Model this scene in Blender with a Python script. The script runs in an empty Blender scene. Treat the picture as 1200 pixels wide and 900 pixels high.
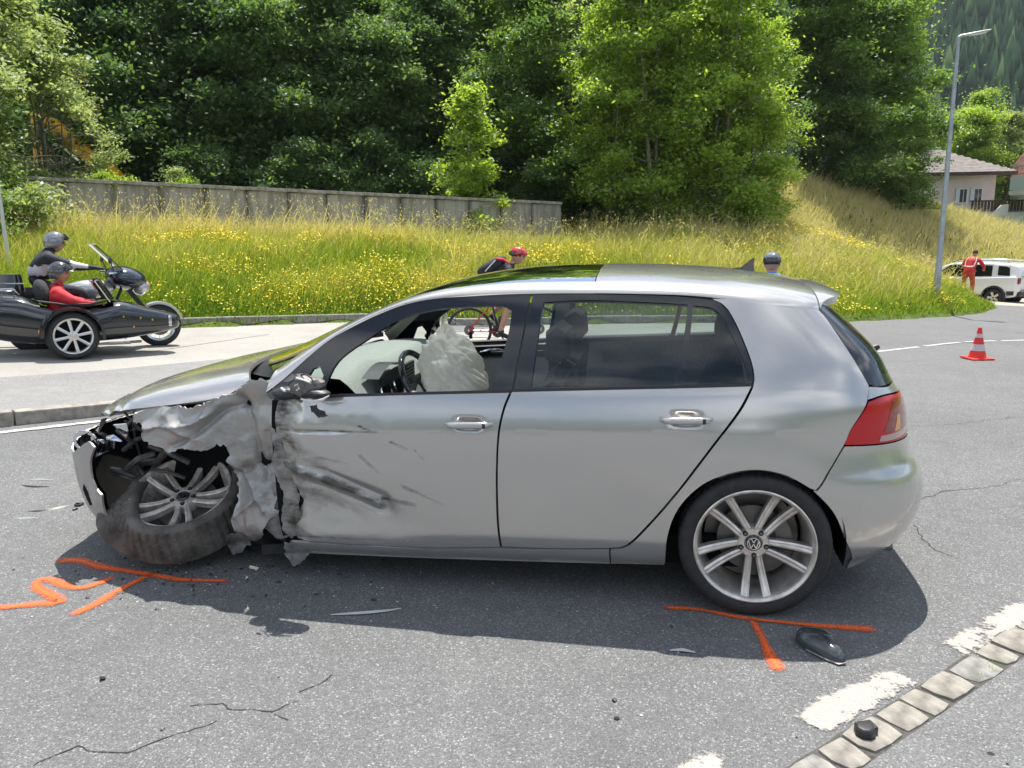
import bpy, bmesh, math, random
import numpy as np
from mathutils import Vector, Matrix, Euler, geometry
rng=np.random.default_rng(7); random.seed(7)
S=bpy.context.scene
COL=S.collection
PI=math.pi
# ------------------------------------------------------------ camera
cam_d=bpy.data.cameras.new('camera'); cam=bpy.data.objects.new('camera',cam_d); COL.objects.link(cam)
CYAW,CPIT,CROL=0.1929,0.1951,0.0185
cy_,sy_,cp_,sp_=math.cos(CYAW),math.sin(CYAW),math.cos(CPIT),math.sin(CPIT)
fw=Vector((-sy_*cp_,cy_*cp_,-sp_)); rt=Vector((cy_,sy_,0)); dn=fw.cross(rt)
rt2=math.cos(CROL)*rt+math.sin(CROL)*dn; dn2=-math.sin(CROL)*rt+math.cos(CROL)*dn
m=Matrix(((rt2.x,-dn2.x,-fw.x,-0.4051),(rt2.y,-dn2.y,-fw.y,-4.1099),(rt2.z,-dn2.z,-fw.z,1.6574),(0,0,0,1)))
cam.matrix_world=m
cam_d.sensor_width=36; cam_d.lens=36*910.05/1200; cam_d.clip_start=.05; cam_d.clip_end=3000
S.camera=cam
# ------------------------------------------------------------ sky and sun
SUN_EL,SUN_AZ=math.radians(69.0),math.radians(0)     # azimuth measured from +Y (behind the car) towards +X
w=bpy.data.worlds.new('World'); S.world=w; w.use_nodes=True
nt=w.node_tree; nt.nodes.clear()
wo=nt.nodes.new('ShaderNodeOutputWorld'); bg=nt.nodes.new('ShaderNodeBackground'); sk=nt.nodes.new('ShaderNodeTexSky')
sk.sky_type='NISHITA'; sk.sun_disc=False; sk.sun_elevation=SUN_EL; sk.sun_rotation=SUN_AZ; sk.altitude=900; sk.dust_density=1.4
# fair-weather clouds over the whole dome
tc=nt.nodes.new('ShaderNodeTexCoord'); mp=nt.nodes.new('ShaderNodeMapping'); mp.inputs['Scale'].default_value=(1,1,2.6)
nz=nt.nodes.new('ShaderNodeTexNoise'); nz.inputs['Scale'].default_value=2.6; nz.inputs['Detail'].default_value=7; nz.inputs['Roughness'].default_value=.55
cr=nt.nodes.new('ShaderNodeValToRGB'); cr.color_ramp.elements[0].position=.45; cr.color_ramp.elements[1].position=.64
mx=nt.nodes.new('ShaderNodeMixRGB'); mx.inputs[2].default_value=(11,11.2,11.6,1)
nt.links.new(tc.outputs['Generated'],mp.inputs[0]); nt.links.new(mp.outputs[0],nz.inputs[0]); nt.links.new(nz.outputs[0],cr.inputs[0])
nt.links.new(cr.outputs[0],mx.inputs[0]); nt.links.new(sk.outputs[0],mx.inputs[1]); nt.links.new(mx.outputs[0],bg.inputs[0])
bg.inputs[1].default_value=.10; nt.links.new(bg.outputs[0],wo.inputs[0])
sl=bpy.data.lights.new('sun','SUN'); sl.energy=4.9; sl.angle=math.radians(.53); sl.color=(1,.955,.88)
so=bpy.data.objects.new('sun',sl); COL.objects.link(so)
sd=Vector((math.sin(SUN_AZ)*math.cos(SUN_EL),math.cos(SUN_AZ)*math.cos(SUN_EL),math.sin(SUN_EL)))
so.rotation_euler=sd.to_track_quat('Z','Y').to_euler(); so.location=(0,10,30)
S.view_settings.view_transform='Standard'; S.view_settings.look='None'; S.view_settings.exposure=0.68; S.view_settings.gamma=1
S.render.engine='CYCLES'; S.cycles.max_bounces=8; S.cycles.transparent_max_bounces=16; S.cycles.caustics_reflective=False; S.cycles.caustics_refractive=False

# ------------------------------------------------------------ material helpers
MATS={}
def mat(name,col,rough=.6,metal=0.,coat=0.,noise=None,bump=None,spec=.5,trans=0,emit=None,alpha=1,sheen=0):
    """noise=(scale, amount, detail) varies the base colour; bump=(scale, strength, distance)"""
    if name in MATS: return MATS[name]
    M_=bpy.data.materials.new(name); M_.use_nodes=True; n=M_.node_tree.nodes; l=M_.node_tree.links
    b=n['Principled BSDF']; b.inputs['Base Color'].default_value=(*col,1); b.inputs['Roughness'].default_value=rough
    b.inputs['Metallic'].default_value=metal; b.inputs['Coat Weight'].default_value=coat; b.inputs['Coat Roughness'].default_value=.03
    b.inputs['Specular IOR Level'].default_value=spec
    if noise:
        t=n.new('ShaderNodeTexCoord'); z=n.new('ShaderNodeTexNoise'); z.inputs['Scale'].default_value=noise[0]; z.inputs['Detail'].default_value=noise[2] if len(noise)>2 else 4
        r=n.new('ShaderNodeValToRGB'); r.color_ramp.elements[0].position=.3; r.color_ramp.elements[1].position=.7
        r.color_ramp.elements[0].color=(*[c*(1-noise[1]) for c in col],1); r.color_ramp.elements[1].color=(*[min(1,c*(1+noise[1])) for c in col],1)
        l.new(t.outputs['Object'],z.inputs[0]); l.new(z.outputs[0],r.inputs[0]); l.new(r.outputs[0],b.inputs['Base Color'])
    if bump:
        t=n.new('ShaderNodeTexCoord'); z=n.new('ShaderNodeTexNoise'); z.inputs['Scale'].default_value=bump[0]; z.inputs['Detail'].default_value=5
        u=n.new('ShaderNodeBump'); u.inputs['Strength'].default_value=bump[1]; u.inputs['Distance'].default_value=bump[2]
        l.new(t.outputs['Object'],z.inputs[0]); l.new(z.outputs[0],u.inputs['Height']); l.new(u.outputs[0],b.inputs['Normal'])
    MATS[name]=M_; return M_
class NB:
    """tiny node-building helper"""
    def __init__(s,name): s.m=bpy.data.materials.new(name); s.m.use_nodes=True; s.t=s.m.node_tree; s.b=s.t.nodes['Principled BSDF']; s.o=s.t.nodes['Material Output']; MATS[name]=s.m
    def n(s,t,ins={},**kw):
        x=s.t.nodes.new(t)
        for k,v in kw.items(): setattr(x,k,v)
        for k,v in ins.items():
            if hasattr(v,'is_linked') or isinstance(v,bpy.types.NodeSocket): s.t.links.new(v,x.inputs[k])
            else: x.inputs[k].default_value=v
        return x
    def l(s,a,b): s.t.links.new(a,b)
    def noise(s,vec,scale,detail=4,rough=.5): return s.n('ShaderNodeTexNoise',{'Vector':vec,'Scale':scale,'Detail':detail,'Roughness':rough}).outputs[0]
    def ramp(s,f,stops,interp='LINEAR'):
        r=s.n('ShaderNodeValToRGB',{'Fac':f}); r.color_ramp.interpolation=interp; e=r.color_ramp.elements
        e[0].position,e[0].color=stops[0][0],(*stops[0][1],1); e[1].position,e[1].color=stops[-1][0],(*stops[-1][1],1)
        for p,c in stops[1:-1]:
            q=e.new(p); q.color=(*c,1)
        return r.outputs[0]
    def mix(s,f,a,b,bt='MIX'):
        x=s.n('ShaderNodeMixRGB',blend_type=bt)
        for i,v in enumerate((f,a,b)):
            if isinstance(v,bpy.types.NodeSocket): s.l(v,x.inputs[i])
            else: x.inputs[i].default_value=v if i==0 else (*v,1)
        return x.outputs[0]
    def math(s,op,a,b=0.):
        x=s.n('ShaderNodeMath',operation=op)
        for i,v in enumerate((a,b)):
            if isinstance(v,bpy.types.NodeSocket): s.l(v,x.inputs[i])
            else: x.inputs[i].default_value=v
        return x.outputs[0]
    def bump(s,h,strength,dist): 
        u=s.n('ShaderNodeBump',{'Height':h,'Strength':strength,'Distance':dist}); s.l(u.outputs[0],s.b.inputs['Normal'])
# ------------------------------------------------------------ mesh helpers
def setp(o,label=None,cat=None,group=None,kind=None):
    if label: o['label']=label
    if cat: o['category']=cat
    if group: o['group']=group
    if kind: o['kind']=kind
    return o
def empty(name,loc=(0,0,0),rz=0,label=None,cat=None,group=None):
    o=bpy.data.objects.new(name,None); o.location=loc; o.rotation_euler=(0,0,rz); o.empty_display_size=.2; COL.objects.link(o); return setp(o,label,cat,group)
def link(name,me,mt=None,parent=None,label=None,cat=None,group=None,kind=None,loc=None,rot=None):
    o=bpy.data.objects.new(name,me); COL.objects.link(o)
    if mt is not None and len(me.materials)==0:
        for q in (mt if isinstance(mt,(list,tuple)) else [mt]): me.materials.append(q)
    if parent: o.parent=parent
    if loc is not None: o.location=loc
    if rot is not None: o.rotation_euler=rot
    return setp(o,label,cat,group,kind)
def copy_tree(o,parent=None):
    c=o.copy(); COL.objects.link(c); c.parent=parent
    for ch in list(o.children): copy_tree(ch,c)
    return c
def npmesh(name,V,F,smooth=False,mi=None):
    """V (n,3), F (m,k) arrays with k = 3 or 4"""
    V=np.asarray(V,np.float32); F=np.asarray(F,np.int32); me=bpy.data.meshes.new(name); k=F.shape[1]
    me.vertices.add(len(V)); me.vertices.foreach_set('co',V.ravel()); me.loops.add(F.size); me.loops.foreach_set('vertex_index',F.ravel())
    me.polygons.add(len(F)); me.polygons.foreach_set('loop_start',np.arange(0,F.size,k,dtype=np.int32)); me.polygons.foreach_set('loop_total',np.full(len(F),k,np.int32))
    if mi is not None: me.polygons.foreach_set('material_index',np.asarray(mi,np.int32))
    if smooth: me.polygons.foreach_set('use_smooth',np.ones(len(F),bool))
    me.update(calc_edges=True); return me
class MB:
    def __init__(s): s.v=[]; s.f=[]; s.mi=[]; s.cur=0
    def add(s,V,F):
        n=len(s.v); s.v+= [tuple(map(float,p)) for p in V]; s.f+=[tuple(int(i)+n for i in q) for q in F]; s.mi+=[s.cur]*len(F); return s
    def box(s,c,d,R=None,taper=1.):
        x,y,z=d[0]/2,d[1]/2,d[2]/2; P=[Vector((sx*x*(taper if sz>0 else 1),sy*y*(taper if sz>0 else 1),sz*z)) for sz in(-1,1) for sy in(-1,1) for sx in(-1,1)]
        if R is not None: P=[R@p for p in P]
        return s.add([Vector(c)+p for p in P],[(0,2,3,1),(4,5,7,6),(0,1,5,4),(2,6,7,3),(0,4,6,2),(1,3,7,5)])
    def tube(s,P,r,n=8,cap=True,flat=1.):
        P=[Vector(p) for p in P]; rr=r if isinstance(r,(list,tuple)) else [r]*len(P); V=[];prev=None
        for i,p in enumerate(P):
            t=(P[min(i+1,len(P)-1)]-P[max(i-1,0)]).normalized()
            if prev is None: prev=Vector((0,0,1)) if abs(t.z)<.9 else Vector((1,0,0))
            u=(prev-t*prev.dot(t)).normalized(); prev=u; v=t.cross(u)
            V+=[p+(u*math.cos(2*PI*k/n)+v*math.sin(2*PI*k/n)*flat)*rr[i] for k in range(n)]
        F=[(i*n+k,i*n+(k+1)%n,(i+1)*n+(k+1)%n,(i+1)*n+k) for i in range(len(P)-1) for k in range(n)]
        if cap: F+=[tuple(range(n))[::-1],tuple(range((len(P)-1)*n,len(P)*n))]
        return s.add(V,F)
    def lathe(s,prof,n=24,M_=None,close=False,a0=0,a1=2*PI,sx=1.):
        """profile of (radius, height) turned round local Z"""
        full=abs(a1-a0-2*PI)<1e-6; m=n if full else n+1; V=[]
        for r,h in prof:
            for k in range(m):
                a=a0+(a1-a0)*k/n; p=Vector((r*math.cos(a)*sx,r*math.sin(a),h)); V.append(M_@p if M_ is not None else p)
        L=len(prof); F=[]
        for i in range(L if close else L-1):
            j=(i+1)%L
            for k in range(n): F.append((i*m+k,i*m+(k+1)%m,j*m+(k+1)%m,j*m+k))
        return s.add(V,F)
    def prism(s,poly,h0,h1,M_=None):
        """polygon in local XY extruded along Z between h0 and h1"""
        n=len(poly); V=[Vector((x,y,h)) for h in (h0,h1) for x,y in poly]
        if M_ is not None: V=[M_@v for v in V]
        return s.add(V,[tuple(range(n))[::-1],tuple(range(n,2*n))]+[(i,(i+1)%n,n+(i+1)%n,n+i) for i in range(n)])
    def grid(s,f,nu,nv,cu=False,cv=False):
        V=[f(i/(nu if cu else nu-1),j/(nv if cv else nv-1)) for i in range(nu) for j in range(nv)]
        F=[(i*nv+j,((i+1)%nu)*nv+j,((i+1)%nu)*nv+(j+1)%nv,i*nv+(j+1)%nv) for i in range(nu if cu else nu-1) for j in range(nv if cv else nv-1)]
        return s.add(V,F)
    def ball(s,c,r,n=12,R=None):
        r=(r,)*3 if not isinstance(r,(tuple,list)) else r; V=[];F=[]; h=n//2+1
        for i in range(h):
            for k in range(n):
                a,b=PI*i/(h-1),2*PI*k/n; p=Vector((r[0]*math.sin(a)*math.cos(b),r[1]*math.sin(a)*math.sin(b),r[2]*math.cos(a)))
                V.append(Vector(c)+(R@p if R is not None else p))
        F=[(i*n+k,(i+1)*n+k,(i+1)*n+(k+1)%n,i*n+(k+1)%n) for i in range(h-1) for k in range(n)]
        return s.add(V,F)
    def mesh(s,name='m',smooth=True,ang=38,bevel=0):
        me=bpy.data.meshes.new(name); me.from_pydata(s.v,[],s.f); me.polygons.foreach_set('material_index',np.array(s.mi,np.int32))
        b=bmesh.new(); b.from_mesh(me); bmesh.ops.remove_doubles(b,verts=b.verts,dist=1e-5); bmesh.ops.recalc_face_normals(b,faces=b.faces)
        if bevel: 
            es=[e for e in b.edges if e.is_manifold and e.calc_face_angle(0)>.6]; bmesh.ops.bevel(b,geom=es,offset=bevel,segments=2,affect='EDGES',profile=.6)
        if smooth:
            for f in b.faces: f.smooth=True
            for e in b.edges:
                if e.is_manifold and e.calc_face_angle(0)>math.radians(ang): e.smooth=False
        b.to_mesh(me); b.free(); return me
    def build(s,name,mt,parent=None,smooth=True,ang=38,bevel=0,**kw): return link(name,s.mesh(name,smooth,ang,bevel),mt,parent,**kw)
def fbm(x,y,seed=0,oct=4,sc=1.):
    """cheap value noise, -1..1"""
    x=np.asarray(x,float)*sc; y=np.asarray(y,float)*sc; out=0; amp=1; tot=0
    for o in range(oct):
        xi,yi=np.floor(x),np.floor(y); fx,fy=x-xi,y-yi; fx=fx*fx*(3-2*fx); fy=fy*fy*(3-2*fy)
        def h(a,b):
            t=np.sin(a*127.1+b*311.7+seed*74.7+o*19.19)*43758.5453; return (t-np.floor(t))*2-1
        out=out+amp*((h(xi,yi)*(1-fx)+h(xi+1,yi)*fx)*(1-fy)+(h(xi,yi+1)*(1-fx)+h(xi+1,yi+1)*fx)*fy); tot+=amp; amp*=.5; x=x*2.03+5.1; y=y*2.03+1.7
    return out/tot
def inpoly(P,poly):
    P=np.asarray(P); x,y=P[:,0],P[:,1]; ins=np.zeros(len(P),bool); n=len(poly)
    for i in range(n):
        x0,y0=poly[i]; x1,y1=poly[(i+1)%n]
        if y0==y1: continue
        c=((y0>y)!=(y1>y))&(x<(x1-x0)*(y-y0)/(y1-y0)+x0); ins^=c
    return ins
def smooth_poly(poly,res,corner=40):
    """closed outline: Catmull-Rom between corners, sampled about every res"""
    P=np.array(poly,float); n=len(P); cor=[]
    for i in range(n):
        a=P[i]-P[i-1]; b=P[(i+1)%n]-P[i]; ang=abs(math.degrees(math.atan2(a[0]*b[1]-a[1]*b[0],a@b)))
        if ang>corner: cor.append(i)
    out=[]
    for i in range(n):
        p1,p2=P[i],P[(i+1)%n]; p0=P[i-1] if i not in cor else p1-(p2-p1); p3=P[(i+2)%n] if (i+1)%n not in cor else p2+(p2-p1)
        L=np.linalg.norm(p2-p1); k=max(1,int(round(L/res)))
        for j in range(k):
            t=j/k; out.append(.5*((2*p1)+(-p0+p2)*t+(2*p0-5*p1+4*p2-p3)*t*t+(-p0+3*p1-3*p2+p3)*t**3))
    return np.array(out)
def fillpoly(poly,res,corner=40,smooth=True,holes=()):
    """triangulate an outline with inner points; returns 2D points, triangles, number of outline points"""
    B=smooth_poly(poly,res,corner) if smooth else np.array(poly,float)
    rings=[B]+[smooth_poly(h,res,corner) for h in holes]
    lo,hi=B.min(0),B.max(0); gx=np.arange(lo[0]+res*.37,hi[0],res); gy=np.arange(lo[1]+res*.37,hi[1],res*.87)
    G=np.array([(x+(res/2 if j%2 else 0),y) for j,y in enumerate(gy) for x in gx])
    if len(G):
        G=G[inpoly(G,B)]
        for h in rings[1:]: G=G[~inpoly(G,h)]
        A=np.concatenate(rings)
        if len(G):
            d=np.full(len(G),9e9)
            for k in range(0,len(A),200): d=np.minimum(d,np.sqrt(((G[:,None]-A[None,k:k+200])**2).sum(2)).min(1))
            G=G[d>res*.45]
    pts=[Vector(p) for r in rings for p in r]; edges=[];o=0
    for r in rings: edges+=[(o+i,o+(i+1)%len(r)) for i in range(len(r))]; o+=len(r)
    nb=len(pts); pts+=[Vector(p) for p in G]
    v,e,f,_,_,_=geometry.delaunay_2d_cdt(pts,edges,[],1,1e-7)
    V=np.array([(q.x,q.y) for q in v]); T=np.array([t for t in f if len(t)==3])
    c=V[T].mean(1); keep=inpoly(c,B)
    for h in rings[1:]: keep&=~inpoly(c,h)
    T=T[keep]
    a=V[T[:,1]]-V[T[:,0]]; b=V[T[:,2]]-V[T[:,0]]; sw=(a[:,0]*b[:,1]-a[:,1]*b[:,0])<0; T[sw]=T[sw][:,::-1]
    return V,T,rings
def cs(x, xs, ys):
    """smooth (Catmull-Rom) interpolation through points"""
    xs=np.asarray(xs,float); ys=np.asarray(ys,float); x=np.clip(np.asarray(x,float),xs[0],xs[-1])
    m=np.gradient(ys,xs); i=np.clip(np.searchsorted(xs,x)-1,0,len(xs)-2)
    h=xs[i+1]-xs[i]; t=(x-xs[i])/h
    return ((2*t**3-3*t**2+1)*ys[i]+(t**3-2*t**2+t)*h*m[i]+(-2*t**3+3*t**2)*ys[i+1]+(t**3-t**2)*h*m[i+1])
def sstep(a,b,x):
    t=np.clip((x-a)/(b-a),0,1); return t*t*(3-2*t)
X0,X1=-.35,-2.45
def Wz(z,ac=0):
    lo=cs(z,[.15,.20,.27,.35,.45,.58,.71,.779],[.80,.838,.862,.872,.879,.886,.8875,.884])
    up=cs(z,[.76,.779,.82,.86,.90,.935,.965,1.1,1.25,1.4,1.55],[.8865,.885,.879,.8715,.8625,.853,.842,.787,.722,.648,.56])
    return np.where(z<.779,lo,up)
def Xe(z): return cs(z,[.1,.2,.25,.3,.4,.48,.56,.60,.65,.69,.76,.84,.92,.97,1.1,1.2,1.30,1.36,1.5],
                       [.56,.66,.71,.745,.79,.80,.79,.775,.745,.735,.722,.708,.672,.635,.558,.46,.345,.28,.15])
def Xf(z): return cs(z,[.1,.2,.3,.45,.6,.7,.78,.9,1.0],[-3.36,-3.42,-3.46,-3.49,-3.48,-3.42,-3.33,-3.1,-2.9])
def M(a,z):
    """a = station along the flank (X between the axles, then round the corners), z height -> X,Y(half width)"""
    a=np.asarray(a,float); z=np.asarray(z,float); a,z=np.broadcast_arrays(a,z)
    W=Wz(z-.029*(np.clip(a,-3.3,.3)+1.4))
    n=cs(z,[.1,.6,.75,1.0,1.4],[3.6,3.6,3.3,4.0,5.0])
    fr=np.clip((a-X0)/1.08,0,np.pi/2); s,c=np.sin(fr),np.cos(fr); rho=(s**n+c**n)**(-1/n)
    ff=np.clip((X1-a)/1.02,0,np.pi/2); s2,c2=np.sin(ff),np.cos(ff); rh2=(s2**2.6+c2**2.6)**(-1/2.6)
    X=np.where(a>X0,X0+(Xe(z)-X0)*rho*s,np.where(a<X1,X1+(Xf(z)-X1)*rh2*s2,a))
    Y=np.where(a>X0,W*rho*c,np.where(a<X1,W*rh2*c2,W))
    r=np.hypot(X,z-.318); Y=Y+.009*sstep(.56,.375,r)*sstep(.15,.3,z)*(a<.75)
    r=np.hypot(X+2.637,z-.318); Y=Y+.016*sstep(.50,.375,r)*sstep(.15,.3,z)*(a>-3.1)
    return X,Y
ZR=([-2.62,-2.45,-2.25,-2.05,-1.85,-1.68,-1.5,-1.3,-1.14,-.72,-.31,0,.19,.35,.5],
    [.985,1.035,1.115,1.2,1.28,1.345,1.405,1.445,1.464,1.477,1.466,1.440,1.408,1.372,1.33])
# ============================================================ terrain
def sp(x): return np.where(x<0,0,np.where(x<1,x*x/2,x-.5))
def gz(X,Y):
    """level of the carriageways: flat under the car, rising to the left, falling away to the right"""
    X=np.asarray(X,float); Y=np.asarray(Y,float)
    return -.07*(sp(np.clip(X,-25,25)-3.8)-sp(-np.clip(X,-25,25)-3.8))-.027*sp(np.clip(Y,-40,60)-1)
_c=[(-12.5,3.2,0),(-10.4,5.8,0),(-8.45,7.9,0),(-6.5,10.8,0),(-2,12.2,0),(3.2,12.9,0),(6.2,15.6,0),(7.9,18.2,0),(9.6,21.8,0),(9.9,24.5,0),(9,28,0),(9.5,31,0),
 (11.8,25.6,0),(11.8,30,0),(15,29,0),(17,22,0),(-9,0,0),(-5,5,0),(0,5,0),(5,8,0),(12,14,0),(25,30,0),(30,40,0),(0,-8,0),(-20,-8,0),(20,-5,0),(-16,-2,0),
 (-15.4,13.75,1.25),(-9.8,17.8,1.35),(-3.8,22.2,1.5),(-2.7,23.5,1.9),(2.6,24.4,1.9),(.14,18.7,1.35),(-6.7,16.3,1.35),(-9.5,12.3,.85),(4.4,17.3,.65),(6.4,17.8,.45),
 (5,36.8,4.9),(8.2,36,3.6),(11.7,36.5,2.4),(17.8,43,3.3),(13.6,33.5,.5),(21,57,4.6),(3,30,3.5),(-5,32,2.9),(-18,24,1.5),(-21,19,1.3),(-25,15,1.0),(-14,9.3,.7),(-19,6,.9),(40,60,4),(-40,40,5),(0,60,6),(30,50,2.5),(6.5,24,1.3),(-50,10,4)]
_c=np.array(_c,float)
def _U(r2): return np.where(r2>0,r2*np.log(r2+1e-12),0)
_n=len(_c); _A=np.zeros((_n+3,_n+3)); _A[:_n,:_n]=_U(((_c[:,None,:2]-_c[None,:,:2])**2).sum(2))+np.eye(_n)*.4; _A[:_n,_n]=1; _A[:_n,_n+1:]=_c[:,:2]; _A[_n:,:_n]=_A[:_n,_n:].T
_w=np.linalg.solve(_A,np.r_[_c[:,2],0,0,0])
ROAD=[(-60,-60),(60,-60),(60,42),(26,38),(17,33.5),(13,32.2),(9.6,31),(9.3,28),(9.9,24.5),(9.55,21.8),(7.85,18.25),(6.15,15.7),(4.3,13.35),(3.2,12.85),(-2,12.0),(-6.3,10.85),(-8.42,7.85),(-10.3,5.85),(-13,2.6),(-20,-6),(-60,-50)]
def edge_dist(X,Y):
    """distance outside the paved area (0 inside)"""
    X=np.asarray(X,float); Y=np.asarray(Y,float); sh=X.shape; P=np.stack([X.ravel(),Y.ravel()],1); R_=np.array(ROAD,float); d=np.full(len(P),1e9)
    for i in range(len(R_)):
        a,b=R_[i],R_[(i+1)%len(R_)]; ab=b-a; t=np.clip(((P-a)@ab)/(ab@ab),0,1); d=np.minimum(d,np.hypot(*(P-a-t[:,None]*ab).T))
    d[inpoly(P,ROAD)]=0; return d.reshape(sh)
def hz(X,Y):
    X=np.asarray(X,float); Y=np.asarray(Y,float); sh=X.shape; x=X.ravel(); y=Y.ravel()
    xc,yc=np.clip(x,-50,42),np.clip(y,-10,62)
    h=np.zeros(len(x))
    for k in range(0,len(x),20000):
        s_=slice(k,k+20000); r2=(xc[s_,None]-_c[None,:,0])**2+(yc[s_,None]-_c[None,:,1])**2
        h[s_]=_U(r2)@_w[:_n]+_w[_n]+_w[_n+1]*xc[s_]+_w[_n+2]*yc[s_]
    d=edge_dist(x,y); h=np.clip(h,.10,None)*sstep(-.05,.9,d)+.10*np.clip(d/.05,0,1)*(1-sstep(-.05,.9,d)); h[d<=0]=0
    return (h+.05*fbm(x,y,3,3,.8)*sstep(.3,2,d)).reshape(sh)
def mount(X,Y):
    """valley sides, far off on every side"""
    X=np.asarray(X,float); Y=np.asarray(Y,float)
    a=.56*np.clip(Y-255-.20*X,0,740); b=.11*np.clip(-Y-150+.12*X,0,420)
    s_=.35*np.clip(np.abs(X-60)-420,0,300)
    m_=np.maximum(np.maximum(a,b),s_); return m_*(1+.16*fbm(X,Y,9,4,.012))+sstep(0,60,m_)*9*fbm(X,Y,5,4,.03)
def ztop(X,Y): return gz(X,Y)+hz(X,Y)+mount(X,Y)
def zt(x,y): return float(ztop(np.array([float(x)]),np.array([float(y)]))[0])
def gzf(x,y): return float(gz(np.array([float(x)]),np.array([float(y)]))[0])
# ground materials
def asphalt(name,base,lightspeck,warm=(1,1,1),scale=1.,rough=.78):
    b=NB(name); tc=b.n('ShaderNodeTexCoord').outputs['Object']
    big=b.noise(tc,.55,5,.6); mid=b.noise(tc,6,4)
    vor=b.n('ShaderNodeTexVoronoi',{'Vector':tc,'Scale':165*scale}); cell=vor.outputs['Color']; dist=vor.outputs['Distance']
    vor2=b.n('ShaderNodeTexVoronoi',{'Vector':tc,'Scale':330*scale})
    sep=b.n('ShaderNodeSeparateColor',{'Color':cell}); sp2=b.n('ShaderNodeSeparateColor',{'Color':vor2.outputs['Color']})
    g=b.ramp(sep.outputs[0],[(0,tuple(base*.5*w_ for w_ in warm)),(.45,tuple(base*.88*w_ for w_ in warm)),(.88,tuple(base*1.2*w_ for w_ in warm)),(.955,tuple(lightspeck*w_ for w_ in warm)),(1,tuple(lightspeck*1.3*w_ for w_ in warm))])
    g2=b.ramp(sp2.outputs[1],[(0,(base*.6,)*3),(.7,(base*1.1,)*3),(1,(lightspeck*.9,)*3)])
    c=b.mix(.45,g,g2)
    c=b.mix(1.,c,b.ramp(big,[(.3,(.86,.86,.86)),(.55,(1,1,1)),(.75,(1.09,1.08,1.06))]),'MULTIPLY')
    c=b.mix(1.,c,b.ramp(mid,[(.3,(.93,.93,.93)),(.7,(1.06,1.06,1.06))]),'MULTIPLY')
    b.l(c,b.b.inputs['Base Color']); b.b.inputs['Roughness'].default_value=rough; b.b.inputs['Specular IOR Level'].default_value=.3
    h=b.math('ADD',b.math('MULTIPLY',dist,-.8),b.math('MULTIPLY',b.noise(tc,60*scale,3),.6)); b.bump(h,.55,.006); return b.m
M_ASPH=asphalt('asphalt',.148,.35,(.98,1,1.02))
M_ASPH2=asphalt('pavement_asphalt',.25,.38,(1.03,1,.95))
def concrete_lane():
    b=NB('concrete_lane'); tc=b.n('ShaderNodeTexCoord').outputs['Object']
    c=b.ramp(b.noise(tc,.7,6,.65),[(.25,(.26,.245,.225)),(.5,(.32,.305,.28)),(.75,(.37,.355,.33))])
    c=b.mix(1.,c,b.ramp(b.noise(tc,45,4,.7),[(.3,(.78,.78,.77)),(.5,(1,1,1)),(.72,(1.15,1.15,1.14))]),'MULTIPLY')
    b.l(c,b.b.inputs['Base Color']); b.b.inputs['Roughness'].default_value=.85; b.bump(b.noise(tc,80,4),.4,.004); return b.m
M_CONC=concrete_lane()
def verge():
    b=NB('verge_soil'); tc=b.n('ShaderNodeTexCoord').outputs['Object']
    c=b.ramp(b.noise(tc,2.2,6,.7),[(.2,(.045,.075,.018)),(.5,(.10,.15,.03)),(.8,(.20,.20,.07))])
    c=b.mix(1.,c,b.ramp(b.noise(tc,30,4,.7),[(.3,(.55,.55,.5)),(.7,(1.25,1.25,1.2))]),'MULTIPLY')
    far=b.ramp(b.noise(tc,.12,8,.75),[(.3,(.012,.028,.013)),(.5,(.028,.055,.02)),(.75,(.06,.10,.035))])
    sx=b.n('ShaderNodeSeparateXYZ',{'Vector':tc}); yy=b.math('ABSOLUTE',sx.outputs[1]); f=b.n('ShaderNodeMapRange',{'Value':yy,'From Min':75.,'From Max':120.}).outputs[0]
    c=b.mix(f,c,far); b.l(c,b.b.inputs['Base Color']); b.b.inputs['Roughness'].default_value=.95; b.b.inputs['Specular IOR Level'].default_value=.1
    b.bump(b.noise(tc,4,8,.7),.8,.15); return b.m
M_VERGE=verge()
M_GRAVEL=mat('gravel_lot',(.36,.33,.28),.9,noise=(9,.3,8),bump=(70,.6,.01))
# one ground sheet to the horizon, finely divided near the road
def axis(lo,hi,a,b,st):
    core=list(np.arange(a,b+st,st)); L=[];x=a;s_=st
    while x>lo: s_*=1.12; x-=s_; L.append(x)
    Rr=[];x=core[-1];s_=st
    while x<hi: s_*=1.12; x+=s_; Rr.append(x)
    return np.array(L[::-1]+core+Rr)
gx=axis(-800,900,-26,24,.3); gy=axis(-700,1300,-2,46,.3)
GX,GY=np.meshgrid(gx,gy,indexing='ij'); d_=edge_dist(GX,GY); GZ=ztop(GX,GY)-np.where(d_<=0,.06,0)
I=np.arange(GX.size).reshape(GX.shape); F=np.stack([I[:-1,:-1],I[1:,:-1],I[1:,1:],I[:-1,1:]],-1).reshape(-1,4)
ground=link('ground',npmesh('ground',np.stack([GX,GY,GZ],-1).reshape(-1,3),F,True),M_VERGE,kind='structure')
def sheet(name,poly,mt,dz,res=.6,parent=None,kind='structure',smooth=False,zf=gz,**kw):
    P=np.array(poly,float)
    if not smooth:
        Q=[]
        for i in range(len(P)):
            a,b=P[i],P[(i+1)%len(P)]; k=max(1,int(np.linalg.norm(b-a)/res)); Q+=[a+(b-a)*j/k for j in range(k)]
        V,T,_=fillpoly(Q,res,smooth=False)
    else: V,T,_=fillpoly(P,res)
    z=zf(V[:,0],V[:,1])+dz; return link(name,npmesh(name,np.c_[V,z],T,True),mt,parent,kind=kind if parent is None else None,**kw)
road=sheet('road',ROAD,M_ASPH,0,1.2)
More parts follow.
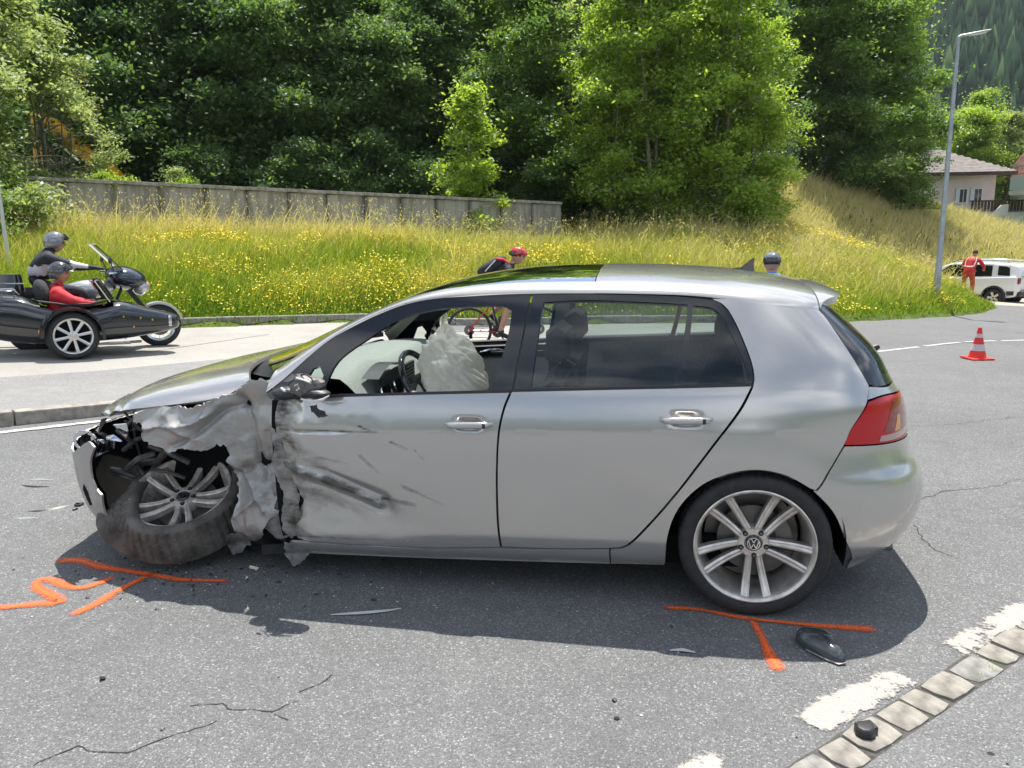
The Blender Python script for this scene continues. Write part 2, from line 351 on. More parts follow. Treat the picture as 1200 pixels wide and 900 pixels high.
kd=np.array([.6,.8]); kn=np.array([-.8,.6]); k0=np.array([-5.42,1.93])        # near kerb line and its left normal
LANE=[(-14.6,-8.5),(-7.13,2.64),(-6.56,3.43),(-5.97,4.69),(-4.2,7.2),(-2.6,8.6),(-.8,9.2),(1.2,10.2),(2.6,12.4),(2.2,12.62),(-2,11.98),(-6.3,10.83),(-8.42,7.83),(-10.3,5.83),(-13,2.58),(-20,-6.0)]
sheet('side_road',LANE,M_CONC,.004,.8)
sheet('gravel_parking',[(10.4,23.8),(13.5,24.8),(19,27),(22,33.5),(17,33.2),(13,31.9),(9.7,30.8),(9.45,28),(10,25)],M_GRAVEL,.005,.8)
PAVE=[tuple(k0+kn*.16-kd*13),tuple(k0+kn*.16+kd*3.6),tuple(k0+kn*.5+kd*4.6),(-2.75,6.75),(-3.3,7.3),(-4.3,7.1),(-5.97,4.66),(-6.58,3.42),(-7.15,2.62),(-14.6,-8.6)]
pave=sheet('pavement',PAVE,M_ASPH2,.095,.6)
# kerbs: rows of stones
M_KERB=mat('kerb_stone',(.30,.275,.235),.9,noise=(14,.35,6),bump=(40,.5,.006))
M_KERB2=mat('kerb_stone_far',(.25,.235,.205),.9,noise=(10,.35,6),bump=(40,.5,.006))
def kerb_mesh(L,w,h,seed):
    r=random.Random(seed); b=MB(); b.box((0,0,h/2-.08),(L-.012,w,h+.16)); me=b.mesh('kerb_stone',False,bevel=.014)
    return me
def kerb_row(root,pts,w,h,L,mt,zf=gz,nvar=3):
    ms=[kerb_mesh(L,w,h,i) for i in range(nvar)]; r=random.Random(3)
    for m_ in ms: m_.materials.append(mt)
    P=[np.array(p,float) for p in pts]; i=0; pos=P[0].copy(); tgt=1
    while tgt<len(P):
        d=P[tgt]-pos; D=np.linalg.norm(d)
        if D<L*.6: tgt+=1; continue
        d/=D; c=pos+d*L/2; o=bpy.data.objects.new('kerb_stone',ms[i%nvar]); COL.objects.link(o); o.parent=root
        o.location=(c[0],c[1],float(zf(c[0],c[1]))+r.uniform(-.006,.006)); s_=(float(zf(*(c+d*.5)))-float(zf(*(c-d*.5))))
        o.rotation_euler=(0,-math.atan(s_)+r.uniform(-.004,.004),math.atan2(d[1],d[0])+r.uniform(-.006,.006)); pos=pos+d*L; i+=1
nk=empty('kerb',(0,0,0),label='low grey kerb between the asphalt road and the pavement at left',cat='kerb')
kerb_row(nk,[k0+kn*.08-kd*13,k0+kn*.08+kd*3.7,k0+kn*.55+kd*4.75,(-2.65,6.8),(-3.3,7.4),(-4.2,7.25)],.15,.11,.95,M_KERB)
fk=empty('kerb',(0,0,0),label='weathered stone kerb along the foot of the grass bank',cat='kerb')
kerb_row(fk,[(-20.1,-5.9),(-13.1,2.7),(-10.38,5.95),(-8.5,7.97),(-6.35,10.97),(-2,12.14),(1.6,12.7)],.18,.15,.98,M_KERB2)
# ---- road paint, cobbled row, cracks, spray: thin sheets on the asphalt
def paint_mat(name,col,edge,cover,rough=.6,sc=1.):
    b=NB(name); tc=b.n('ShaderNodeTexCoord').outputs['Object']; at=b.n('ShaderNodeAttribute',attribute_name='fade').outputs['Fac']
    n1=b.noise(tc,26*sc,6,.75); n2=b.noise(tc,5*sc,4,.6)
    v=b.math('ADD',b.math('MULTIPLY',at,edge),b.math('ADD',b.math('MULTIPLY',b.math('SUBTRACT',n1,.5),1.5),b.math('MULTIPLY',b.math('SUBTRACT',n2,.5),1.1)))
    a=b.n('ShaderNodeMapRange',{'Value':v,'From Min':cover,'From Max':cover+.16}).outputs[0]
    c=b.ramp(b.noise(tc,90,4,.6),[(.3,tuple(q*.8 for q in col)),(.6,col)]); b.l(c,b.b.inputs['Base Color']); b.b.inputs['Roughness'].default_value=rough
    b.l(a,b.b.inputs['Alpha']); b.bump(b.noise(tc,140,3),.4,.003); return b.m
M_WHITE=paint_mat('worn_white_paint',(.38,.36,.33),.52,.28)
M_WHITE2=paint_mat('white_line_paint',(.50,.49,.47),1.4,.45)
def spray_mat():
    b=NB('orange_spray'); tc=b.n('ShaderNodeTexCoord').outputs['Object']; at=b.n('ShaderNodeAttribute',attribute_name='fade').outputs['Fac']
    n1=b.noise(tc,130,4,.8); v=b.math('ADD',b.math('MULTIPLY',at,.95),b.math('MULTIPLY',b.math('SUBTRACT',n1,.5),2.4))
    a=b.n('ShaderNodeMapRange',{'Value':v,'From Min':.18,'From Max':.95}).outputs[0]
    b.b.inputs['Base Color'].default_value=(.95,.145,.022,1); b.b.inputs['Roughness'].default_value=.6; b.l(a,b.b.inputs['Alpha']); return b.m
M_SPRAY=spray_mat()
def fade_attr(me,f):
    a=me.attributes.new('fade','FLOAT','POINT'); a.data.foreach_set('value',np.asarray(f,np.float32))
def strip(name,pts,w,mt,dz,parent,jit=0,cross=5,seed=1,label=None,endw=None,power=1.):
    P=smooth_open(pts,.03); n=len(P); T=np.gradient(P,axis=0); T/=np.linalg.norm(T,axis=1)[:,None]+1e-9; N=np.stack([-T[:,1],T[:,0]],1)
    ww=w*(1+ (jit*fbm(np.arange(n)*.35,np.zeros(n),seed,3) if jit else 0)); 
    if endw: ww=ww*np.interp(np.arange(n)/(n-1),[0,.5,1],endw)
    V=[];Fd=[]
    for j in range(cross):
        s_=(j/(cross-1)-.5)*2; V.append(P+N*(s_*ww/2)[:,None] if np.ndim(ww) else P+N*s_*ww/2); e=np.minimum(np.arange(n),np.arange(n)[::-1])*.03/max(w*.5,.01)
        Fd.append(np.minimum(1-abs(s_),np.clip(e,0,1))**power)
    V=np.stack(V,1).reshape(-1,2); Fd=np.stack(Fd,1).reshape(-1); I=np.arange(n*cross).reshape(n,cross)
    F=np.stack([I[:-1,:-1],I[:-1,1:],I[1:,1:],I[1:,:-1]],-1).reshape(-1,4)[:,::-1]
    me=npmesh(name,np.c_[V,gz(V[:,0],V[:,1])+dz],F); fade_attr(me,Fd); return link(name,me,mt,parent,label=label)
def smooth_open(pts,res):
    P=np.array(pts,float); out=[]
    for i in range(len(P)-1):
        p1,p2=P[i],P[i+1]; p0=P[i-1] if i else 2*p1-p2; p3=P[i+2] if i+2<len(P) else 2*p2-p1; k=max(1,int(np.linalg.norm(p2-p1)/res))
        for j in range(k):
            t=j/k; out.append(.5*((2*p1)+(-p0+p2)*t+(2*p0-5*p1+4*p2-p3)*t*t+(-p0+3*p1-3*p2+p3)*t**3))
    out.append(P[-1]); return np.array(out)
def patch(name,poly,mt,dz,parent,res=.02,edge=.05,label=None):
    V,T,R_=fillpoly(poly,res); B=R_[0]; d=np.full(len(V),9.)
    for k in range(0,len(B),100): d=np.minimum(d,np.sqrt(((V[:,None]-B[None,k:k+100])**2).sum(2)).min(1))
    me=npmesh(name,np.c_[V,gz(V[:,0],V[:,1])+dz],T); fade_attr(me,np.clip(d/edge,0,1)); return link(name,me,mt,parent,label=label)
patch('road_marking',[(.02,-1.575),(.134,-1.46),(.233,-1.37),(.331,-1.29),(.409,-1.225),(.51,-1.20),(.57,-1.30),(.34,-1.525),(.165,-1.69)],M_WHITE,.004,road,label='worn white paint block below the rear wheel, beside the cobbles')
patch('road_marking',[(.675,-.96),(.86,-.80),(1.03,-.635),(1.2,-.5),(1.3,-.60),(1.12,-.78),(.77,-1.13)],M_WHITE,.004,road,label='white paint block at the right edge beside the cobbles')
patch('road_marking',[(-.38,-1.95),(-.311,-1.85),(-.263,-1.80),(-.2,-1.80),(-.14,-1.86),(-.2,-1.98)],M_WHITE,.004,road,label='small remnant of a white paint block at the bottom edge')
wl=k0-kn*.20
strip('road_marking',[wl-kd*12,wl-kd*6,wl-kd*2,wl,wl+kd*3,wl+kd*6],.12,M_WHITE2,.004,road,label='solid white edge line along the left kerb')
dd=np.array([.76,.65]); q=np.array([2.3,7.55])
for i,(a,L) in enumerate([(0,1.5),(1.62,.95),(2.68,.9),(3.7,1.1),(4.95,1.4),(6.5,1.4),(-2.,1.6),(-4.2,1.7)]):
    strip('road_marking',[q+dd*a,q+dd*(a+L/2),q+dd*(a+L)],.13,M_WHITE2,.004,road,label='white dashed line segment crossing the junction')
strip('road_marking',[(3.65,4.35),(4.2,4.75),(4.9,5.3)],.10,M_WHITE2,.004,road,label='short white line at the right edge')
# cobble row
M_SETT=mat('granite_sett',(.245,.228,.198),.85,noise=(16,.45,8),bump=(38,1.,.010))
M_SETT2=mat('granite_sett_grey',(.22,.215,.20),.85,noise=(18,.45,8),bump=(38,1.,.010))
M_TAR=mat('joint_tar',(.085,.08,.072),.95,noise=(40,.4),bump=(90,.8,.01))
ax_=np.array([.7071,.7071]); nx_=np.array([.7071,-.7071]); sq=[];t=-2.6; r=random.Random(11)
base0=np.array([.94,-.94])*1.0
strip('joint_strip',[base0+nx_*.052+ax_*s for s in (-2.6,-1.5,-.75,0,.75,1.5,3,6,9)],.142,M_TAR,.0025,road,jit=.12,label='dark open joint round the cobbles')
while t<7.5:
    L=r.uniform(.12,.23); wd=r.uniform(.120,.132); c=base0+nx_*(.052+r.uniform(-.004,.004))+ax_*(t+L/2)
    pl=[(-L/2+r.uniform(.004,.022),-wd/2+r.uniform(0,.012)),(0,-wd/2-r.uniform(-.004,.007)),(L/2-r.uniform(.004,.022),-wd/2+r.uniform(0,.006)),(L/2-r.uniform(.003,.008),r.uniform(-.01,.01)),(L/2-r.uniform(.004,.014),wd/2-r.uniform(0,.006)),(0,wd/2+r.uniform(-.003,.005)),(-L/2+r.uniform(.004,.014),wd/2-r.uniform(0,.006)),(-L/2+r.uniform(.002,.006),r.uniform(-.01,.01))]
    b=MB(); b.prism(pl,-.06,.011); me=b.mesh('sett',True,30,bevel=.006)
    o=link('sett',me,M_SETT if r.random()<.72 else M_SETT2,road,loc=(c[0],c[1],gzf(*c)+r.uniform(-.003,.004)),rot=(r.uniform(-.02,.02),r.uniform(-.02,.02),PI/4+r.uniform(-.05,.05))); t+=L+r.uniform(.000,.006)
M_ASPH3=asphalt('asphalt_beyond_setts',.165,.34,(.97,1,1.0))
sheet('footway',[tuple(base0+nx_*.118-ax_*12),tuple(base0+nx_*.118+ax_*14),tuple(base0+nx_*8+ax_*14),tuple(base0+nx_*8-ax_*12)],M_ASPH3,.004,.8)
# cracks
M_CRACK=paint_mat('crack_shadow',(.035,.035,.035),.9,.42,.95,3.)
for p in ([(-2.36,-2.247),(-2.338,-2.184),(-2.282,-2.135),(-2.204,-2.142),(-2.142,-2.145),(-2.087,-2.106),(-2.031,-2.05),(-1.984,-2.013),(-1.946,-1.959),(-1.894,-1.902)],
 [(-2.057,-1.864),(-2.0,-1.833),(-1.933,-1.838),(-1.871,-1.857),(-1.821,-1.856),(-1.743,-1.84),(-1.695,-1.789),(-1.656,-1.753)],[(-1.741,-1.843),(-1.686,-1.855),(-1.643,-1.88)],
 [(-1.705,-1.73),(-1.67,-1.683),(-1.638,-1.64),(-1.609,-1.587)],[(-4.4,-.7),(-3.795,-.869),(-3.628,-.963),(-3.516,-1.003),(-3.384,-1.057)],[(-5.2,-.8),(-4.5,-.62),(-4.053,-.6),(-3.924,-.558),(-3.812,-.493),(-3.755,-.436)],
 [(1.0,.74),(1.175,.798),(1.38,.986),(1.605,1.067),(1.762,1.157),(1.954,1.324),(2.6,1.5),(3.2,2.0)],[(1.3,2.7),(1.632,2.798),(2.079,2.941),(2.768,3.339),(4,3.7)],[(1.009,.388),(.993,.044),(1.066,-.108)],[(-2.36,-2.247),(-2.5,-2.4)]):
    P=np.array(p); P=smooth_open(P,.02); P=P+np.stack([fbm(np.arange(len(P))*.5,np.zeros(len(P)),2,3),fbm(np.arange(len(P))*.5,np.ones(len(P)),5,3)],1)*.024
    strip('crack',P[::1],.009,M_CRACK,.0022,road,jit=.6,cross=5,seed=len(p))
sj=strip('crack',[(-6.9,7.9),(-7.3,5.4)],.03,M_CRACK,.007,road)
# orange spray marks
for p,w_,e,lb in (([(-3.50,-.832),(-3.389,-.8),(-3.212,-.854),(-3.026,-.88),(-2.884,-.9),(-2.705,-.928),(-2.45,-.906)],.052,(1.5,.9,.6),'long orange sprayed bar left of the front wheel'),
 ([(-2.88,-.87),(-2.912,-.985),(-2.935,-1.117),(-2.944,-1.235),(-2.98,-1.345)],.055,(.6,1,.9),'orange sprayed stroke running towards the viewer from the bar'),
 ([(-3.05,-.94),(-3.094,-1.048),(-3.148,-1.091),(-3.237,-1.07),(-3.342,-1.032),(-3.404,-1.035),(-3.37,-1.10),(-3.28,-1.15),(-3.2,-1.184),(-3.125,-1.232),(-3.211,-1.261),(-3.361,-1.322),(-3.7,-1.44)],.052,(.9,1.15,.8),'wavy orange sprayed line at the left edge'),
 ([(-.385,-.858),(-.236,-.852),(-.11,-.882),(-.035,-.902),(.133,-.915),(.311,-.921),(.5,-.915)],.042,(.8,.7,1.2),'orange sprayed bar under the rear wheel'),
 ([(-.010,-.895),(.017,-1.022),(.034,-1.171),(.06,-1.31)],.04,(.8,1.,1.5),'orange sprayed stem pointing to the viewer below the rear wheel')):
    strip('spray_mark',p,w_*1.35,M_SPRAY,.006,road,jit=.25,cross=9,label=lb,endw=e,power=.8)
# ============================================================ the crashed hatchback
def paint(name,col,metal=.62,rough=.21,coat=.9):
    b=NB(name); tc=b.n('ShaderNodeTexCoord').outputs['Object']
    b.b.inputs['Metallic'].default_value=.62; b.b.inputs['Coat Weight'].default_value=.9; b.b.inputs['Coat Roughness'].default_value=.035
    at=b.n('ShaderNodeAttribute',attribute_name='scuff').outputs['Fac']
    mpn=b.n('ShaderNodeMapping',{'Vector':tc,'Scale':(8,8,17)}).outputs[0]
    n1=b.noise(mpn,2.2,7,.7); n2=b.noise(tc,14,6,.7)
    fac=b.n('ShaderNodeMapRange',{'Value':b.math('ADD',at,b.math('MULTIPLY',b.math('SUBTRACT',n1,.5),b.math('MULTIPLY',at,2.2))),'From Min':.22,'From Max':.75}).outputs[0]
    dirtc=b.ramp(n2,[(.3,(.02,.018,.015)),(.5,(.10,.09,.075)),(.7,(.24,.22,.19))])
    base=b.mix(b.math('MULTIPLY',b.noise(tc,3.,5,.6),.25),col,tuple(c*.86 for c in col))
    b.l(b.mix(fac,base,dirtc),b.b.inputs['Base Color'])
    b.l(b.math('ADD',rough,b.math('MULTIPLY',fac,.34)),b.b.inputs['Roughness']); b.l(b.math('SUBTRACT',coat,b.math('MULTIPLY',fac,coat*.9)),b.b.inputs['Coat Weight'])
    b.l(b.math('SUBTRACT',metal,b.math('MULTIPLY',fac,metal*.8)),b.b.inputs['Metallic']); return b.m
M_PAINT=paint('silver_paint',(.53,.515,.495))
M_PAINTD=paint('dulled_silver_paint',(.40,.39,.375),.45,.38,.25)
M_BLACKG=mat('gloss_black_trim',(.012,.013,.016),.08,coat=.5)
M_BLACKR=mat('black_rubber',(.02,.02,.021),.55)
M_CAVITY=mat('dark_cavity',(.012,.012,.012),.95,spec=.1)
M_PLAST=mat('black_plastic',(.025,.025,.027),.45,noise=(20,.3))
M_PLASTG=mat('scuffed_grey_plastic',(.19,.187,.18),.68,noise=(25,.45,8),bump=(50,.4,.003))
M_PLASTD=mat('torn_grey_metal',(.085,.083,.08),.45,metal=.4,noise=(25,.6,8),bump=(50,.6,.004))
M_CHROME=mat('chrome',(.75,.76,.78),.12,metal=1)
M_STEEL=mat('bare_steel',(.35,.34,.33),.4,metal=.9,noise=(18,.4,6))
M_RIM=mat('alloy_rim',(.66,.62,.58),.34,metal=.7,noise=(22,.22,6))
M_RIMD=mat('dirty_alloy_rim',(.62,.57,.51),.5,metal=.5,noise=(26,.4,6))
M_TYRE=mat('tyre_rubber',(.022,.022,.023),.72,noise=(30,.3,5),bump=(120,.3,.002))
M_TYRED=mat('dusty_tyre_rubber',(.10,.092,.082),.8,noise=(9,.6,7),bump=(90,.4,.002))
M_DISC=mat('brake_steel',(.16,.15,.14),.45,metal=.7)
M_RED=mat('red_lens',(.50,.004,.012),.2,coat=.25)
M_REDD=mat('dark_red_lens',(.26,.006,.012),.1,coat=.7)
M_AMB=mat('amber_lens',(.75,.28,.03),.15,coat=1.)
M_CLEAR=mat('clear_lens',(.45,.30,.27),.12,coat=1.)
M_GREYT=mat('grey_interior',(.46,.46,.43),.8,noise=(60,.12),bump=(300,.2,.001))
M_DASH=mat('dash_grey',(.24,.255,.24),.7,noise=(60,.08))
M_SEAT=mat('dark_seat_fabric',(.035,.036,.04),.9,noise=(80,.3))
M_LINER=mat('headliner',(.42,.41,.38),.9)
def bag_mat():
    b=NB('airbag_cloth'); n=b.t.nodes; n.remove(b.b); tc=b.n('ShaderNodeTexCoord').outputs['Object']
    h=b.math('ADD',b.noise(tc,13,6,.65),b.math('MULTIPLY',b.math('ABSOLUTE',b.math('SUBTRACT',b.noise(tc,9,3,.5),.5)),3.)); u=b.n('ShaderNodeBump',{'Height':h,'Strength':.6,'Distance':.012}).outputs[0]
    d=b.n('ShaderNodeBsdfDiffuse',{'Color':(.95,.94,.90,1),'Normal':u}); t=b.n('ShaderNodeBsdfTranslucent',{'Color':(.90,.89,.82,1),'Normal':u}); m=b.n('ShaderNodeMixShader',{0:.5}); b.l(d.outputs[0],m.inputs[1]); b.l(t.outputs[0],m.inputs[2]); b.l(m.outputs[0],b.o.inputs[0]); return b.m
M_BAG=bag_mat()
def glass(name,tint,refl=1.):
    b=NB(name); n=b.t.nodes; n.remove(b.b)
    tr=b.n('ShaderNodeBsdfTransparent',{'Color':(*tint,1)}); gl=b.n('ShaderNodeBsdfGlossy',{'Color':(refl,refl,refl,1),'Roughness':.01}); fr=b.n('ShaderNodeFresnel',{'IOR':1.6})
    mx_=b.n('ShaderNodeMixShader'); b.l(fr.outputs[0],mx_.inputs[0]); b.l(tr.outputs[0],mx_.inputs[1]); b.l(gl.outputs[0],mx_.inputs[2]); b.l(mx_.outputs[0],b.o.inputs[0]); return b.m
M_SUNR=glass('sunroof_glass',(.30,.32,.32)); M_TINT=glass('tinted_glass',(.58,.66,.64)); M_GLASS=glass('clear_glass',(.80,.87,.84)); M_WSG=glass('windscreen_glass',(.80,.88,.84)); M_RGL=glass('rear_glass',(.30,.42,.45))
car=empty('hatchback_car',(0,0,0),label='crashed silver hatchback with crushed front wing, broken front wheel and deployed airbag',cat='car')
def surf_pos(a,z,side,off=0.,disp=None):
    X,Y=M(a,z); Y=Y+off; dx=dy=dz=0
    if disp is not None: dx,dy,dz=disp(a,z)
    return np.stack([X+dx,side*(Y+dy),np.asarray(z)+dz],-1)
def skin(name,poly,mt,parent=None,side=-1,res=.03,rim=.014,disp=None,off=0.,attr=None,label=None,holes=(),corner=40,jag=0,shift=(0,0,0)):
    if jag:
        B=smooth_poly(poly,res*.6,corner); k=np.arange(len(B)); B=B+np.stack([fbm(k*.28,k*0,1,3),fbm(k*.28,k*0+9,4,3)],1)*jag; V,T,R_=fillpoly(B,res,smooth=False,holes=holes)
    else: V,T,R_=fillpoly(poly,res,corner,holes=holes)
    a,z=V[:,0],V[:,1]; e=2e-3; P=surf_pos(a,z,side,off,disp)
    da=surf_pos(a+e,z,side,off,disp)-surf_pos(a-e,z,side,off,disp); dz=surf_pos(a,z+e,side,off,disp)-surf_pos(a,z-e,side,off,disp)
    N=np.cross(da,dz)*(-side); N/=np.linalg.norm(N,axis=1)[:,None]+1e-12
    if side>0: T=T[:,::-1]
    verts=[P]; NN=[N]; faces=[T]; n=len(P)
    if rim:
        for R in R_:
            d=((V[:,None]-R[None])**2).sum(2) if len(V)*len(R)<4e6 else None
            idx=[int(((V-q)**2).sum(1).argmin()) for q in R] if d is None else d.argmin(0)
            top=P[idx]; bot=top-N[idx]*rim; m_=len(R); verts+=[top,bot]; NN+=[np.zeros_like(top)]*2
            i=np.arange(m_); j=(i+1)%m_; q=np.stack([n+i,n+j,n+m_+j,n+m_+i],1); 
            faces+=[np.stack([q[:,0],q[:,2],q[:,1]],1),np.stack([q[:,0],q[:,3],q[:,2]],1)]; n+=2*m_
    me=npmesh(name,np.concatenate(verts)+np.array(shift),np.concatenate(faces),True); me.normals_split_custom_set_from_vertices(np.concatenate(NN).tolist())
    if attr is not None:
        at=me.attributes.new('scuff','FLOAT','POINT'); vals=np.concatenate([attr(a,z)]+[np.zeros(len(v)) for v in verts[1:]]); at.data.foreach_set('value',vals.astype(np.float32))
    return link(name,me,mt,parent if parent is not None else car,label=label)
WT=([-2.213,-2.137,-2.04,-1.943,-1.826,-1.707,-1.569,-1.428,-1.228,-.993,-.687,-.392,-.1,.1,.3,.50],[.937,.993,1.078,1.158,1.230,1.288,1.337,1.363,1.375,1.381,1.380,1.374,1.362,1.344,1.322,1.30])
zs=lambda a:cs(a,*WT)
def loft(a,t,side=-1,inset=0.):
    a=np.asarray(a,float); t=np.asarray(t,float); z0=zs(a); X,Y=M(a,z0); zc=cs(X,*ZR); h=zc-z0; k=np.minimum(h*.72,.12)
    P0=(Y,z0); P1=(Y-.46*k,z0+k); P2=(Y*.50,zc); P3=(0,zc); b0,b1,b2,b3=(1-t)**3,3*t*(1-t)**2,3*t*t*(1-t),t**3
    y=b0*P0[0]+b1*P1[0]+b2*P2[0]; z=b0*P0[1]+b1*P1[1]+b2*P2[1]+b3*zc
    return np.stack([X+0*t,side*(y-inset),z-inset],-1)
def psurf(name,f,us,vs,mt,parent=None,flip=False,label=None,thick=0):
    U,Vv=np.meshgrid(us,vs,indexing='ij'); e=1e-3; P=f(U,Vv); N=np.cross(f(U+e,Vv)-f(U-e,Vv),f(U,Vv+e)-f(U,Vv-e)); N/=np.linalg.norm(N,axis=-1)[...,None]+1e-12
    I=np.arange(U.size).reshape(U.shape); F=np.stack([I[:-1,:-1],I[1:,:-1],I[1:,1:],I[:-1,1:]],-1).reshape(-1,4)
    if flip: F=F[:,::-1]; N=-N
    V=P.reshape(-1,3); NN=N.reshape(-1,3)
    if thick:
        b=np.concatenate([I[:,0],I[-1,1:],I[::-1,-1][1:],I[0,::-1][1:]]); b=b[:-1] if b[0]==b[-1] else b; m_=len(b); n=len(V)
        V=np.concatenate([V,V[b],V[b]-NN[b]*thick]); i=np.arange(m_); j=(i+1)%m_; F=np.concatenate([F,np.stack([n+i,n+j,n+m_+j,n+m_+i],1)]); NN=np.concatenate([NN,np.zeros((2*m_,3))])
    me=npmesh(name,V,F,True); me.normals_split_custom_set_from_vertices(NN.tolist()); return link(name,me,mt,parent or car,label=label)
# ---- damage fields
def tri(x): return np.abs((x/(2*PI))%1*2-1)*2-1
def crumple(a,z,seed,f=1.):
    r=np.random.default_rng(seed); out=0
    wx,wz=a+.05*fbm(a,z,seed,2,5),z+.05*fbm(a,z,seed+3,2,5)
    for i in range(7):
        th=r.uniform(0,PI); k=f*(9*1.42**i*.8); out=out+tri((wx*np.cos(th)+wz*np.sin(th))*k*2+r.uniform(0,6))*(.9/1.62**i)
    return out/2.6
def seg(a,z,p,q):
    px,pz=q[0]-p[0],q[1]-p[1]; t=np.clip(((a-p[0])*px+(z-p[1])*pz)/(px*px+pz*pz),0,1); return np.hypot(a-p[0]-t*px,z-p[1]-t*pz),t
def handle_dent(a,z,c): return -.011*np.exp(-(((a-c[0])/.055)**4+((z-c[1])/.026)**4))
def door_disp(a,z):
    lead=sstep(-2.03,-2.15,a+.03*fbm(a,z,8,3,9)); d=lead*(.045*crumple(a,z,4,1.0)-.03)
    d1,t1=seg(a,z,(-2.16,.60),(-1.93,.53)); d2,t2=seg(a,z,(-1.93,.53),(-1.68,.43)); dd_=np.minimum(d1,d2)
    d=d+.010*np.exp(-(dd_/.014)**2)-.010*np.exp(-((dd_-.04)/.022)**2)*(z<.6)
    d=d-.038*np.exp(-(((a+1.93)/.24)**2+((z-.40)/.11)**2))-.012*np.exp(-(((a+1.62)/.16)**2+((z-.35)/.09)**2))+.004*fbm(a,z,3,3,7)*sstep(-1.4,-2.0,a)
    d=d-.006*np.exp(-((z-.77)/.012)**2)*sstep(-1.72,-1.9,a)
    d=d+handle_dent(a,z,(-1.235,.822))
    dx=lead*.012*crumple(a,z,14,1.6); return dx,d,0*a
def door_scuff(a,z):
    s_=.5*sstep(-1.98,-2.16,a+.05*fbm(a,z,2,3,8))
    for p,q,w_,k in (((-2.16,.60),(-1.93,.53),.028,.9),((-1.93,.53),(-1.62,.41),.03,.85),((-2.15,.765),(-1.66,.775),.006,1.0),((-2.12,.72),(-1.95,.60),.05,.55),((-2.10,.60),(-1.98,.40),.07,.5),((-2.0,.47),(-1.75,.36),.045,.42),((-1.75,.80),(-1.68,.775),.006,.8),
        ((-1.55,.52),(-1.36,.44),.012,.5),((-1.60,.73),(-1.52,.70),.006,.7),((-1.75,.66),(-1.66,.58),.012,.5),((-2.1,.235),(-1.55,.245),.010,.7),((-1.66,.455),(-1.5,.43),.016,.75),((-2.0,.65),(-1.8,.62),.010,.45),((-1.49,.70),(-1.42,.63),.005,.6),((-2.1,.5),(-1.9,.38),.03,.35)):
        d,t=seg(a,z,p,q); s_=np.maximum(s_,k*np.exp(-(d/w_)**2)*(1-.5*t))
    return np.clip(s_+.10*sstep(-1.2,-2.1,a),0,1)
def fend_disp(a,z):
    d=-.055-.045*sstep(.95,.5,z)+.105*crumple(a,z,21,.55)+.014*crumple(a,z,5,1.2); k=sstep(1.0,.86,z)
    for p_,q_,h_ in (((-2.98,.72),(-2.55,.80),.030),((-2.75,.66),(-2.36,.86),-.035),((-2.50,.62),(-2.28,.36),.032),((-2.36,.90),(-2.30,.50),-.028),((-2.85,.80),(-2.62,.70),.026),((-2.44,.50),(-2.24,.60),-.03),((-2.46,.30),(-2.28,.45),.025)):
        dd_,_t=seg(a,z,p_,q_); d=d+h_*np.exp(-(dd_/.022)**1.3)
    return .03*crumple(a,z,31,.9)*k,d*(k*.9+.06),.03*crumple(a,z,41,.9)*k
def fend_scuff(a,z): return np.clip(.20+.30*fbm(a,z,12,4,4)+.15*sstep(-2.8,-2.3,a)*sstep(.9,.6,z),0,.8)*sstep(.97,.84,z+.04*fbm(a,z,7,3,9))
FD=[(-2.165,.902),(-1.837,.925),(-1.431,.945),(-1.056,.961),(-1.083,.889),(-1.104,.778),(-1.116,.582),(-1.119,.377),(-1.111,.242),(-1.463,.216),(-1.798,.211),(-2.114,.213),(-2.150,.30),(-2.160,.364),(-2.150,.46),(-2.135,.539),(-2.150,.62),(-2.162,.703),(-2.18,.822)]
RD=[(-1.043,.964),(-.671,.980),(-.31,.995),(-.010,1.008),(-.065,.932),(-.165,.8),(-.268,.652),(-.370,.502),(-.458,.386),(-.522,.309),(-.560,.281),(-.62,.270),(-.86,.252),(-1.102,.245),(-1.109,.378),(-1.107,.582),(-1.095,.778),(-1.072,.89)]
fdoor=skin('front_door',FD,M_PAINT,res=.010,disp=door_disp,attr=door_scuff,label='dented and scraped silver front door')
rdoor=skin('rear_door',RD,M_PAINT,res=.02,disp=lambda a,z:(0,handle_dent(a,z,(-.297,.868)),0),attr=lambda a,z:0*a)
QP=[(-.610,.262),(-.555,.272),(-.514,.302),(-.450,.380),(-.362,.497),(-.260,.647),(-.157,.795),(-.056,.927),(-.002,1.006),(.008,1.034),(.012,1.101),(.003,1.253),(-.012,1.312),(-.04,1.338),(-.094,1.356),(.0,1.3535),(.1,1.344),(.2,1.333),(.3,1.322),(.4,1.311),(.500,1.300),(.497,1.28),(.462,1.194),(.450,1.092),(.472,1.003),(.468,.992),(.434,.945),(.343,.841),(.309,.765),(.228,.648),(.174,.583),(.158,.590),(.081,.648),(-.026,.668),(-.14,.642),(-.241,.585),(-.323,.481),(-.365,.345),(-.372,.196),(-.378,.182),(-.610,.172)]
def roundq(poly): return poly
qnear=skin('rear_quarter_panel',QP,M_PAINT,res=.02,corner=28,attr=lambda a,z:0*a)
SILL=[(-2.145,.205),(-1.8,.205),(-1.46,.209),(-1.11,.235),(-.86,.245),(-.616,.263),(-.616,.172),(-1.1,.155),(-1.6,.140),(-2.165,.128)]
skin('sill',SILL,M_PAINT,res=.02,off=.004,attr=lambda a,z:.5*sstep(-1.9,-2.15,a))
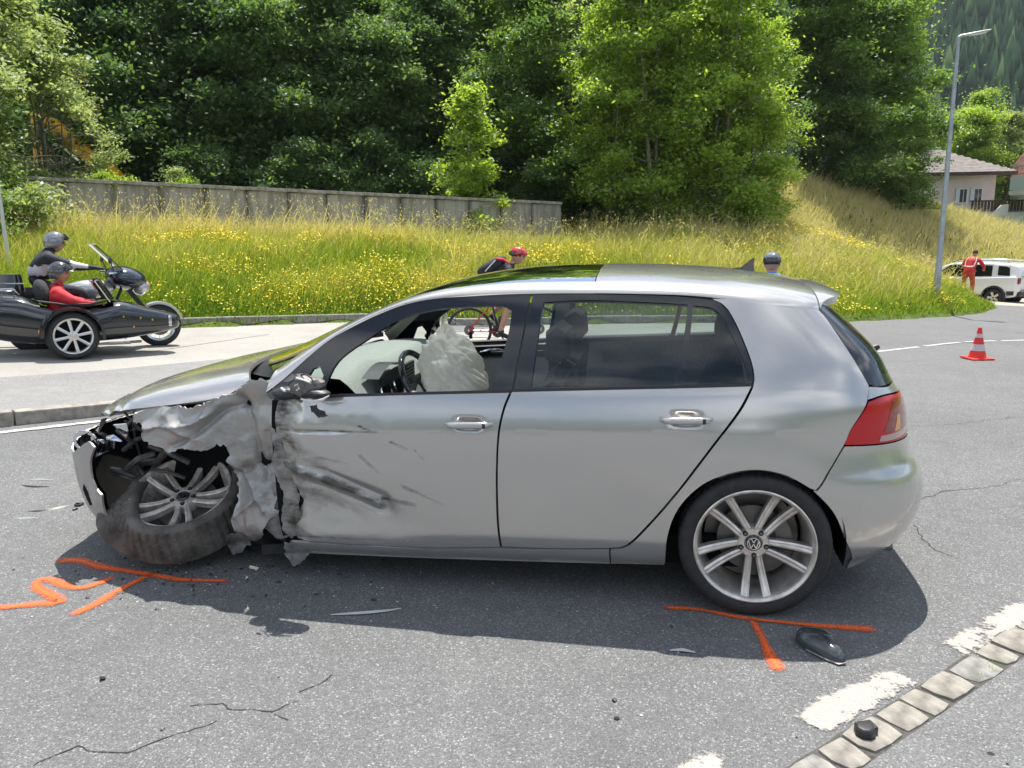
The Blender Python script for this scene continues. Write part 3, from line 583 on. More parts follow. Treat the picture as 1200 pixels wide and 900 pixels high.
# far side: the same doors, quarter and sill, undamaged
skin('front_door',[(-2.19,.902)]+FD[1:11]+[(-2.15,.211),(-2.17,.36),(-2.19,.55),(-2.2,.75)],M_PAINT,side=1,res=.04,attr=lambda a,z:0*a,label='undamaged far front door')
skin('rear_door',RD,M_PAINT,side=1,res=.04,attr=lambda a,z:0*a); skin('rear_quarter_panel',QP,M_PAINT,side=1,res=.035,corner=28,attr=lambda a,z:0*a); skin('sill',SILL,M_PAINT,side=1,res=.04,off=.004,attr=lambda a,z:0*a)
arch=[(-2.637+.36*math.cos(t),.318+.36*math.sin(t)) for t in np.linspace(-.35,PI+.3,14)]
skin('front_wing',[(-2.2,.21),(-2.2,.75),(-2.196,.90),(-2.25,.965),(-2.5,.90),(-2.9,.845),(-3.1,.81),(-3.3,.72),(-3.18,.64),(-3.05,.45)]+arch[::-1],M_PAINT,side=1,res=.04,attr=lambda a,z:0*a)
# ---- window frames and glass
FG=[(-1.90,.937),(-1.925,.955),(-1.87,1.078),(-1.738,1.176),(-1.583,1.267),(-1.423,1.309),(-1.224,1.324),(-1.097,1.324),(-1.067,1.306),(-1.074,1.211),(-1.131,.970)]
FQ=[(-2.05,.933),(-1.99,1.045),(-1.958,1.056),(-1.935,1.017),(-1.955,.938)]
RG=[(-.961,.985),(-.935,1.25),(-.924,1.342),(-.685,1.35),(-.264,1.332),(-.30,1.2),(-.349,1.008)]
RQ=[(-.322,1.008),(-.23,1.329),(-.107,1.318),(-.055,1.281),(-.021,1.10),(-.019,1.030),(-.046,1.020)]
FFR=[(-2.19,.908),(-2.213,.93),(-2.137,.987),(-2.043,1.071),(-1.946,1.152),(-1.828,1.224),(-1.709,1.282),(-1.569,1.331),(-1.428,1.357),(-1.228,1.369),(-.985,1.375),(-1.004,1.25),(-1.046,.966),(-1.431,.949),(-1.837,.929)]
RFR=[(-.974,1.375),(-.687,1.374),(-.392,1.368),(-.094,1.350),(-.045,1.332),(-.019,1.308),(-.004,1.253),(.006,1.101),(.001,1.034),(-.008,1.014),(-.31,1.0),(-.671,.985),(-1.034,.968),(-.994,1.25)]
for sd_ in (-1,1):
    r_=.03 if sd_<0 else .05
    f1=skin('window_frame',FFR,M_BLACKG,res=r_,side=sd_,off=-.002,rim=.016,holes=(FG,FQ)); f2=skin('window_frame',RFR,M_BLACKG,res=r_,side=sd_,off=-.002,rim=.03,holes=(RG,RQ))
    skin('window',FQ,M_GLASS,parent=f1,side=sd_,off=-.014,rim=0,res=.05); skin('window',RG,M_TINT,parent=f2,side=sd_,off=-.008,rim=0,res=.05); skin('window',RQ,M_TINT,parent=f2,side=sd_,off=-.008,rim=0,res=.05)
    if sd_>0: pass
    # rubber sealing strips below the glass
    skin('window_seal',[(-2.17,.905),(-1.837,.9275),(-1.431,.9475),(-1.05,.963),(-1.052,.974),(-1.431,.958),(-1.837,.938),(-2.17,.914)],M_BLACKR,side=sd_,off=.004,res=.02,rim=.008)
    skin('window_seal',[(-1.038,.9665),(-.671,.9825),(-.31,.9975),(-.008,1.010),(-.008,1.021),(-.31,1.008),(-.671,.993),(-1.036,.977)],M_BLACKR,side=sd_,off=.004,res=.02,rim=.008)
# ---- roof: side rails, panorama glass, rear panel, windscreen
TR=.42
ua=np.concatenate([np.linspace(-2.213,-1.0,50),np.linspace(-.97,.30,36),np.linspace(.32,.497,8)])
for sd_ in (-1,1):
    psurf('roof_rail',lambda u,v:loft(u,v,sd_),np.append(ua[ua<-.70],-.70),np.linspace(0,TR*.62,9),M_PAINT,flip=sd_<0)
    u2=ua[(ua>-.71)]; u2[0]=-.70
    psurf('roof_panel',lambda u,v:loft(u,v,sd_),u2,np.concatenate([np.linspace(0,TR,14),np.linspace(TR+.05,1,12)]),M_PAINT,flip=sd_<0)
    u3=np.linspace(-1.70,-.706,26)
    psurf('sunroof',lambda u,v:loft(u,v,sd_,.004),u3,np.linspace(TR*.62+.004,1,16),M_SUNR,flip=sd_<0)
    psurf('headliner',lambda u,v:loft(u,v,sd_,.03),np.linspace(-.68,.40,20),np.linspace(.06,1,12),M_LINER,flip=sd_>0); psurf('headliner',lambda u,v:loft(u,v,sd_,.03),np.linspace(-1.66,-.68,20),np.linspace(.06,.40,5),M_LINER,flip=sd_>0)
    psurf('pillar_trim',lambda u,v:loft(u,v,sd_,.02),np.linspace(-2.2,-1.6,20),np.linspace(0.02,TR*.6,5),M_LINER,flip=sd_>0)
    def wind(u,v,sd=sd_):
        a=-2.24+u*(.55); E=loft(np.clip(a,-2.213,-1.6),TR*.62+0*v,sd); Xc=-2.50+u*.80; C=np.stack([Xc+0*v,0*Xc,cs(Xc,*ZR)],-1); s_=v
        return np.stack([C[...,0]+(E[...,0]-C[...,0])*s_**2.2,E[...,1]*s_,C[...,2]+(E[...,2]-C[...,2])*s_**2.4],-1)-np.array([0,0,.006])
    psurf('windscreen',wind,np.linspace(0,1,20),np.linspace(0,1,14),M_WSG,flip=sd_>0)
    psurf('cowl',lambda u,v:wind(-.22*u,v)+np.array([0,0,-.03])*u[...,None],np.linspace(0,1,4),np.linspace(0,1,10),M_PLAST,flip=sd_>0)
# antenna fin
b=MB()
for i in range(1):
    prof=[(-.085,0),(-.06,.006),(-.01,.018),(.02,.05),(.038,.068),(.046,.066),(.044,.04),(.052,.0)]
    V=[];n=len(prof)
    for s_,w_ in ((-1,1),(1,1)):
        V+=[Vector((x,s_*(.024*(1-z/.085)*(1-abs(x)/.2)+.002),z)) for x,z in prof]
    b.add(V,[tuple(range(n))[::-1],tuple(range(n,2*n))]+[(i,(i+1)%n,n+(i+1)%n,n+i) for i in range(n)])
b.build('antenna_fin',M_BLACKG,car,loc=(-.005,0,float(cs(0,*ZR))-.004),rot=(0,.09,0))
# spoiler
def spoil(u,v,sd=-1,low=0.):
    A=loft(.505+0*u,v,sd); zc=float(cs(.22,*ZR)); ed=1-v
    Tz=1.352-.012*ed**4-.0*u; B_=np.stack([A[...,0]*0+.415-.13*ed**2,A[...,1]*(.86+.02*v),Tz-.0*ed],-1); k=u
    P=A*(1-k)[...,None]+B_*k[...,None]; P[...,2]+=.012*np.sin(PI*k)*v
    P[...,2]-=low*(.9*k+.15); P[...,1]*=(1-.04*low/.03*.5); return P
for sd_ in (-1,1):
    vs=np.concatenate([np.linspace(0,.4,12),np.linspace(.45,1,10)]); us=np.linspace(.02,1,12)
    U,Vv=np.meshgrid(us,vs,indexing='ij'); top=spoil(U,Vv,sd_); bot=spoil(U,Vv,sd_,.034); bot[:,:,0]-=.006
    I=np.arange(U.size).reshape(U.shape); F=np.stack([I[:-1,:-1],I[1:,:-1],I[1:,1:],I[:-1,1:]],-1).reshape(-1,4); n=U.size
    e1=np.stack([I[-1,:-1],I[-1,1:],I[-1,1:]+n,I[-1,:-1]+n],-1); e2=np.stack([I[:-1,0],I[1:,0],I[1:,0]+n,I[:-1,0]+n],-1); e0=np.stack([I[0,:-1],I[0,1:],I[0,1:]+n,I[0,:-1]+n],-1)
    me=npmesh('spoiler',np.concatenate([top.reshape(-1,3),bot.reshape(-1,3)]),np.concatenate([F,F[:,::-1]+n,e1,e2,e0]),True)
    bm=bmesh.new(); bm.from_mesh(me); bmesh.ops.remove_doubles(bm,verts=bm.verts,dist=1e-5); bmesh.ops.recalc_face_normals(bm,faces=bm.faces)
    for f in bm.faces: f.smooth=True
    for e in bm.edges:
        if e.is_manifold and e.calc_face_angle(0)>.7: e.smooth=False
    bm.to_mesh(me); bm.free(); link('spoiler',me,M_PAINT,car)
# ---- rear end
RGP=[(.476,1.003),(.454,1.092),(.466,1.194),(.500,1.28),(.53,1.318),(.8,1.345),(1.346,1.348),(1.346,.985),(.8,.985),(.6,.985)]
TLP=[(.312,.765),(.346,.838),(.437,.936),(.56,.947),(.83,.922),(.862,.83),(.85,.742),(.7,.742),(.496,.752)]
TG=[(.438,.946),(.474,.994),(.6,.978),(.8,.978),(1.346,.978),(1.346,.60),(.95,.60),(.872,.735),(.872,.928),(.565,.954)]
BP=[(.180,.579),(.234,.646),(.314,.758),(.496,.746),(.7,.736),(.86,.728),(.93,.60),(1.346,.592),(1.346,.235),(.75,.215),(.6,.19),(.451,.165),(.44,.18),(.30,.349),(.228,.489),(.166,.58)]
for sd_ in (-1,1):
    skin('rear_window',RGP,M_RGL,side=sd_,off=-.008,rim=0,res=.04)
    skin('window_frame',[(.476,1.003),(.454,1.092),(.466,1.194),(.500,1.28),(.53,1.318),(.60,1.318),(.59,1.28),(.57,1.194),(.565,1.092),(.60,1.035),(.72,1.02),(1.346,1.02),(1.346,.985),(.6,.985)],M_BLACKG,side=sd_,off=-.005,rim=.02,res=.03)
    skin('tailgate',TG,M_PAINT,side=sd_,res=.03,attr=lambda a,z:0*a)
    tl=skin('tail_light',TLP,M_RED,side=sd_,res=.02,off=-.002,rim=.02)
    skin('lens',[(.50,.80),(.56,.90),(.60,.932),(.80,.912),(.835,.83),(.83,.775),(.68,.765)],M_REDD,parent=tl,side=sd_,off=-.0005,rim=0,res=.03)
    skin('lens',[(.475,.762),(.485,.785),(.66,.785),(.845,.795),(.842,.765),(.7,.757),(.55,.757)],M_CLEAR,parent=tl,side=sd_,off=.0003,rim=0,res=.02)
    skin('lens',[(.58,.79),(.60,.86),(.63,.862),(.64,.79)],M_AMB,parent=tl,side=sd_,off=.0003,rim=0,res=.02)
    skin('rear_bumper',BP,M_PAINT,side=sd_,res=.025,attr=lambda a,z:.45*np.exp(-(((a-.46)/.03)**2+((z-.27)/.03)**2))+.5*np.exp(-(((a-.33)/.015)**2+((z-.5)/.02)**2)),corner=30)
    skin('reflector',[(.60,.270),(.61,.255),(.80,.262),(.81,.285),(.78,.292)],M_RED,side=sd_,off=.002,rim=.004,res=.02)
b=MB(); b.tube([(.50,-.46,.205),(.655,-.46,.205)],.034,16,False); b.tube([(.50,-.46,.205),(.63,-.46,.205)],.030,16); b.build('exhaust_tip',M_STEEL,car)
b=MB(); b.tube([(.55,.0,1.02),(.63,.0,1.04),(.66,.0,1.06)],[.03,.022,.012],10); b.tube([(.60,0,1.06),(.52,.25,1.10)],.008,6); b.build('rear_wiper',M_PLAST,car)
# ---- bonnet
HE=np.array([(-3.307,.60,.742),(-3.137,.67,.782),(-2.998,.72,.812),(-2.7,.775,.857),(-2.484,.79,.895),(-2.40,.775,.935),(-2.345,.755,.976)])
HC=([-3.5,-3.42,-3.3,-3.22,-3.08,-2.94,-2.71,-2.59,-2.46],[.715,.775,.825,.860,.902,.935,.980,1.004,1.02])
def bonnet(u,v):
    uu=u*(len(HE)-1); xe=cs(uu,range(len(HE)),HE[:,0]); ye=cs(uu,range(len(HE)),HE[:,1]); ze=cs(uu,range(len(HE)),HE[:,2]); s_=np.abs(v)
    xc=-3.47+(xe+3.307)*(.95/.962); X=xc+(xe-xc)*s_**2.6; zc=cs(xc,*HC); g=.22*s_**2+.78*s_**11; Z=zc+(ze-zc)*g
    near=(v<0); ripple=near*sstep(.25,0,u)*s_**6*.012*np.sin(u*60)+near*s_**8*sstep(.5,.1,u)*.006*crumple(u*1.2,v,3,.6)
    return np.stack([X,v*ye,Z+ripple],-1)
hood=psurf('bonnet',bonnet,np.linspace(0,1,46),np.concatenate([-np.linspace(1,.75,14),np.linspace(-.7,.7,20),np.linspace(.75,1,12)]),M_PAINT,thick=.018)
at=hood.data.attributes.new('scuff','FLOAT','POINT')
# ---- crushed near front wing
FN=[(-3.07,.795),(-2.95,.825),(-2.735,.855),(-2.437,.897),(-2.367,.945),(-2.314,.980),(-2.251,.998),(-2.212,.975),(-2.238,.925),(-2.178,.898),(-2.178,.795),(-2.190,.70),(-2.200,.589),(-2.215,.52),(-2.200,.463),(-2.215,.378),(-2.180,.351),(-2.20,.32),(-2.25,.305),(-2.30,.235),(-2.38,.215),(-2.475,.215),(-2.475,.296),(-2.46,.40),(-2.462,.499),(-2.462,.590),(-2.48,.655),(-2.613,.640),(-2.70,.652),(-2.771,.626),(-2.861,.643),(-2.931,.663),(-2.964,.688),(-2.95,.715),(-3.0,.74),(-3.071,.735),(-3.12,.77)]
fen=skin('front_wing',FN,M_PAINTD,res=.009,disp=fend_disp,attr=fend_scuff,jag=.012,rim=.006,label='crushed and torn silver front wing')
skin('torn_liner',[(-2.22,.50),(-2.16,.47),(-2.175,.38),(-2.14,.31),(-2.17,.22),(-2.25,.19),(-2.3,.27),(-2.22,.35)],M_PLASTG,parent=fen,res=.014,disp=lambda a,z:(.02*crumple(a,z,3,1.5),-.05+.03*crumple(a,z,9,1.2),0*a),jag=.02,rim=.004)
skin('torn_liner',[(-2.62,.17),(-2.40,.24),(-2.34,.20),(-2.42,.15),(-2.5,.10),(-2.58,.06)],M_PLASTG,parent=fen,res=.014,disp=lambda a,z:(.02*crumple(a,z,5,1.5),-.12+.03*crumple(a,z,19,1.2),-.02+0*a),jag=.02,rim=.004)
skin('door_edge',[(-2.195,.78),(-2.15,.78),(-2.13,.62),(-2.10,.52),(-2.085,.40),(-2.09,.24),(-2.16,.21),(-2.185,.30),(-2.17,.42),(-2.19,.55),(-2.18,.68)],M_PAINTD,parent=fdoor,res=.010,off=-.028,disp=lambda a,z:(.022*crumple(a,z,13,1.3),.034*crumple(a,z,29,1.1),0*a),attr=lambda a,z:.55+.3*fbm(a,z,6,3,9),jag=.010,rim=.005,label='buckled and blackened front edge of the front door')
skin('torn_sill_end',[(-2.18,.20),(-2.08,.19),(-2.06,.15),(-2.10,.10),(-2.16,.05),(-2.21,.11)],M_PLASTG,res=.012,disp=lambda a,z:(.02*crumple(a,z,43,1.5),.0+.025*crumple(a,z,49,1.4),0*a),jag=.014,rim=.005)
# ---- front bumper, pushed forward, near corner torn off at the wheel
BF=[(-4.05,.60),(-3.6,.62),(-3.45,.60),(-3.35,.575),(-3.25,.56),(-3.16,.60),(-3.06,.655),(-3.0,.63),(-3.035,.55),(-3.04,.46),(-3.0,.41),(-2.97,.385),(-2.985,.30),(-2.98,.20),(-2.975,.11),(-3.08,.10),(-3.2,.11),(-3.35,.13),(-3.6,.17),(-4.05,.18)]
def bf_disp(a,z):
    k=sstep(-3.7,-3.3,a); return -.10-.075*k+.006*crumple(a,z,51,.8),.015*k+.008*crumple(a,z,61,.7)-.02*sstep(.3,.1,z),0*a
skin('front_bumper',BF,M_PAINTD,res=.014,disp=bf_disp,jag=.004,rim=.01,attr=lambda a,z:.22+.25*fbm(a,z,5,4,7),label='scuffed front bumper torn open at the wheel')
skin('bumper_dark_lining',BF,M_CAVITY,res=.04,disp=bf_disp,off=-.035,rim=0); skin('bumper_dark_lining',[(-4.05,.60),(-3.4,.60),(-3.1,.61),(-3.03,.45),(-3.02,.3),(-3.1,.2),(-3.5,.17),(-4.05,.18)],M_CAVITY,side=1,res=.06,disp=lambda a,z:(-.10+0*a,0*a,0*a),off=-.035,rim=0)  # black lining added so the open bumper looks dark inside
skin('fog_light',[(-3.19,.37),(-3.155,.405),(-3.125,.37),(-3.13,.30),(-3.17,.285)],M_CAVITY,res=.02,disp=bf_disp,off=.003,rim=.004)
skin('front_bumper',[(-4.05,.60),(-3.4,.60),(-3.1,.61),(-3.03,.45),(-3.02,.3),(-3.1,.2),(-3.5,.17),(-4.05,.18)],M_PAINT,side=1,res=.05,disp=lambda a,z:(-.10+0*a,0*a,0*a),attr=lambda a,z:0*a)
# ---- broken headlight and dark engine bay
b=MB(); hl=empty('headlight',(0,0,0)); hl.parent=car; hl['label']='smashed near headlight with broken chrome ring'
b.grid(lambda u,v:Vector((-3.24+.05*math.cos(u*2*PI)*(1+.2*v)-.02*v,-.70-.04*v+.02*math.cos(u*2*PI),.62+.055*math.sin(u*2*PI)*(1+.2*v))),18,4,cu=True); b.build('lamp_housing',M_BLACKG,hl)
b=MB(); b.tube([(-3.30+.065*math.cos(t),-.735,.632+.05*math.sin(t)) for t in np.linspace(.4,4.9,16)],[.006+.008*abs(math.sin(i*.25)) for i in range(16)],8,flat=.5); b.build('chrome_ring',M_CHROME,hl)
b=MB()
for i in range(7):
    r=random.Random(40+i); c=Vector((-3.28+.2*r.random(),-.70-.03*r.random(),.60+.15*r.random())); P=[c+Vector((r.uniform(-.05,.05),r.uniform(-.02,.02),r.uniform(-.05,.05))) for _ in range(4)]; b.add(P+[p+Vector((.004,.006,.003)) for p in P],[(0,1,2),(0,2,3),(4,6,5),(4,7,6),(0,4,5,1),(1,5,6,2),(2,6,7,3),(3,7,4,0)])
b.build('lens_shard',M_CHROME,hl,smooth=False)
b=MB(); b.box((-2.80,0.10,.52),(.86,1.10,.40),Euler((.05,.06,.12)).to_matrix()); b.box((-1.2,0,.24),(2.3,1.5,.14)); b.box((.2,0,.38),(.8,1.15,.28)); b.box((-2.33,0,.62),(.12,1.5,.62)); b.build('underbody',M_CAVITY,car,smooth=False)  # black boxes added to darken the engine bay and close the floor
b=MB(); r=random.Random(5)
for i in range(16):
    p=Vector((r.uniform(-3.22,-2.95),r.uniform(-.66,-.5),r.uniform(.35,.68))); q_=p+Vector((r.uniform(-.15,.25),r.uniform(-.05,.1),r.uniform(-.12,.12))); b.tube([p,(p+q_)/2+Vector((0,-.02,.02)),q_],r.uniform(.006,.016),6)
b.tube([(-3.2,-.5,.45),(-3.0,-.60,.5),(-2.9,-.6,.6)],.02,10); b.build('engine_bay_part',M_PLASTD,car)
b=MB(); b.tube([(-2.2,-.7,.14),(-2.5,-.62,.12),(-2.75,-.55,.10)],[.035,.03,.03],8); b.box((-2.28,-.66,.12),(.22,.2,.05),Euler((0,.1,.5)).to_matrix()); b.box((-2.45,-.5,.2),(.3,.12,.1)); b.build('suspension_arm',M_PLAST,car)
# black inner shells added behind the gaps to keep light out; wheel house
for sd_ in (-1,1):
    o=skin('light_block_shell',[(-2.2,.17),(-2.2,.895),(-1.4,.93),(-.05,.995),(.42,.99),(.44,.93),(.32,.76),(.22,.62),(.10,.69),(-.03,.71),(-.17,.68),(-.28,.61),(-.37,.5),(-.41,.34),(-.41,.2)],M_CAVITY,side=sd_,off=-.04,rim=0,res=.05)
    psurf('wheel_arch_liner',lambda u,v:np.stack([.372*np.cos(u),sd_*(.86-.30*v),.325+.372*np.sin(u)],-1),np.linspace(-.22,PI+.22,30),np.linspace(.04,1,4),M_CAVITY,flip=sd_<0)
# door handles
for (cx,cz),sd_,dp in (((-1.235,.822),-1,fdoor),((-.297,.868),-1,rdoor),((-1.235,.822),1,None),((-.297,.868),1,None)):
    b=MB(); P=[]
    for k in range(15):
        s_=k/14-.5; a_=cx+s_*.215; z_=cz+.007*s_; X_,Y_=M(a_,z_); o_=.030*(1-abs(2*s_)**6)-.004; P.append((float(X_),sd_*(float(Y_)+o_),z_))
    b.tube(P,[.010+.005*(1-abs(2*(k/14-.5))**4) for k in range(15)],12,flat=.7); h_=b.build('door_handle',M_PAINT,dp or car)
    b=MB(); X_,Y_=M(cx+.075,cz); b.box((float(X_),sd_*(float(Y_)+.024),cz+.001),(.012,.02,.022)); b.build('handle_seam',M_BLACKR,h_) if sd_<0 else None
# ---- smashed door mirror hanging at the front window corner
mr=empty('door_mirror',(0,0,0)); mr.parent=car; mr['label']='smashed door mirror stump with bare housing parts'
def blob(c,rad,seed,amp,n=16,sq=1.):
    b=MB(); b.ball(c,rad,n); r=random.Random(seed); V=[]
    for p in b.v:
        d=Vector(p)-Vector(c); k=1+amp*float(crumple(np.array([d.x*3+d.y]),np.array([d.z*3]),seed,1.5)[0]); V.append(tuple(Vector(c)+d*k))
    b.v=V; return b
blob((-1.985,-.905,.985),(.085,.055,.055),3,.35,20).build('mirror_housing',mat('grey_mirror_plastic',(.13,.125,.12),.5,noise=(30,.4)),mr,ang=20)
blob((-1.94,-.915,.955),(.085,.045,.025),8,.2,18).build('mirror_base',M_PLAST,mr,ang=20)
blob((-2.09,-.88,.945),(.07,.05,.03),6,.25,16).build('mirror_foot',M_PLAST,mr,ang=20)
b=MB(); b.tube([(-1.985,-.955,.935),(-1.93,-.965,.925),(-1.88,-.96,.935),(-1.855,-.94,.95)],[.004,.007,.006,.003],8,flat=.6); b.tube([(-2.0,-.955,1.03),(-1.96,-.96,1.022),(-1.93,-.955,1.01)],.005,6); b.tube([(-2.07,-.965,.985),(-2.045,-.98,.975)],.006,6)
b.tube([(-2.01,-.955,.995),(-1.99,-.965,1.005),(-1.985,-.965,.985),(-2.0,-.96,.975)],.004,6); b.build('bright_fragment',mat('white_plastic',(.7,.7,.68),.4),mr)
b=MB(); b.tube([(-1.99,-.93,1.04),(-1.96,-.94,1.045),(-1.93,-.95,1.03),(-1.91,-.96,1.0)],.004,6); b.tube([(-2.04,-.95,1.0),(-2.0,-.97,1.03)],.003,6); b.build('mirror_wire',M_BLACKR,mr)
b=MB(); b.add([(-2.08,-.93,1.01),(-2.03,-.93,1.045),(-1.985,-.93,1.035),(-2.05,-.94,1.01)],[(0,1,2,3)]); b.build('mirror_shard',M_STEEL,mr,smooth=False)
skin('paint_chip',[(-1.99,.885),(-1.96,.89),(-1.93,.868),(-1.90,.845),(-1.915,.832),(-1.95,.838),(-1.965,.85),(-1.985,.86)],mat('exposed_primer',(.05,.05,.05),.8,noise=(60,.5)),parent=fdoor,res=.012,off=.001,rim=0,jag=.012)
# ---- wheels
def tyre_mesh(fold=None,nphi=200,tread=True):
    prof=[(.240,.086),(.250,.100),(.268,.110),(.288,.1135),(.302,.109),(.312,.100),(.3175,.088),(.3195,.070),(.3195,.050),(.314,.047),(.314,.041),(.32,.038),(.32,.006),(.3145,.003),(.3145,-.003),(.32,-.006),(.32,-.038),(.314,-.041),(.314,-.047),(.3195,-.05),(.3195,-.07),(.3175,-.088),(.312,-.1),(.302,-.109),(.288,-.1135),(.268,-.11),(.25,-.1),(.24,-.086)]
    P=np.array(prof); n=len(P); V=np.zeros((nphi,n,3))
    for i in range(nphi):
        ph=2*PI*i/nphi; Q=P.copy()
        if tread and (i%3==0 if fold is None else i%5<2): Q[(Q[:,0]>.315)&(np.abs(Q[:,1])>(.04 if fold is None else .0))&(np.abs(Q[:,1])<.095),0]-=(.005 if fold is None else .009)
        dr=dz_=0
        if fold is not None:
            be,dr,dz_=fold(ph); c_=np.array([.28,0]); d=Q-c_; cb,sb=math.cos(be),math.sin(be); Q=c_+np.stack([d[:,0]*cb-d[:,1]*sb,d[:,0]*sb+d[:,1]*cb],1)
        V[i,:,0]=(Q[:,0]+dr)*math.cos(ph); V[i,:,1]=(Q[:,0]+dr)*math.sin(ph); V[i,:,2]=Q[:,1]+dz_
    I=np.arange(nphi*n).reshape(nphi,n); J=np.roll(I,-1,0); F=np.stack([I[:,:-1],J[:,:-1],J[:,1:],I[:,1:]],-1).reshape(-1,4)
    F2=np.stack([I[:,-1],J[:,-1],J[:,0],I[:,0]],-1); F=np.concatenate([F,F2])
    me=npmesh('tyre',V.reshape(-1,3),F,True); b_=bmesh.new(); b_.from_mesh(me)
    for e in b_.edges:
        if e.is_manifold and e.calc_face_angle(0)>.7: e.smooth=False
    b_.to_mesh(me); b_.free(); return me
SP={}
def rim_parts(parent,m_rim,m_disc,disc=True):
    b=MB(); b.lathe([(.240,.088),(.2535,.098),(.2545,.106),(.249,.1085),(.242,.104),(.236,.094),(.231,.07),(.222,.03),(.214,-.02),(.214,-.085),(.236,-.098),(.24,-.09),(.222,-.08),(.222,-.02),(.23,.03),(.238,.07)],72,close=True); rim=b.build('rim',m_rim,parent,ang=50)
    key=('spoke',m_rim.name)
    if key not in SP:
        ms=[]
        for s_ in (-1,1):
            b=MB(); rows=[]
            for j in range(12):
                t=j/11; r_=.045+t*.197; off=s_*(.0185+.030*t**1.15); h=.058+.012*t+.028*t**3-.006*math.sin(PI*t); wd=(.013+.0045*t); dp=.032+.012*t
                c=Vector((r_,off,h)); ss=s_
                rows.append([c+Vector((0,-wd,-dp)),c+Vector((0,-wd,-.005)),c+Vector((0,-wd*.45,0)),c+Vector((0,ss*wd*.25,-.002)),c+Vector((0,wd*.5,0)),c+Vector((0,wd,-.005)),c+Vector((0,wd,-dp))])
            b.add([p for rw in rows for p in rw],[(i*7+q,i*7+(q+1)%7,(i+1)*7+(q+1)%7,(i+1)*7+q) for i in range(11) for q in range(7)]); ms.append(b.mesh('spoke',True,28))
        b=MB(); b.tube([(.055,0,.056),(.055,0,.063)],.0115,14); rc=b.mesh('bolt_recess'); b=MB(); b.tube([(.055,0,.058),(.055,0,.066)],.0075,6); bo=b.mesh('wheel_bolt'); SP[key]=(ms,rc,bo)
    ms,rc,bo=SP[key]
    for k in range(5):
        a=math.radians(-86+72*k)
        for m_ in ms: link('spoke',m_,m_rim,rim,rot=(0,0,a))
        link('bolt_recess',rc,M_CAVITY,rim,rot=(0,0,a)); link('wheel_bolt',bo,M_DISC,rim,rot=(0,0,a))
    b=MB(); b.lathe([(.0,.050),(.034,.050),(.036,.058),(.040,.061),(.062,.060),(.070,.050),(.072,.0)],40); b.build('hub',m_rim,rim)
    b=MB(); b.lathe([(0,.0655),(.0275,.0655),(.030,.064),(.0325,.061)],32); cap=b.build('centre_cap',M_BLACKG,rim)
    # VW letters in a ring, raised metal
    b=MB(); b.lathe([(.0245,.0655),(.0245,.0675),(.0275,.0675),(.0275,.0655)],32)
    def stroke(p,q,w_=.0034):
        p,q=Vector((*p,0)),Vector((*q,0)); d=(q-p).normalized(); n_=Vector((-d.y,d.x,0))*w_/2; b.prism([tuple((p+n_)[:2]),tuple((q+n_)[:2]),tuple((q-n_)[:2]),tuple((p-n_)[:2])][::-1],.0655,.0675)
    for s_ in (-1,1):
        stroke((s_*.010,.0225),(0,.003)); stroke((s_*.0215,.012),(s_*.0105,-.0215)); stroke((s_*.0105,-.0215),(0,-.0015))
    b.build('emblem',M_CHROME,cap,smooth=False)
    if disc:
        b=MB(); b.lathe([(.06,.03),(.06,.0),(.085,-.005),(.148,-.005),(.15,-.01),(.15,-.022),(.148,-.027),(.05,-.027)],40); b.build('brake_disc',m_disc,parent)
        b=MB(); b.lathe([(.10,.01),(.165,.015),(.168,-.05),(.10,-.045)],12,close=True,a0=-.1,a1=.9); b.lathe([(.0,-.06),(.20,-.06)],30); b.build('brake_caliper',M_DISC,parent)
    return rim
def wheel(loc,rot,m_t,m_r,label=None,tm=None):
    w_=empty('wheel',loc); w_.rotation_euler=rot; w_.parent=car
    if label: w_['label']=label
    link('tyre',tm or tyre_mesh(),m_t,w_); rim_parts(w_,m_r,M_DISC); return w_
wh=wheel((0,-.768,.318),(PI/2,0,0),M_TYRE,M_RIM)
for loc in ((0,.768,.318),(-2.637,.768,.318)):
    c_=copy_tree(wh,car); c_.location=loc; c_.rotation_euler=(PI/2,0,PI)
def fold(ph):
    """tyre off its seat: rolled over on the left, pushed out at the bottom"""
    d=math.atan2(math.sin(ph-math.radians(188)),math.cos(ph-math.radians(188))); k=math.exp(-(d/.52)**2); lo=math.exp(-(math.atan2(math.sin(ph+PI/2),math.cos(ph+PI/2))/1.0)**2); up=math.exp(-(math.atan2(math.sin(ph-PI/2),math.cos(ph-PI/2))/.9)**2)
    return k*1.25+.10*lo,.035*k+.03*lo-.01*up,.05*k+.035*lo-.05*up
bw=wheel((-2.86,-.60,.27),(0,0,0),M_TYRED,M_RIMD,'front wheel folded flat with the tyre twisted off its rim',tm=tyre_mesh(fold,216))
bw.rotation_euler=(Matrix.Rotation(math.radians(12),3,'Z')@Matrix.Rotation(math.radians(90-63),3,'X')@Matrix.Rotation(math.radians(10),3,'Z')).to_euler()
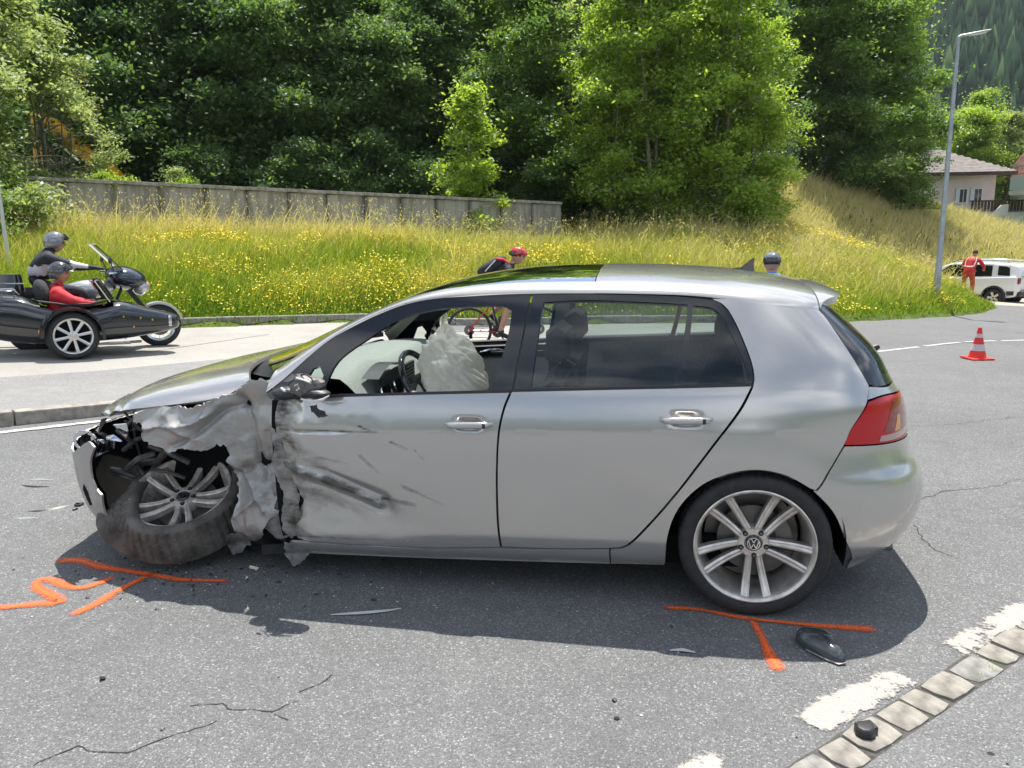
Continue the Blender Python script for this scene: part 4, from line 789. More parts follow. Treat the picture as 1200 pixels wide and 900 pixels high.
# ---- interior
def dash(u,v):
    Y=.70-1.40*v; X=-2.36+.62*u; Z=.935+.045*math.sin(min(1,u*1.6)*PI/2)-.16*max(0,u-.72)**1.3*6 +.04*math.exp(-((Y+.36)/.16)**2)*math.exp(-((u-.62)/.22)**2)
    return (X,Y,Z)
b=MB(); b.grid(dash,16,24); b.build('dashboard',M_DASH,car)
b=MB(); b.box((-1.86,0,.68),(.16,1.36,.36)); b.box((-1.55,0,.56),(.75,.22,.34)); b.build('lower_dashboard',M_PLAST,car,bevel=.02)
b=MB(); b.grid(lambda u,v:(-1.80+.05*v,-.56+.40*u,.80+.15*v+.03*math.sin(PI*u)*v),12,5); b.grid(lambda u,v:(-1.76-.09*v,-.57+.42*u,.955+.045*math.sin(PI*u)-.0*v),12,4); b.build('instrument_hood',M_PLAST,car)
for y_ in (-.46,-.27):
    b=MB(); Rm=Matrix.Translation((-1.765,y_,.875))@Matrix.Rotation(math.radians(72),4,'Y'); b.lathe([(.058,.0),(.064,.006),(.068,.0)],28,Rm); b.build('instrument_dial',M_CHROME,car)
    b=MB(); b.lathe([(0,.001),(.058,.001)],28,Rm); b.build('dial_face',M_CAVITY,car)
for i in range(5): MB().box((-1.775,-.06,.86+.018*i),(.01,.16,.006)).build('vent_slat',M_CHROME,car,smooth=False)
b=MB(); b.box((-1.785,-.06,.895),(.02,.19,.11)); b.build('vent_housing',M_PLAST,car)
sw=empty('steering_wheel',(-1.60,-.37,.895)); sw.parent=car; sw.rotation_euler=(0,math.radians(62),math.radians(-4))
b=MB(); b.grid(lambda u,v:((.18+.016*math.cos(v*2*PI))*math.cos(u*2*PI),(.18+.016*math.cos(v*2*PI))*math.sin(u*2*PI),.016*math.sin(v*2*PI)),48,10,cu=True,cv=True); b.build('wheel_rim',M_BLACKG,sw)
b=MB(); b.box((0,0,-.02),(.12,.15,.04)); b.box((0,.11,-.01),(.05,.13,.02)); b.box((0,-.11,-.01),(.05,.13,.02)); b.box((.1,0,-.01),(.13,.05,.02)); b.build('wheel_spoke',M_PLAST,sw,bevel=.008)
# deployed airbag, sagging cloth in folds
nu,nv=130,190; U,Vv=np.meshgrid(np.linspace(.004,.996,nu),np.arange(nv)/nv,indexing='ij'); th,ph=PI*U,2*PI*Vv+PI*.5
dx_,dy_,dz_=np.sin(th)*np.cos(ph),np.sin(th)*np.sin(ph),np.cos(th)
def rdg(s_,a_,b_,p_): return (1-np.abs(fbm(a_,b_,s_,3,1.)))**p_
pa=dx_*1.3+dz_*.4; pb=dz_*1.6+dy_*.9
k=1.0+.14*fbm(pa,pb,3,2,2.2)-.10*rdg(5,pa*2.2+pb,pb*1.3,4)*.7-.030*rdg(8,pa*4,pb*5,3)-.010*rdg(11,pa*9+pb*3,pb*7,3)+.05*np.sin(ph*4+2.5*dz_)*np.clip(-dz_,0,1)
zz=dz_*.215*k; sag=np.clip(-dz_,0,1)
BX=-1.45+dx_*.165*k*(1+.35*sag)-.20*zz; BY=-.33+dy_*.19*k*(1+.15*sag); BZ=.960+zz+.02*np.cos(ph*3)*np.clip(dz_,0,1)
I=np.arange(nu*nv).reshape(nu,nv); J=np.roll(I,-1,1); F=np.stack([I[:-1],I[1:],J[1:],J[:-1]],-1).reshape(-1,4); link('airbag',npmesh('airbag',np.stack([BX,BY,BZ],-1).reshape(-1,3),F,True),M_BAG,car)
b=MB(); b.grid(lambda u,v:(-1.60+.34*u,-.62+.5*v,.86-.16*v*u+.03*math.sin(u*17+v*5)+.02*math.sin(v*23+u*9)),40,40); b.build('airbag_fold',M_BAG,car,ang=60)
# cross-section of a seat extruded across with rounded edges
def seat(name_loc,y0,w_,back=True,mt=M_SEAT):
    s_=empty('seat',(name_loc[0],y0,name_loc[1])); s_.parent=car
    def cush(prof,wd,nm,rd=.06):
        n=len(prof); b=MB()
        def f(u,v):
            k=v*(n); i=int(k)%n; t=k-int(k); p,q=Vector((*prof[i],0)),Vector((*prof[(i+1)%n],0)); c=p.lerp(q,t); yy=(u-.5)*2; e=1-abs(yy)**5*.16; cx=sum(x for x,_ in prof)/n; cz=sum(z for _,z in prof)/n
            return (cx+(c.x-cx)*e,yy*wd/2,cz+(c.y-cz)*e)
        b.grid(f,12,n*3,cv=True); b.add([f(0,j/(n*3)) for j in range(n*3)],[tuple(range(n*3))]); b.add([f(1,j/(n*3)) for j in range(n*3)],[tuple(range(n*3))]); b.build(nm,mt,s_)
    cush([(-.30,.02),(-.28,.12),(-.1,.15),(.18,.10),(.26,.04),(.2,-.08),(-.25,-.08)],w_,'seat_base')
    if back:
        cush([(.14,.02),(.16,.14),(.25,.38),(.31,.56),(.36,.60),(.42,.57),(.40,.35),(.32,.05),(.24,-.04)],w_*.96,'backrest'); cush([(.30,.62),(.30,.76),(.36,.80),(.41,.77),(.42,.65),(.38,.61)],.26,'headrest')
        b=MB(); b.tube([(.37,-.06,.55),(.37,-.06,.66)],.006,6); b.tube([(.37,.06,.55),(.37,.06,.66)],.006,6); b.build('headrest_post',M_CHROME,s_)
    return s_
seat((-1.25,.42),-.37,.50); seat((-1.25,.42),.37,.50)
rb=seat((-.42,.42),0,1.25)
for y_ in (-.40,.40):
    b=MB(); b.ball((-.06,y_,1.10),(.055,.13,.085),14); b.build('headrest',M_SEAT,rb).matrix_parent_inverse=rb.matrix_world.inverted() if False else Matrix.Translation((.42,0,-.42))
# far door trims seen through the windows
def trim(poly,mt,nm,off,res=.05): return skin(nm,poly,mt,side=1,off=off,rim=.01,res=res)
for sd_ in (1,-1):
    o_=skin('door_trim',[(-2.15,.25),(-2.15,.84),(-1.6,.85),(-1.12,.86),(-1.12,.25)],M_GREYT,side=sd_,off=-.085,rim=0,res=.06); o_2=skin('door_trim',[(-2.15,.84),(-2.15,.895),(-1.5,.93),(-1.10,.95),(-1.12,.86),(-1.6,.85)],M_PLAST,side=sd_,off=-.08,rim=.02,res=.06)
    skin('door_trim',[(-1.05,.25),(-1.05,.955),(-.6,.97),(-.05,1.0),(.35,.99),(.2,.6),(-.3,.6),(-.4,.25)],M_GREYT,side=sd_,off=-.085,rim=0,res=.06)
    skin('pillar_trim',[(-1.10,.95),(-1.03,1.33),(-.96,1.34),(-.99,.97)],M_LINER,side=sd_,off=-.035,rim=0,res=.05)
    skin('pillar_trim',[(-.03,1.0),(-.03,1.33),(.3,1.3),(.44,1.2),(.43,1.0)],M_LINER,side=sd_,off=-.045,rim=0,res=.06)
b=MB(); X_,Y_=M(-1.45,.89); b.tube([(-1.56,float(Y_)-.10,.885),(-1.50,float(Y_)-.115,.90),(-1.44,float(Y_)-.10,.905),(-1.38,float(Y_)-.10,.89)],[.008,.014,.01,.006],8); b.tube([(-1.62,float(Y_)-.095,.88),(-1.15,float(Y_)-.095,.90)],.004,6); b.build('inner_handle',M_CHROME,car)
# far door mirror
fm=empty('door_mirror',(0,0,0)); fm.parent=car
b=MB(); b.ball((-1.93,.99,1.055),(.07,.115,.075),18); b.build('mirror_housing',M_PAINT,fm)
b=MB(); b.lathe([(0,0),(.066,0),(.068,.004)],24,Matrix.Translation((-1.870,.99,1.06))@Matrix.Rotation(PI/2,4,'Y')@Matrix.Diagonal((1,1.55,1,1))); b.build('mirror_glass',M_CHROME,fm)
b=MB(); b.lathe([(.066,0),(.074,.006),(.074,-.02)],24,Matrix.Translation((-1.872,.99,1.06))@Matrix.Rotation(PI/2,4,'Y')@Matrix.Diagonal((1,1.55,1,1))); b.tube([(-1.95,.86,.97),(-1.93,.93,1.0)],.02,8); b.build('mirror_base',M_PLAST,fm)
b=MB(); b.box((-1.60,0,1.29),(.02,.22,.06),Euler((0,.3,0)).to_matrix()); b.build('rear_view_mirror',M_PLAST,car,bevel=.01)
# ============================================================ wall, lamp, vegetation, houses
def frame_panel(mt_name,base):
    b=NB(mt_name); tc=b.n('ShaderNodeTexCoord').outputs['Object']; sx=b.n('ShaderNodeSeparateXYZ',{'Vector':tc}); mpn=b.n('ShaderNodeMapping',{'Vector':tc,'Scale':(5,5,.55)}).outputs[0]
    geo=b.n('ShaderNodeNewGeometry'); ob=b.n('ShaderNodeObjectInfo'); off=b.n('ShaderNodeVectorMath',{0:mpn},operation='ADD'); cmb=b.n('ShaderNodeCombineXYZ',{'X':b.math('MULTIPLY',ob.outputs['Random'],40.)}); b.l(cmb.outputs[0],off.inputs[1])
    st=b.noise(off.outputs[0],1.3,6,.65); big=b.noise(b.n('ShaderNodeVectorMath',{0:tc,1:cmb.outputs[0]},operation='ADD').outputs[0],1.7,5,.6)
    c=b.ramp(big,[(.25,tuple(q*.78 for q in base)),(.5,base),(.75,tuple(min(1,q*1.12) for q in base))])
    ed=b.math('ABSOLUTE',sx.outputs[0]); e=b.n('ShaderNodeMapRange',{'Value':b.math('ADD',ed,b.math('MULTIPLY',b.math('SUBTRACT',st,.5),.5)),'From Min':.36,'From Max':.56}).outputs[0]
    s2=b.ramp(st,[(.42,(0,0,0)),(.62,(1,1,1))]); f=b.math('MAXIMUM',e,b.math('MULTIPLY',s2,.55))
    c=b.mix(b.math('MULTIPLY',f,.85),c,(.075,.072,.066)); b.l(c,b.b.inputs['Base Color']); b.b.inputs['Roughness'].default_value=.9; b.bump(b.noise(tc,30,5),.4,.01); return b.m
M_WALL=frame_panel('stained_concrete',(.40,.385,.335)); M_COPE=mat('coping_concrete',(.30,.29,.26),.9,noise=(6,.4,6))
wall=empty('concrete_wall',(0,0,0),label='long stained concrete panel wall standing in the grass before the dark trees',cat='wall')
WA,WB=np.array([-17.3,12.55]),np.array([-3.81,22.3]); WL=float(np.linalg.norm(WB-WA)); wd=(WB-WA)/WL; NP=15; pw=WL/NP; wr=math.atan2(wd[1],wd[0])
b=MB(); b.box((0,0,1.3),(pw-.012,.16,2.6)); pm=b.mesh('panel',False,bevel=.012); b=MB(); b.box((0,0,.045),(pw-.006,.30,.09)); cm=b.mesh('coping_slab',False,bevel=.012)
b=MB(); b.box((0,0,1.3),(.16,.22,2.58)); pim=b.mesh('post',False,bevel=.012)
for i in range(NP):
    s_=(i+.5)/NP; p=WA+(WB-WA)*s_; ztp=3.18+(2.47-3.18)*s_
    link('panel',pm,M_WALL,wall,loc=(p[0],p[1],ztp-2.6),rot=(0,0,wr)); link('coping_slab',cm,M_COPE,wall,loc=(p[0],p[1],ztp),rot=(0,.0493,wr))
# lamp post
M_GALV=mat('galvanised_steel',(.34,.37,.38),.45,metal=.5,noise=(8,.18,5)); M_LAMPH=mat('lamp_grey',(.55,.57,.58),.4,metal=.3)
lp=empty('street_lamp',(6.47,17.5,zt(6.47,17.5)),label='tall grey steel street lamp standing in the grass at right',cat='street lamp')
zb=6.0-lp.location.z
b=MB(); b.tube([(0,0,-.4),(0,0,.9),(0,0,.92),(0,0,zb)],[.085,.080,.066,.042],16); b.tube([(0,0,zb-.05),(0,0,zb+.02),(.12,0,zb+.06)],.035,12); b.build('pole',M_GALV,lp)
b=MB(); b.grid(lambda u,v:(.02+.66*u,(.02+.11*math.sin(min(1,u*1.6)*PI/2))*math.cos(v*2*PI),zb+.05+.10*u+.028*math.sin(v*2*PI)*(1-.3*u)),10,14,cv=True); b.box((.36,0,zb+.085),(.5,.14,.03),Euler((0,-.15,0)).to_matrix()); b.build('lamp_head',M_LAMPH,lp)
b=MB(); b.box((.44,0,zb+.073),(.36,.13,.02),Euler((0,-.15,0)).to_matrix()); b.build('diffuser',mat('lamp_glass',(.8,.82,.8),.2),lp)
b=MB(); b.box((.0,-.082,.55),(.09,.01,.3)); b.build('service_door',M_GALV,lp,bevel=.003)
lp.rotation_euler=(0,0,.12)
pl=empty('sign_post',(-12.9,9.05,zt(-12.9,9.05)),label='thin pale metal post at the left edge of the picture',cat='post')
b=MB(); b.tube([(0,0,-.3),(0,0,3.3)],.034,12); b.build('pole',mat('pale_post',(.6,.61,.6),.5,metal=.2),pl)
b=MB(); b.box((-.22,0,3.0),(.55,.02,.5)); b.tube([(-.2,.03,2.85),(-.2,.03,3.15)],.02,6); b.build('sign_plate',M_LAMPH,pl,bevel=.005)
# ---- leaves
def leaf_mat(name,stops,trans=.45,gloss=.045):
    b=NB(name); n=b.t.nodes; n.remove(b.b); at=b.n('ShaderNodeAttribute',attribute_name='tone').outputs['Fac']; ob=b.n('ShaderNodeObjectInfo').outputs['Random']
    f=b.math('ADD',at,b.math('MULTIPLY',b.math('SUBTRACT',ob,.5),.22)); c=b.ramp(f,stops)
    d=b.n('ShaderNodeBsdfDiffuse',{'Color':c}); t=b.n('ShaderNodeBsdfTranslucent',{'Color':b.mix(1.,c,(1.55,1.55,.85),'MULTIPLY')}); g=b.n('ShaderNodeBsdfGlossy',{'Color':(.8,.85,.9,1),'Roughness':.5})
    m1=b.n('ShaderNodeMixShader',{0:trans}); b.l(d.outputs[0],m1.inputs[1]); b.l(t.outputs[0],m1.inputs[2]); m2=b.n('ShaderNodeMixShader',{0:gloss}); b.l(m1.outputs[0],m2.inputs[1]); b.l(g.outputs[0],m2.inputs[2]); b.l(m2.outputs[0],b.o.inputs[0]); return b.m
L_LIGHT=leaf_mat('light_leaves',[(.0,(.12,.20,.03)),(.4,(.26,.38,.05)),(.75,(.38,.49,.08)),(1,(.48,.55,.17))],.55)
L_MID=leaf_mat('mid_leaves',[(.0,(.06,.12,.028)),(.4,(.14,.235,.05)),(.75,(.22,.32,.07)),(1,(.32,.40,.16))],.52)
L_DARK=leaf_mat('dark_leaves',[(.0,(.04,.085,.03)),(.4,(.09,.16,.05)),(.75,(.15,.24,.07)),(1,(.24,.33,.13))],.5)  # dark tone carries the shaded side of the trees behind the wall
L_SILV=leaf_mat('silvery_leaves',[(.0,(.14,.20,.06)),(.4,(.27,.34,.13)),(.75,(.42,.48,.25)),(1,(.60,.64,.50))],.45)
L_YEL=leaf_mat('yellowish_leaves',[(.0,(.06,.07,.02)),(.4,(.14,.15,.04)),(.75,(.24,.22,.07)),(1,(.30,.24,.10))],.4)
M_BARK=mat('bark',(.095,.08,.062),.95,noise=(12,.45,7),bump=(20,.7,.02)); M_BARKL=mat('pale_bark',(.17,.155,.125),.9,noise=(12,.4,7),bump=(20,.6,.02))
def orient(n,r,upw=.6,droop=0.):
    """random leaf frames: along (l) and across (w) vectors"""
    nrm=r.normal(size=(n,3)); nrm[:,2]=np.abs(nrm[:,2])+upw; nrm/=np.linalg.norm(nrm,axis=1)[:,None]
    a=r.normal(size=(n,3)); a[:,2]-=droop; a-=nrm*(a*nrm).sum(1)[:,None]; a/=np.linalg.norm(a,axis=1)[:,None]; return a,np.cross(nrm,a)
def leaves(C,sz,r,tone,upw=.6,droop=.3,asp=.5):
    n=len(C); l,w_=orient(n,r,upw,droop); s_=(sz*r.uniform(.65,1.3,n))[:,None]
    V=np.stack([C-l*s_*.5,C+w_*s_*asp*.5-l*s_*.05,C+l*s_*.5,C-w_*s_*asp*.5-l*s_*.05],1).reshape(-1,3); F=np.arange(4*n).reshape(n,4); return V,F,np.repeat(tone,4)
def make_tree(seed,H,R,stems=1,base=.25,nl=42000,ls=.15,shape=1.,clump=.42,dens=110,spread=1.,low=0.,lean=0.):
    """trunk with limbs and branches; leaf clumps gathered along the branches. returns (trunk mesh, crown mesh)"""
    r=np.random.default_rng(seed); rr=random.Random(seed); tb=MB(); cl=[]
    for s_ in range(stems):
        az=rr.uniform(0,2*PI); off=0 if stems==1 else rr.uniform(.1,.45)*R*.6; hx=H*(1 if s_==0 else rr.uniform(.7,.98)); top=Vector((math.cos(az)*off*2.,math.sin(az)*off*2.,hx*.96)); b0=Vector((math.cos(az)*off*.35,math.sin(az)*off*.35,-.3))
        P=[b0.lerp(top,k/7)+Vector((rr.uniform(-.1,.1),rr.uniform(-.1,.1),0))*(k>0)*H*.06 for k in range(8)]; r0=.018*H/(1 if stems==1 else 1.5)
        tb.tube(P,[r0*(1-.88*(k/7)**.8) for k in range(8)],8)
        nlimb=int(22/(1 if stems==1 else 1.5))
        for i in range(nlimb):
            t=base+(1-base)*(i+rr.random())/nlimb; k=min(6,int(t*7)); p=P[k].lerp(P[k+1],t*7-k); a=i*2.4+rr.uniform(-.5,.5); u=(t-base)/(1-base)
            prof=(math.sin(PI*min(1,(u*.86+.10+low*(1-u)*.35))))**.65 if shape==1. else (1-u)**.6*(.35+.65*min(1,u*5+low))
            L=R*prof*rr.uniform(.7,1.08)*spread/(1. if stems==1 else 1.15); el=rr.uniform(.1,.7)*(.4+u)
            d=Vector((math.cos(a)*math.cos(el),math.sin(a)*math.cos(el),math.sin(el))); Q=[p,p+d*L*.5+Vector((0,0,.02*L)),p+d*L+Vector((0,0,-.06*L))]
            tb.tube(Q,[max(.012,r0*.42*(1-t*.6)),max(.009,r0*.2),.006],5,False)
            for j in range(6):
                q=Q[0].lerp(Q[1],.5+j/5*.5) if j<2 else Q[1].lerp(Q[2],(j-1)/4.); sd=Vector((rr.gauss(0,1),rr.gauss(0,1),rr.gauss(.25,.6))).normalized()*L*rr.uniform(.12,.38); e=q+sd
                if j%2==0: tb.tube([q,e],[.010,.004],4,False)
                cl.append((*e,rr.uniform(.55,1.2))); 
    cl=np.array(cl); n=nl; idx=r.integers(0,len(cl),n); cs_=cl[idx]; off=r.normal(size=(n,3)); off/=np.linalg.norm(off,axis=1)[:,None]; off=off*np.where(r.random((n,1))<.62,r.random((n,1))**.5,np.abs(r.normal(size=(n,1)))*.95)*clump*1.45*cs_[:,3:4]*np.array([1.1,1.1,.62])
    C=cs_[:,:3]+off; C[:,2]=np.maximum(C[:,2],.12); C=C[(r.random(len(C))<1)]
    tone=np.clip(.42+.16*r.normal(size=len(C))+(np.array([hash((int(i)*7919)%1009)%100/100 for i in idx])-.5)*.35,0,1)
    V,F,tn=leaves(C,ls,r,tone); me=npmesh('crown',V,F); a_=me.attributes.new('tone','FLOAT','POINT'); a_.data.foreach_set('value',tn.astype(np.float32))
    return tb.mesh('trunk',True,60),me
def place_tree(tm,x,y,s_,rz,leafm,bark,label,name='tree',cat='tree',group=None,sz=None,dz=-.05):
    o=empty(name,(x,y,zt(x,y)+dz),rz,label,cat,group); o.scale=(s_,s_,sz or s_)
    for nm,me,m_ in (('trunk',tm[0],bark),('crown',tm[1],leafm)):
        c=bpy.data.objects.new(nm,me); COL.objects.link(c); c.parent=o
        if len(me.materials)==0: me.materials.append(m_)
        c.material_slots[0].link='OBJECT'; c.material_slots[0].material=m_
    return o
T_BROAD=make_tree(1,10,3.4,1,.16,38000,.17,clump=.46,low=1)
T_MULTI=make_tree(2,9,2.3,4,.10,33000,.14,clump=.36,low=1.)
T_TALL=make_tree(3,13,3.0,1,.22,52000,.19,clump=.50)
T_YOUNG=make_tree(4,4.4,1.35,1,.08,12000,.13,shape=2.,clump=.24,low=1)
T_SHRUB=make_tree(5,2.8,1.4,4,.05,15000,.12,clump=.28,low=1.)
T_DENSE=make_tree(6,9,3.6,1,.05,42000,.20,clump=.60,low=1.4)
T_ASH=make_tree(8,7,2.4,3,.06,52000,.13,clump=.34,low=1.2)
T=place_tree
T(T_ASH,-16.4,11.2,1.05,.3,L_SILV,M_BARKL,'silvery light green tree filling the upper left corner behind the thin post')
T(T_ASH,-18.2,11.6,1.1,2.1,L_LIGHT,M_BARKL,'light green tree at the left edge just behind the silvery one')
T(T_ASH,-17.4,15.6,.90,4.0,L_SILV,M_BARKL,'pale sunlit tree whose branches hang over the left end of the wall')
T(T_MULTI,-17.6,16.2,.50,1.0,L_YEL,M_BARKL,'yellowish bush growing round the yellow excavator arm','bush','bush')
T(T_SHRUB,-15.4,15.6,.62,.5,L_LIGHT,M_BARK,'small bright bush peeping over the left end of the wall','bush','bush')
T(T_SHRUB,-14.4,16.9,.60,2.5,L_LIGHT,M_BARK,'low leafy bush behind the wall right of the yellowish one','bush','bush')
T(T_YOUNG,-15.2,18.2,.50,1.5,L_SILV,M_BARK,'slim pale sapling behind the wall near the excavator','sapling','sapling')
T(T_SHRUB,-15.7,11.7,.72,3.9,L_MID,M_BARK,'green shrub in front of the left end of the wall','bush','bush'); T(T_SHRUB,-14.5,9.9,.62,.9,L_MID,M_BARK,'dark green shrub at the foot of the silvery tree, left edge','bush','bush')
dk=[(-19.5,21.3,.95,T_DENSE),(-17.2,23.6,1.05,T_DENSE),(-14.6,22.6,.92,T_DENSE),(-12.6,25.4,1.1,T_BROAD),(-10.9,24.4,.85,T_DENSE),(-9.6,27.6,1.,T_BROAD),(-14,28.5,1.2,T_DENSE),(-19,28.5,1.25,T_BROAD),(-23,25,1.2,T_DENSE),(-7.2,26.8,.72,T_DENSE)]
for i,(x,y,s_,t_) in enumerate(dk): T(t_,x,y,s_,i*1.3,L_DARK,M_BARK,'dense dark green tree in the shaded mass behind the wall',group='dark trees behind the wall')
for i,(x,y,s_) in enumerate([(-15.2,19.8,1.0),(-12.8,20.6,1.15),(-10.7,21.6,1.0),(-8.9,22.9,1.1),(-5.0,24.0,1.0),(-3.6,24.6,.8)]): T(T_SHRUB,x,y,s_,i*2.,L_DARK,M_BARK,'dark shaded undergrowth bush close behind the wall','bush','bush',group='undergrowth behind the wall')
for i,(x,y,s_) in enumerate([(-14,35,1.15),(-10.5,34,1.05),(-6,36,1.1),(-19,36,1.2)]): T(T_TALL,x,y,s_,i*1.7,L_LIGHT,M_BARK,'tall sunlit tree rising over the dark mass behind the wall',group='tall light trees behind the dark ones')
T(T_TALL,-9.75,32.0,1.15,.4,L_MID,M_BARK,'tall tree with a dark bare forked trunk near the top centre')
T(T_YOUNG,-6.55,21.2,1.22,.2,L_LIGHT,M_BARKL,'slender young pale green tree standing alone behind the wall')
T(T_SHRUB,-6.0,21.6,.42,.2,L_LIGHT,M_BARK,'small bright shrub at the foot of the young tree behind the wall','bush','bush')
T(T_BROAD,-5.3,25.6,.92,2.2,L_MID,M_BARK,'mid green tree left of the light multi-stemmed clump')
T(T_ASH,-4.2,27.2,1.35,.2,L_SILV,M_BARK,'taller silvery tree behind the mid green one near the centre')
T(T_MULTI,-2.2,23.7,.95,.0,L_LIGHT,M_BARKL,'light multi-stemmed tree just right of the end of the wall')
T(T_MULTI,-.6,23.3,1.12,1.9,L_LIGHT,M_BARKL,'tallest light green multi-stemmed tree in the central clump')
T(T_MULTI,1.2,23.6,1.05,3.3,L_LIGHT,M_BARKL,'light tree in the middle of the central clump with low branches')
T(T_MULTI,2.5,24.4,.84,4.9,L_LIGHT,M_BARKL,'rightmost light tree of the central clump, its branches touching the grass')
T(T_SHRUB,-1.5,22.6,.6,4.,L_MID,M_BARK,'low bush under the central clump at its left side','bush','bush'); T(T_SHRUB,2.3,23.2,.6,1.,L_LIGHT,M_BARK,'low leafy bush at the right foot of the central clump','bush','bush')
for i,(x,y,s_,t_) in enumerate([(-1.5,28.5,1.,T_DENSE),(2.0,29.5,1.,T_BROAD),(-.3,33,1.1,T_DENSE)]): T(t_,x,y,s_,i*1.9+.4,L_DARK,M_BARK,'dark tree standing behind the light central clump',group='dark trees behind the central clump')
T(T_BROAD,7.3,40.2,1.15,.6,L_MID,M_BARK,'big rounded mid green tree on the crest of the grass mound'); T(T_DENSE,10.2,41.2,1.12,2.6,L_MID,M_BARK,'broad bushy tree on the mound beside the street lamp')
T(T_DENSE,8.6,39.4,.62,4.4,L_DARK,M_BARK,'low dark tree at the foot of the two mound trees'); T(T_SHRUB,11.6,39.8,1.2,1.4,L_MID,M_BARK,'bush trailing down the mound towards the lamp post','bush','bush')
T(T_TALL,7.6,45.5,1.28,3.,L_LIGHT,M_BARK,'very tall light tree behind the mound trees'); T(T_TALL,11.2,46.5,1.18,5.,L_LIGHT,M_BARK,'tall light tree right of the very tall one behind the mound')
bk=[(-30,42,1.5),(-24,45,1.4),(-18,44,1.5),(-12,47,1.5),(-6,46,1.5),(-1,44,1.45),(3.5,46,1.45),(-27,34,1.3),(-33,33,1.4),(5,58,1.5),(-3,60,1.6),(-12,60,1.6),(12,58,1.4),(-22,60,1.6),(-38,45,1.5)]
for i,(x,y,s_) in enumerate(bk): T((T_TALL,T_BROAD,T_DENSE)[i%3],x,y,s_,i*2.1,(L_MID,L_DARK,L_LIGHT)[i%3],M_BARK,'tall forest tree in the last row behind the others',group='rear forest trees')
for i,(x,y,s_,m_) in enumerate([(28.5,79,1.2,L_LIGHT),(25.2,73,1.05,L_LIGHT),(31.5,76,.95,L_MID),(24.0,66.5,.95,L_LIGHT),(27.3,68.5,.85,L_SILV),(30.5,70,.75,L_LIGHT),(18.6,66,.95,L_LIGHT),(34,74,.9,L_LIGHT),(21,74,1.1,L_MID)]): T((T_BROAD,T_DENSE)[i%2],x,y,s_,i*1.1,m_,M_BARK,'leafy tree behind the pink house',group='trees behind the houses')
# a natural gap in the crowns at the left, where the excavator arm shows
def thin(o,c,e,rad,keep=.12,seed=1):
    ch=[q for q in o.children if q.name.startswith('crown')][0]; me=ch.data.copy(); n=len(me.vertices); co=np.empty(n*3,np.float32); me.vertices.foreach_get('co',co); co=co.reshape(-1,4,3).mean(1); tn=np.empty(n,np.float32); me.attributes['tone'].data.foreach_get('value',tn)
    a=o.rotation_euler.z; W=np.stack([co[:,0]*math.cos(a)-co[:,1]*math.sin(a),co[:,0]*math.sin(a)+co[:,1]*math.cos(a),co[:,2]],1)*o.scale.x+np.array(o.location); e=np.array(e); d=np.array(c)-e; L=np.linalg.norm(d); d/=L; v=W-e; t=v@d; dist=np.linalg.norm(v-t[:,None]*d,axis=1)
    rem=(dist<rad*(1+.35*fbm(W[:,1]*2,W[:,2]*2,3)))&(t<L)&(t>0)&(np.random.default_rng(seed).random(len(co))>keep); full=np.empty(n*3,np.float32); me.vertices.foreach_get('co',full); full=full.reshape(-1,4,3)[~rem]
    m2=npmesh('crown',full.reshape(-1,3),np.arange(full.shape[0]*4).reshape(-1,4)); a_=m2.attributes.new('tone','FLOAT','POINT'); a_.data.foreach_set('value',tn.reshape(-1,4)[~rem].ravel()); mt_=ch.material_slots[0].material; m2.materials.append(mt_); ch.data=m2
for o in list(COL.objects):
    if o.type=='EMPTY' and o.get('category') in('tree','bush','sapling') and o.location.x<-12 and o.location.y<19: 
        thin(o,(-20.2,18.75,5.05),(-13.5,10.9,3.9),.92,.03); thin(o,(-19.3,18.8,4.65),(-12.9,10.95,3.6),.80,.03,seed=2)
# ---- conifer forest on the far slope: one mass
r=np.random.default_rng(5); nC=11000; ds=290+r.random(nC)**1.2*760; az_=np.where(r.random(nC)<.72,r.uniform(.20,.50,nC),r.uniform(-.55,.20,nC)); cx=ds*np.sin(az_); cyy=ds*np.cos(az_); keep=fbm(cx,cyy,77,3,.012)>-.45; cx,cyy=cx[keep],cyy[keep]; nC=len(cx)
cz=ztop(cx,cyy); Hc=r.uniform(13,27,nC); Rc=Hc*r.uniform(.18,.26,nC); Vs=[];Fs=[];o=0;Ts=[]
tn=np.clip(.42+.28*r.normal(size=nC)+.4*(r.random(nC)<.12),0,1)
for tier,(h0,h1,rs) in enumerate([(.02,.42,1.),(.22,.62,.82),(.42,.82,.6),(.62,1.,.38)]):
    k=9; ang=np.arange(k)*2*PI/k; jag=r.uniform(.6,1.25,(nC,k)); ring=np.stack([cx[:,None]+np.cos(ang)*Rc[:,None]*rs*jag,cyy[:,None]+np.sin(ang)*Rc[:,None]*rs*jag,(cz+Hc*h0)[:,None]-Hc[:,None]*.05*jag],-1)
    tipv=np.stack([cx,cyy,cz+Hc*h1],-1)[:,None]; V=np.concatenate([ring,tipv],1); i=np.arange(k); f=np.stack([i,(i+1)%k,np.full(k,k)],1); F=(f[None]+(np.arange(nC)*(k+1))[:,None,None]).reshape(-1,3)
    Vs.append(V.reshape(-1,3)); Fs.append(F+o); o+=nC*(k+1); Ts.append(np.repeat(tn,k+1))
me=npmesh('conifer_forest',np.concatenate(Vs),np.concatenate(Fs)); a_=me.attributes.new('tone','FLOAT','POINT'); a_.data.foreach_set('value',np.concatenate(Ts).astype(np.float32))
L_CON=leaf_mat('conifer_needles',[(.0,(.010,.024,.014)),(.4,(.018,.040,.022)),(.75,(.032,.062,.030)),(1,(.07,.11,.045))],.12,0.)
link('conifer_forest',me,L_CON,label='dense conifer forest covering the far mountainside',cat='forest',kind='stuff')
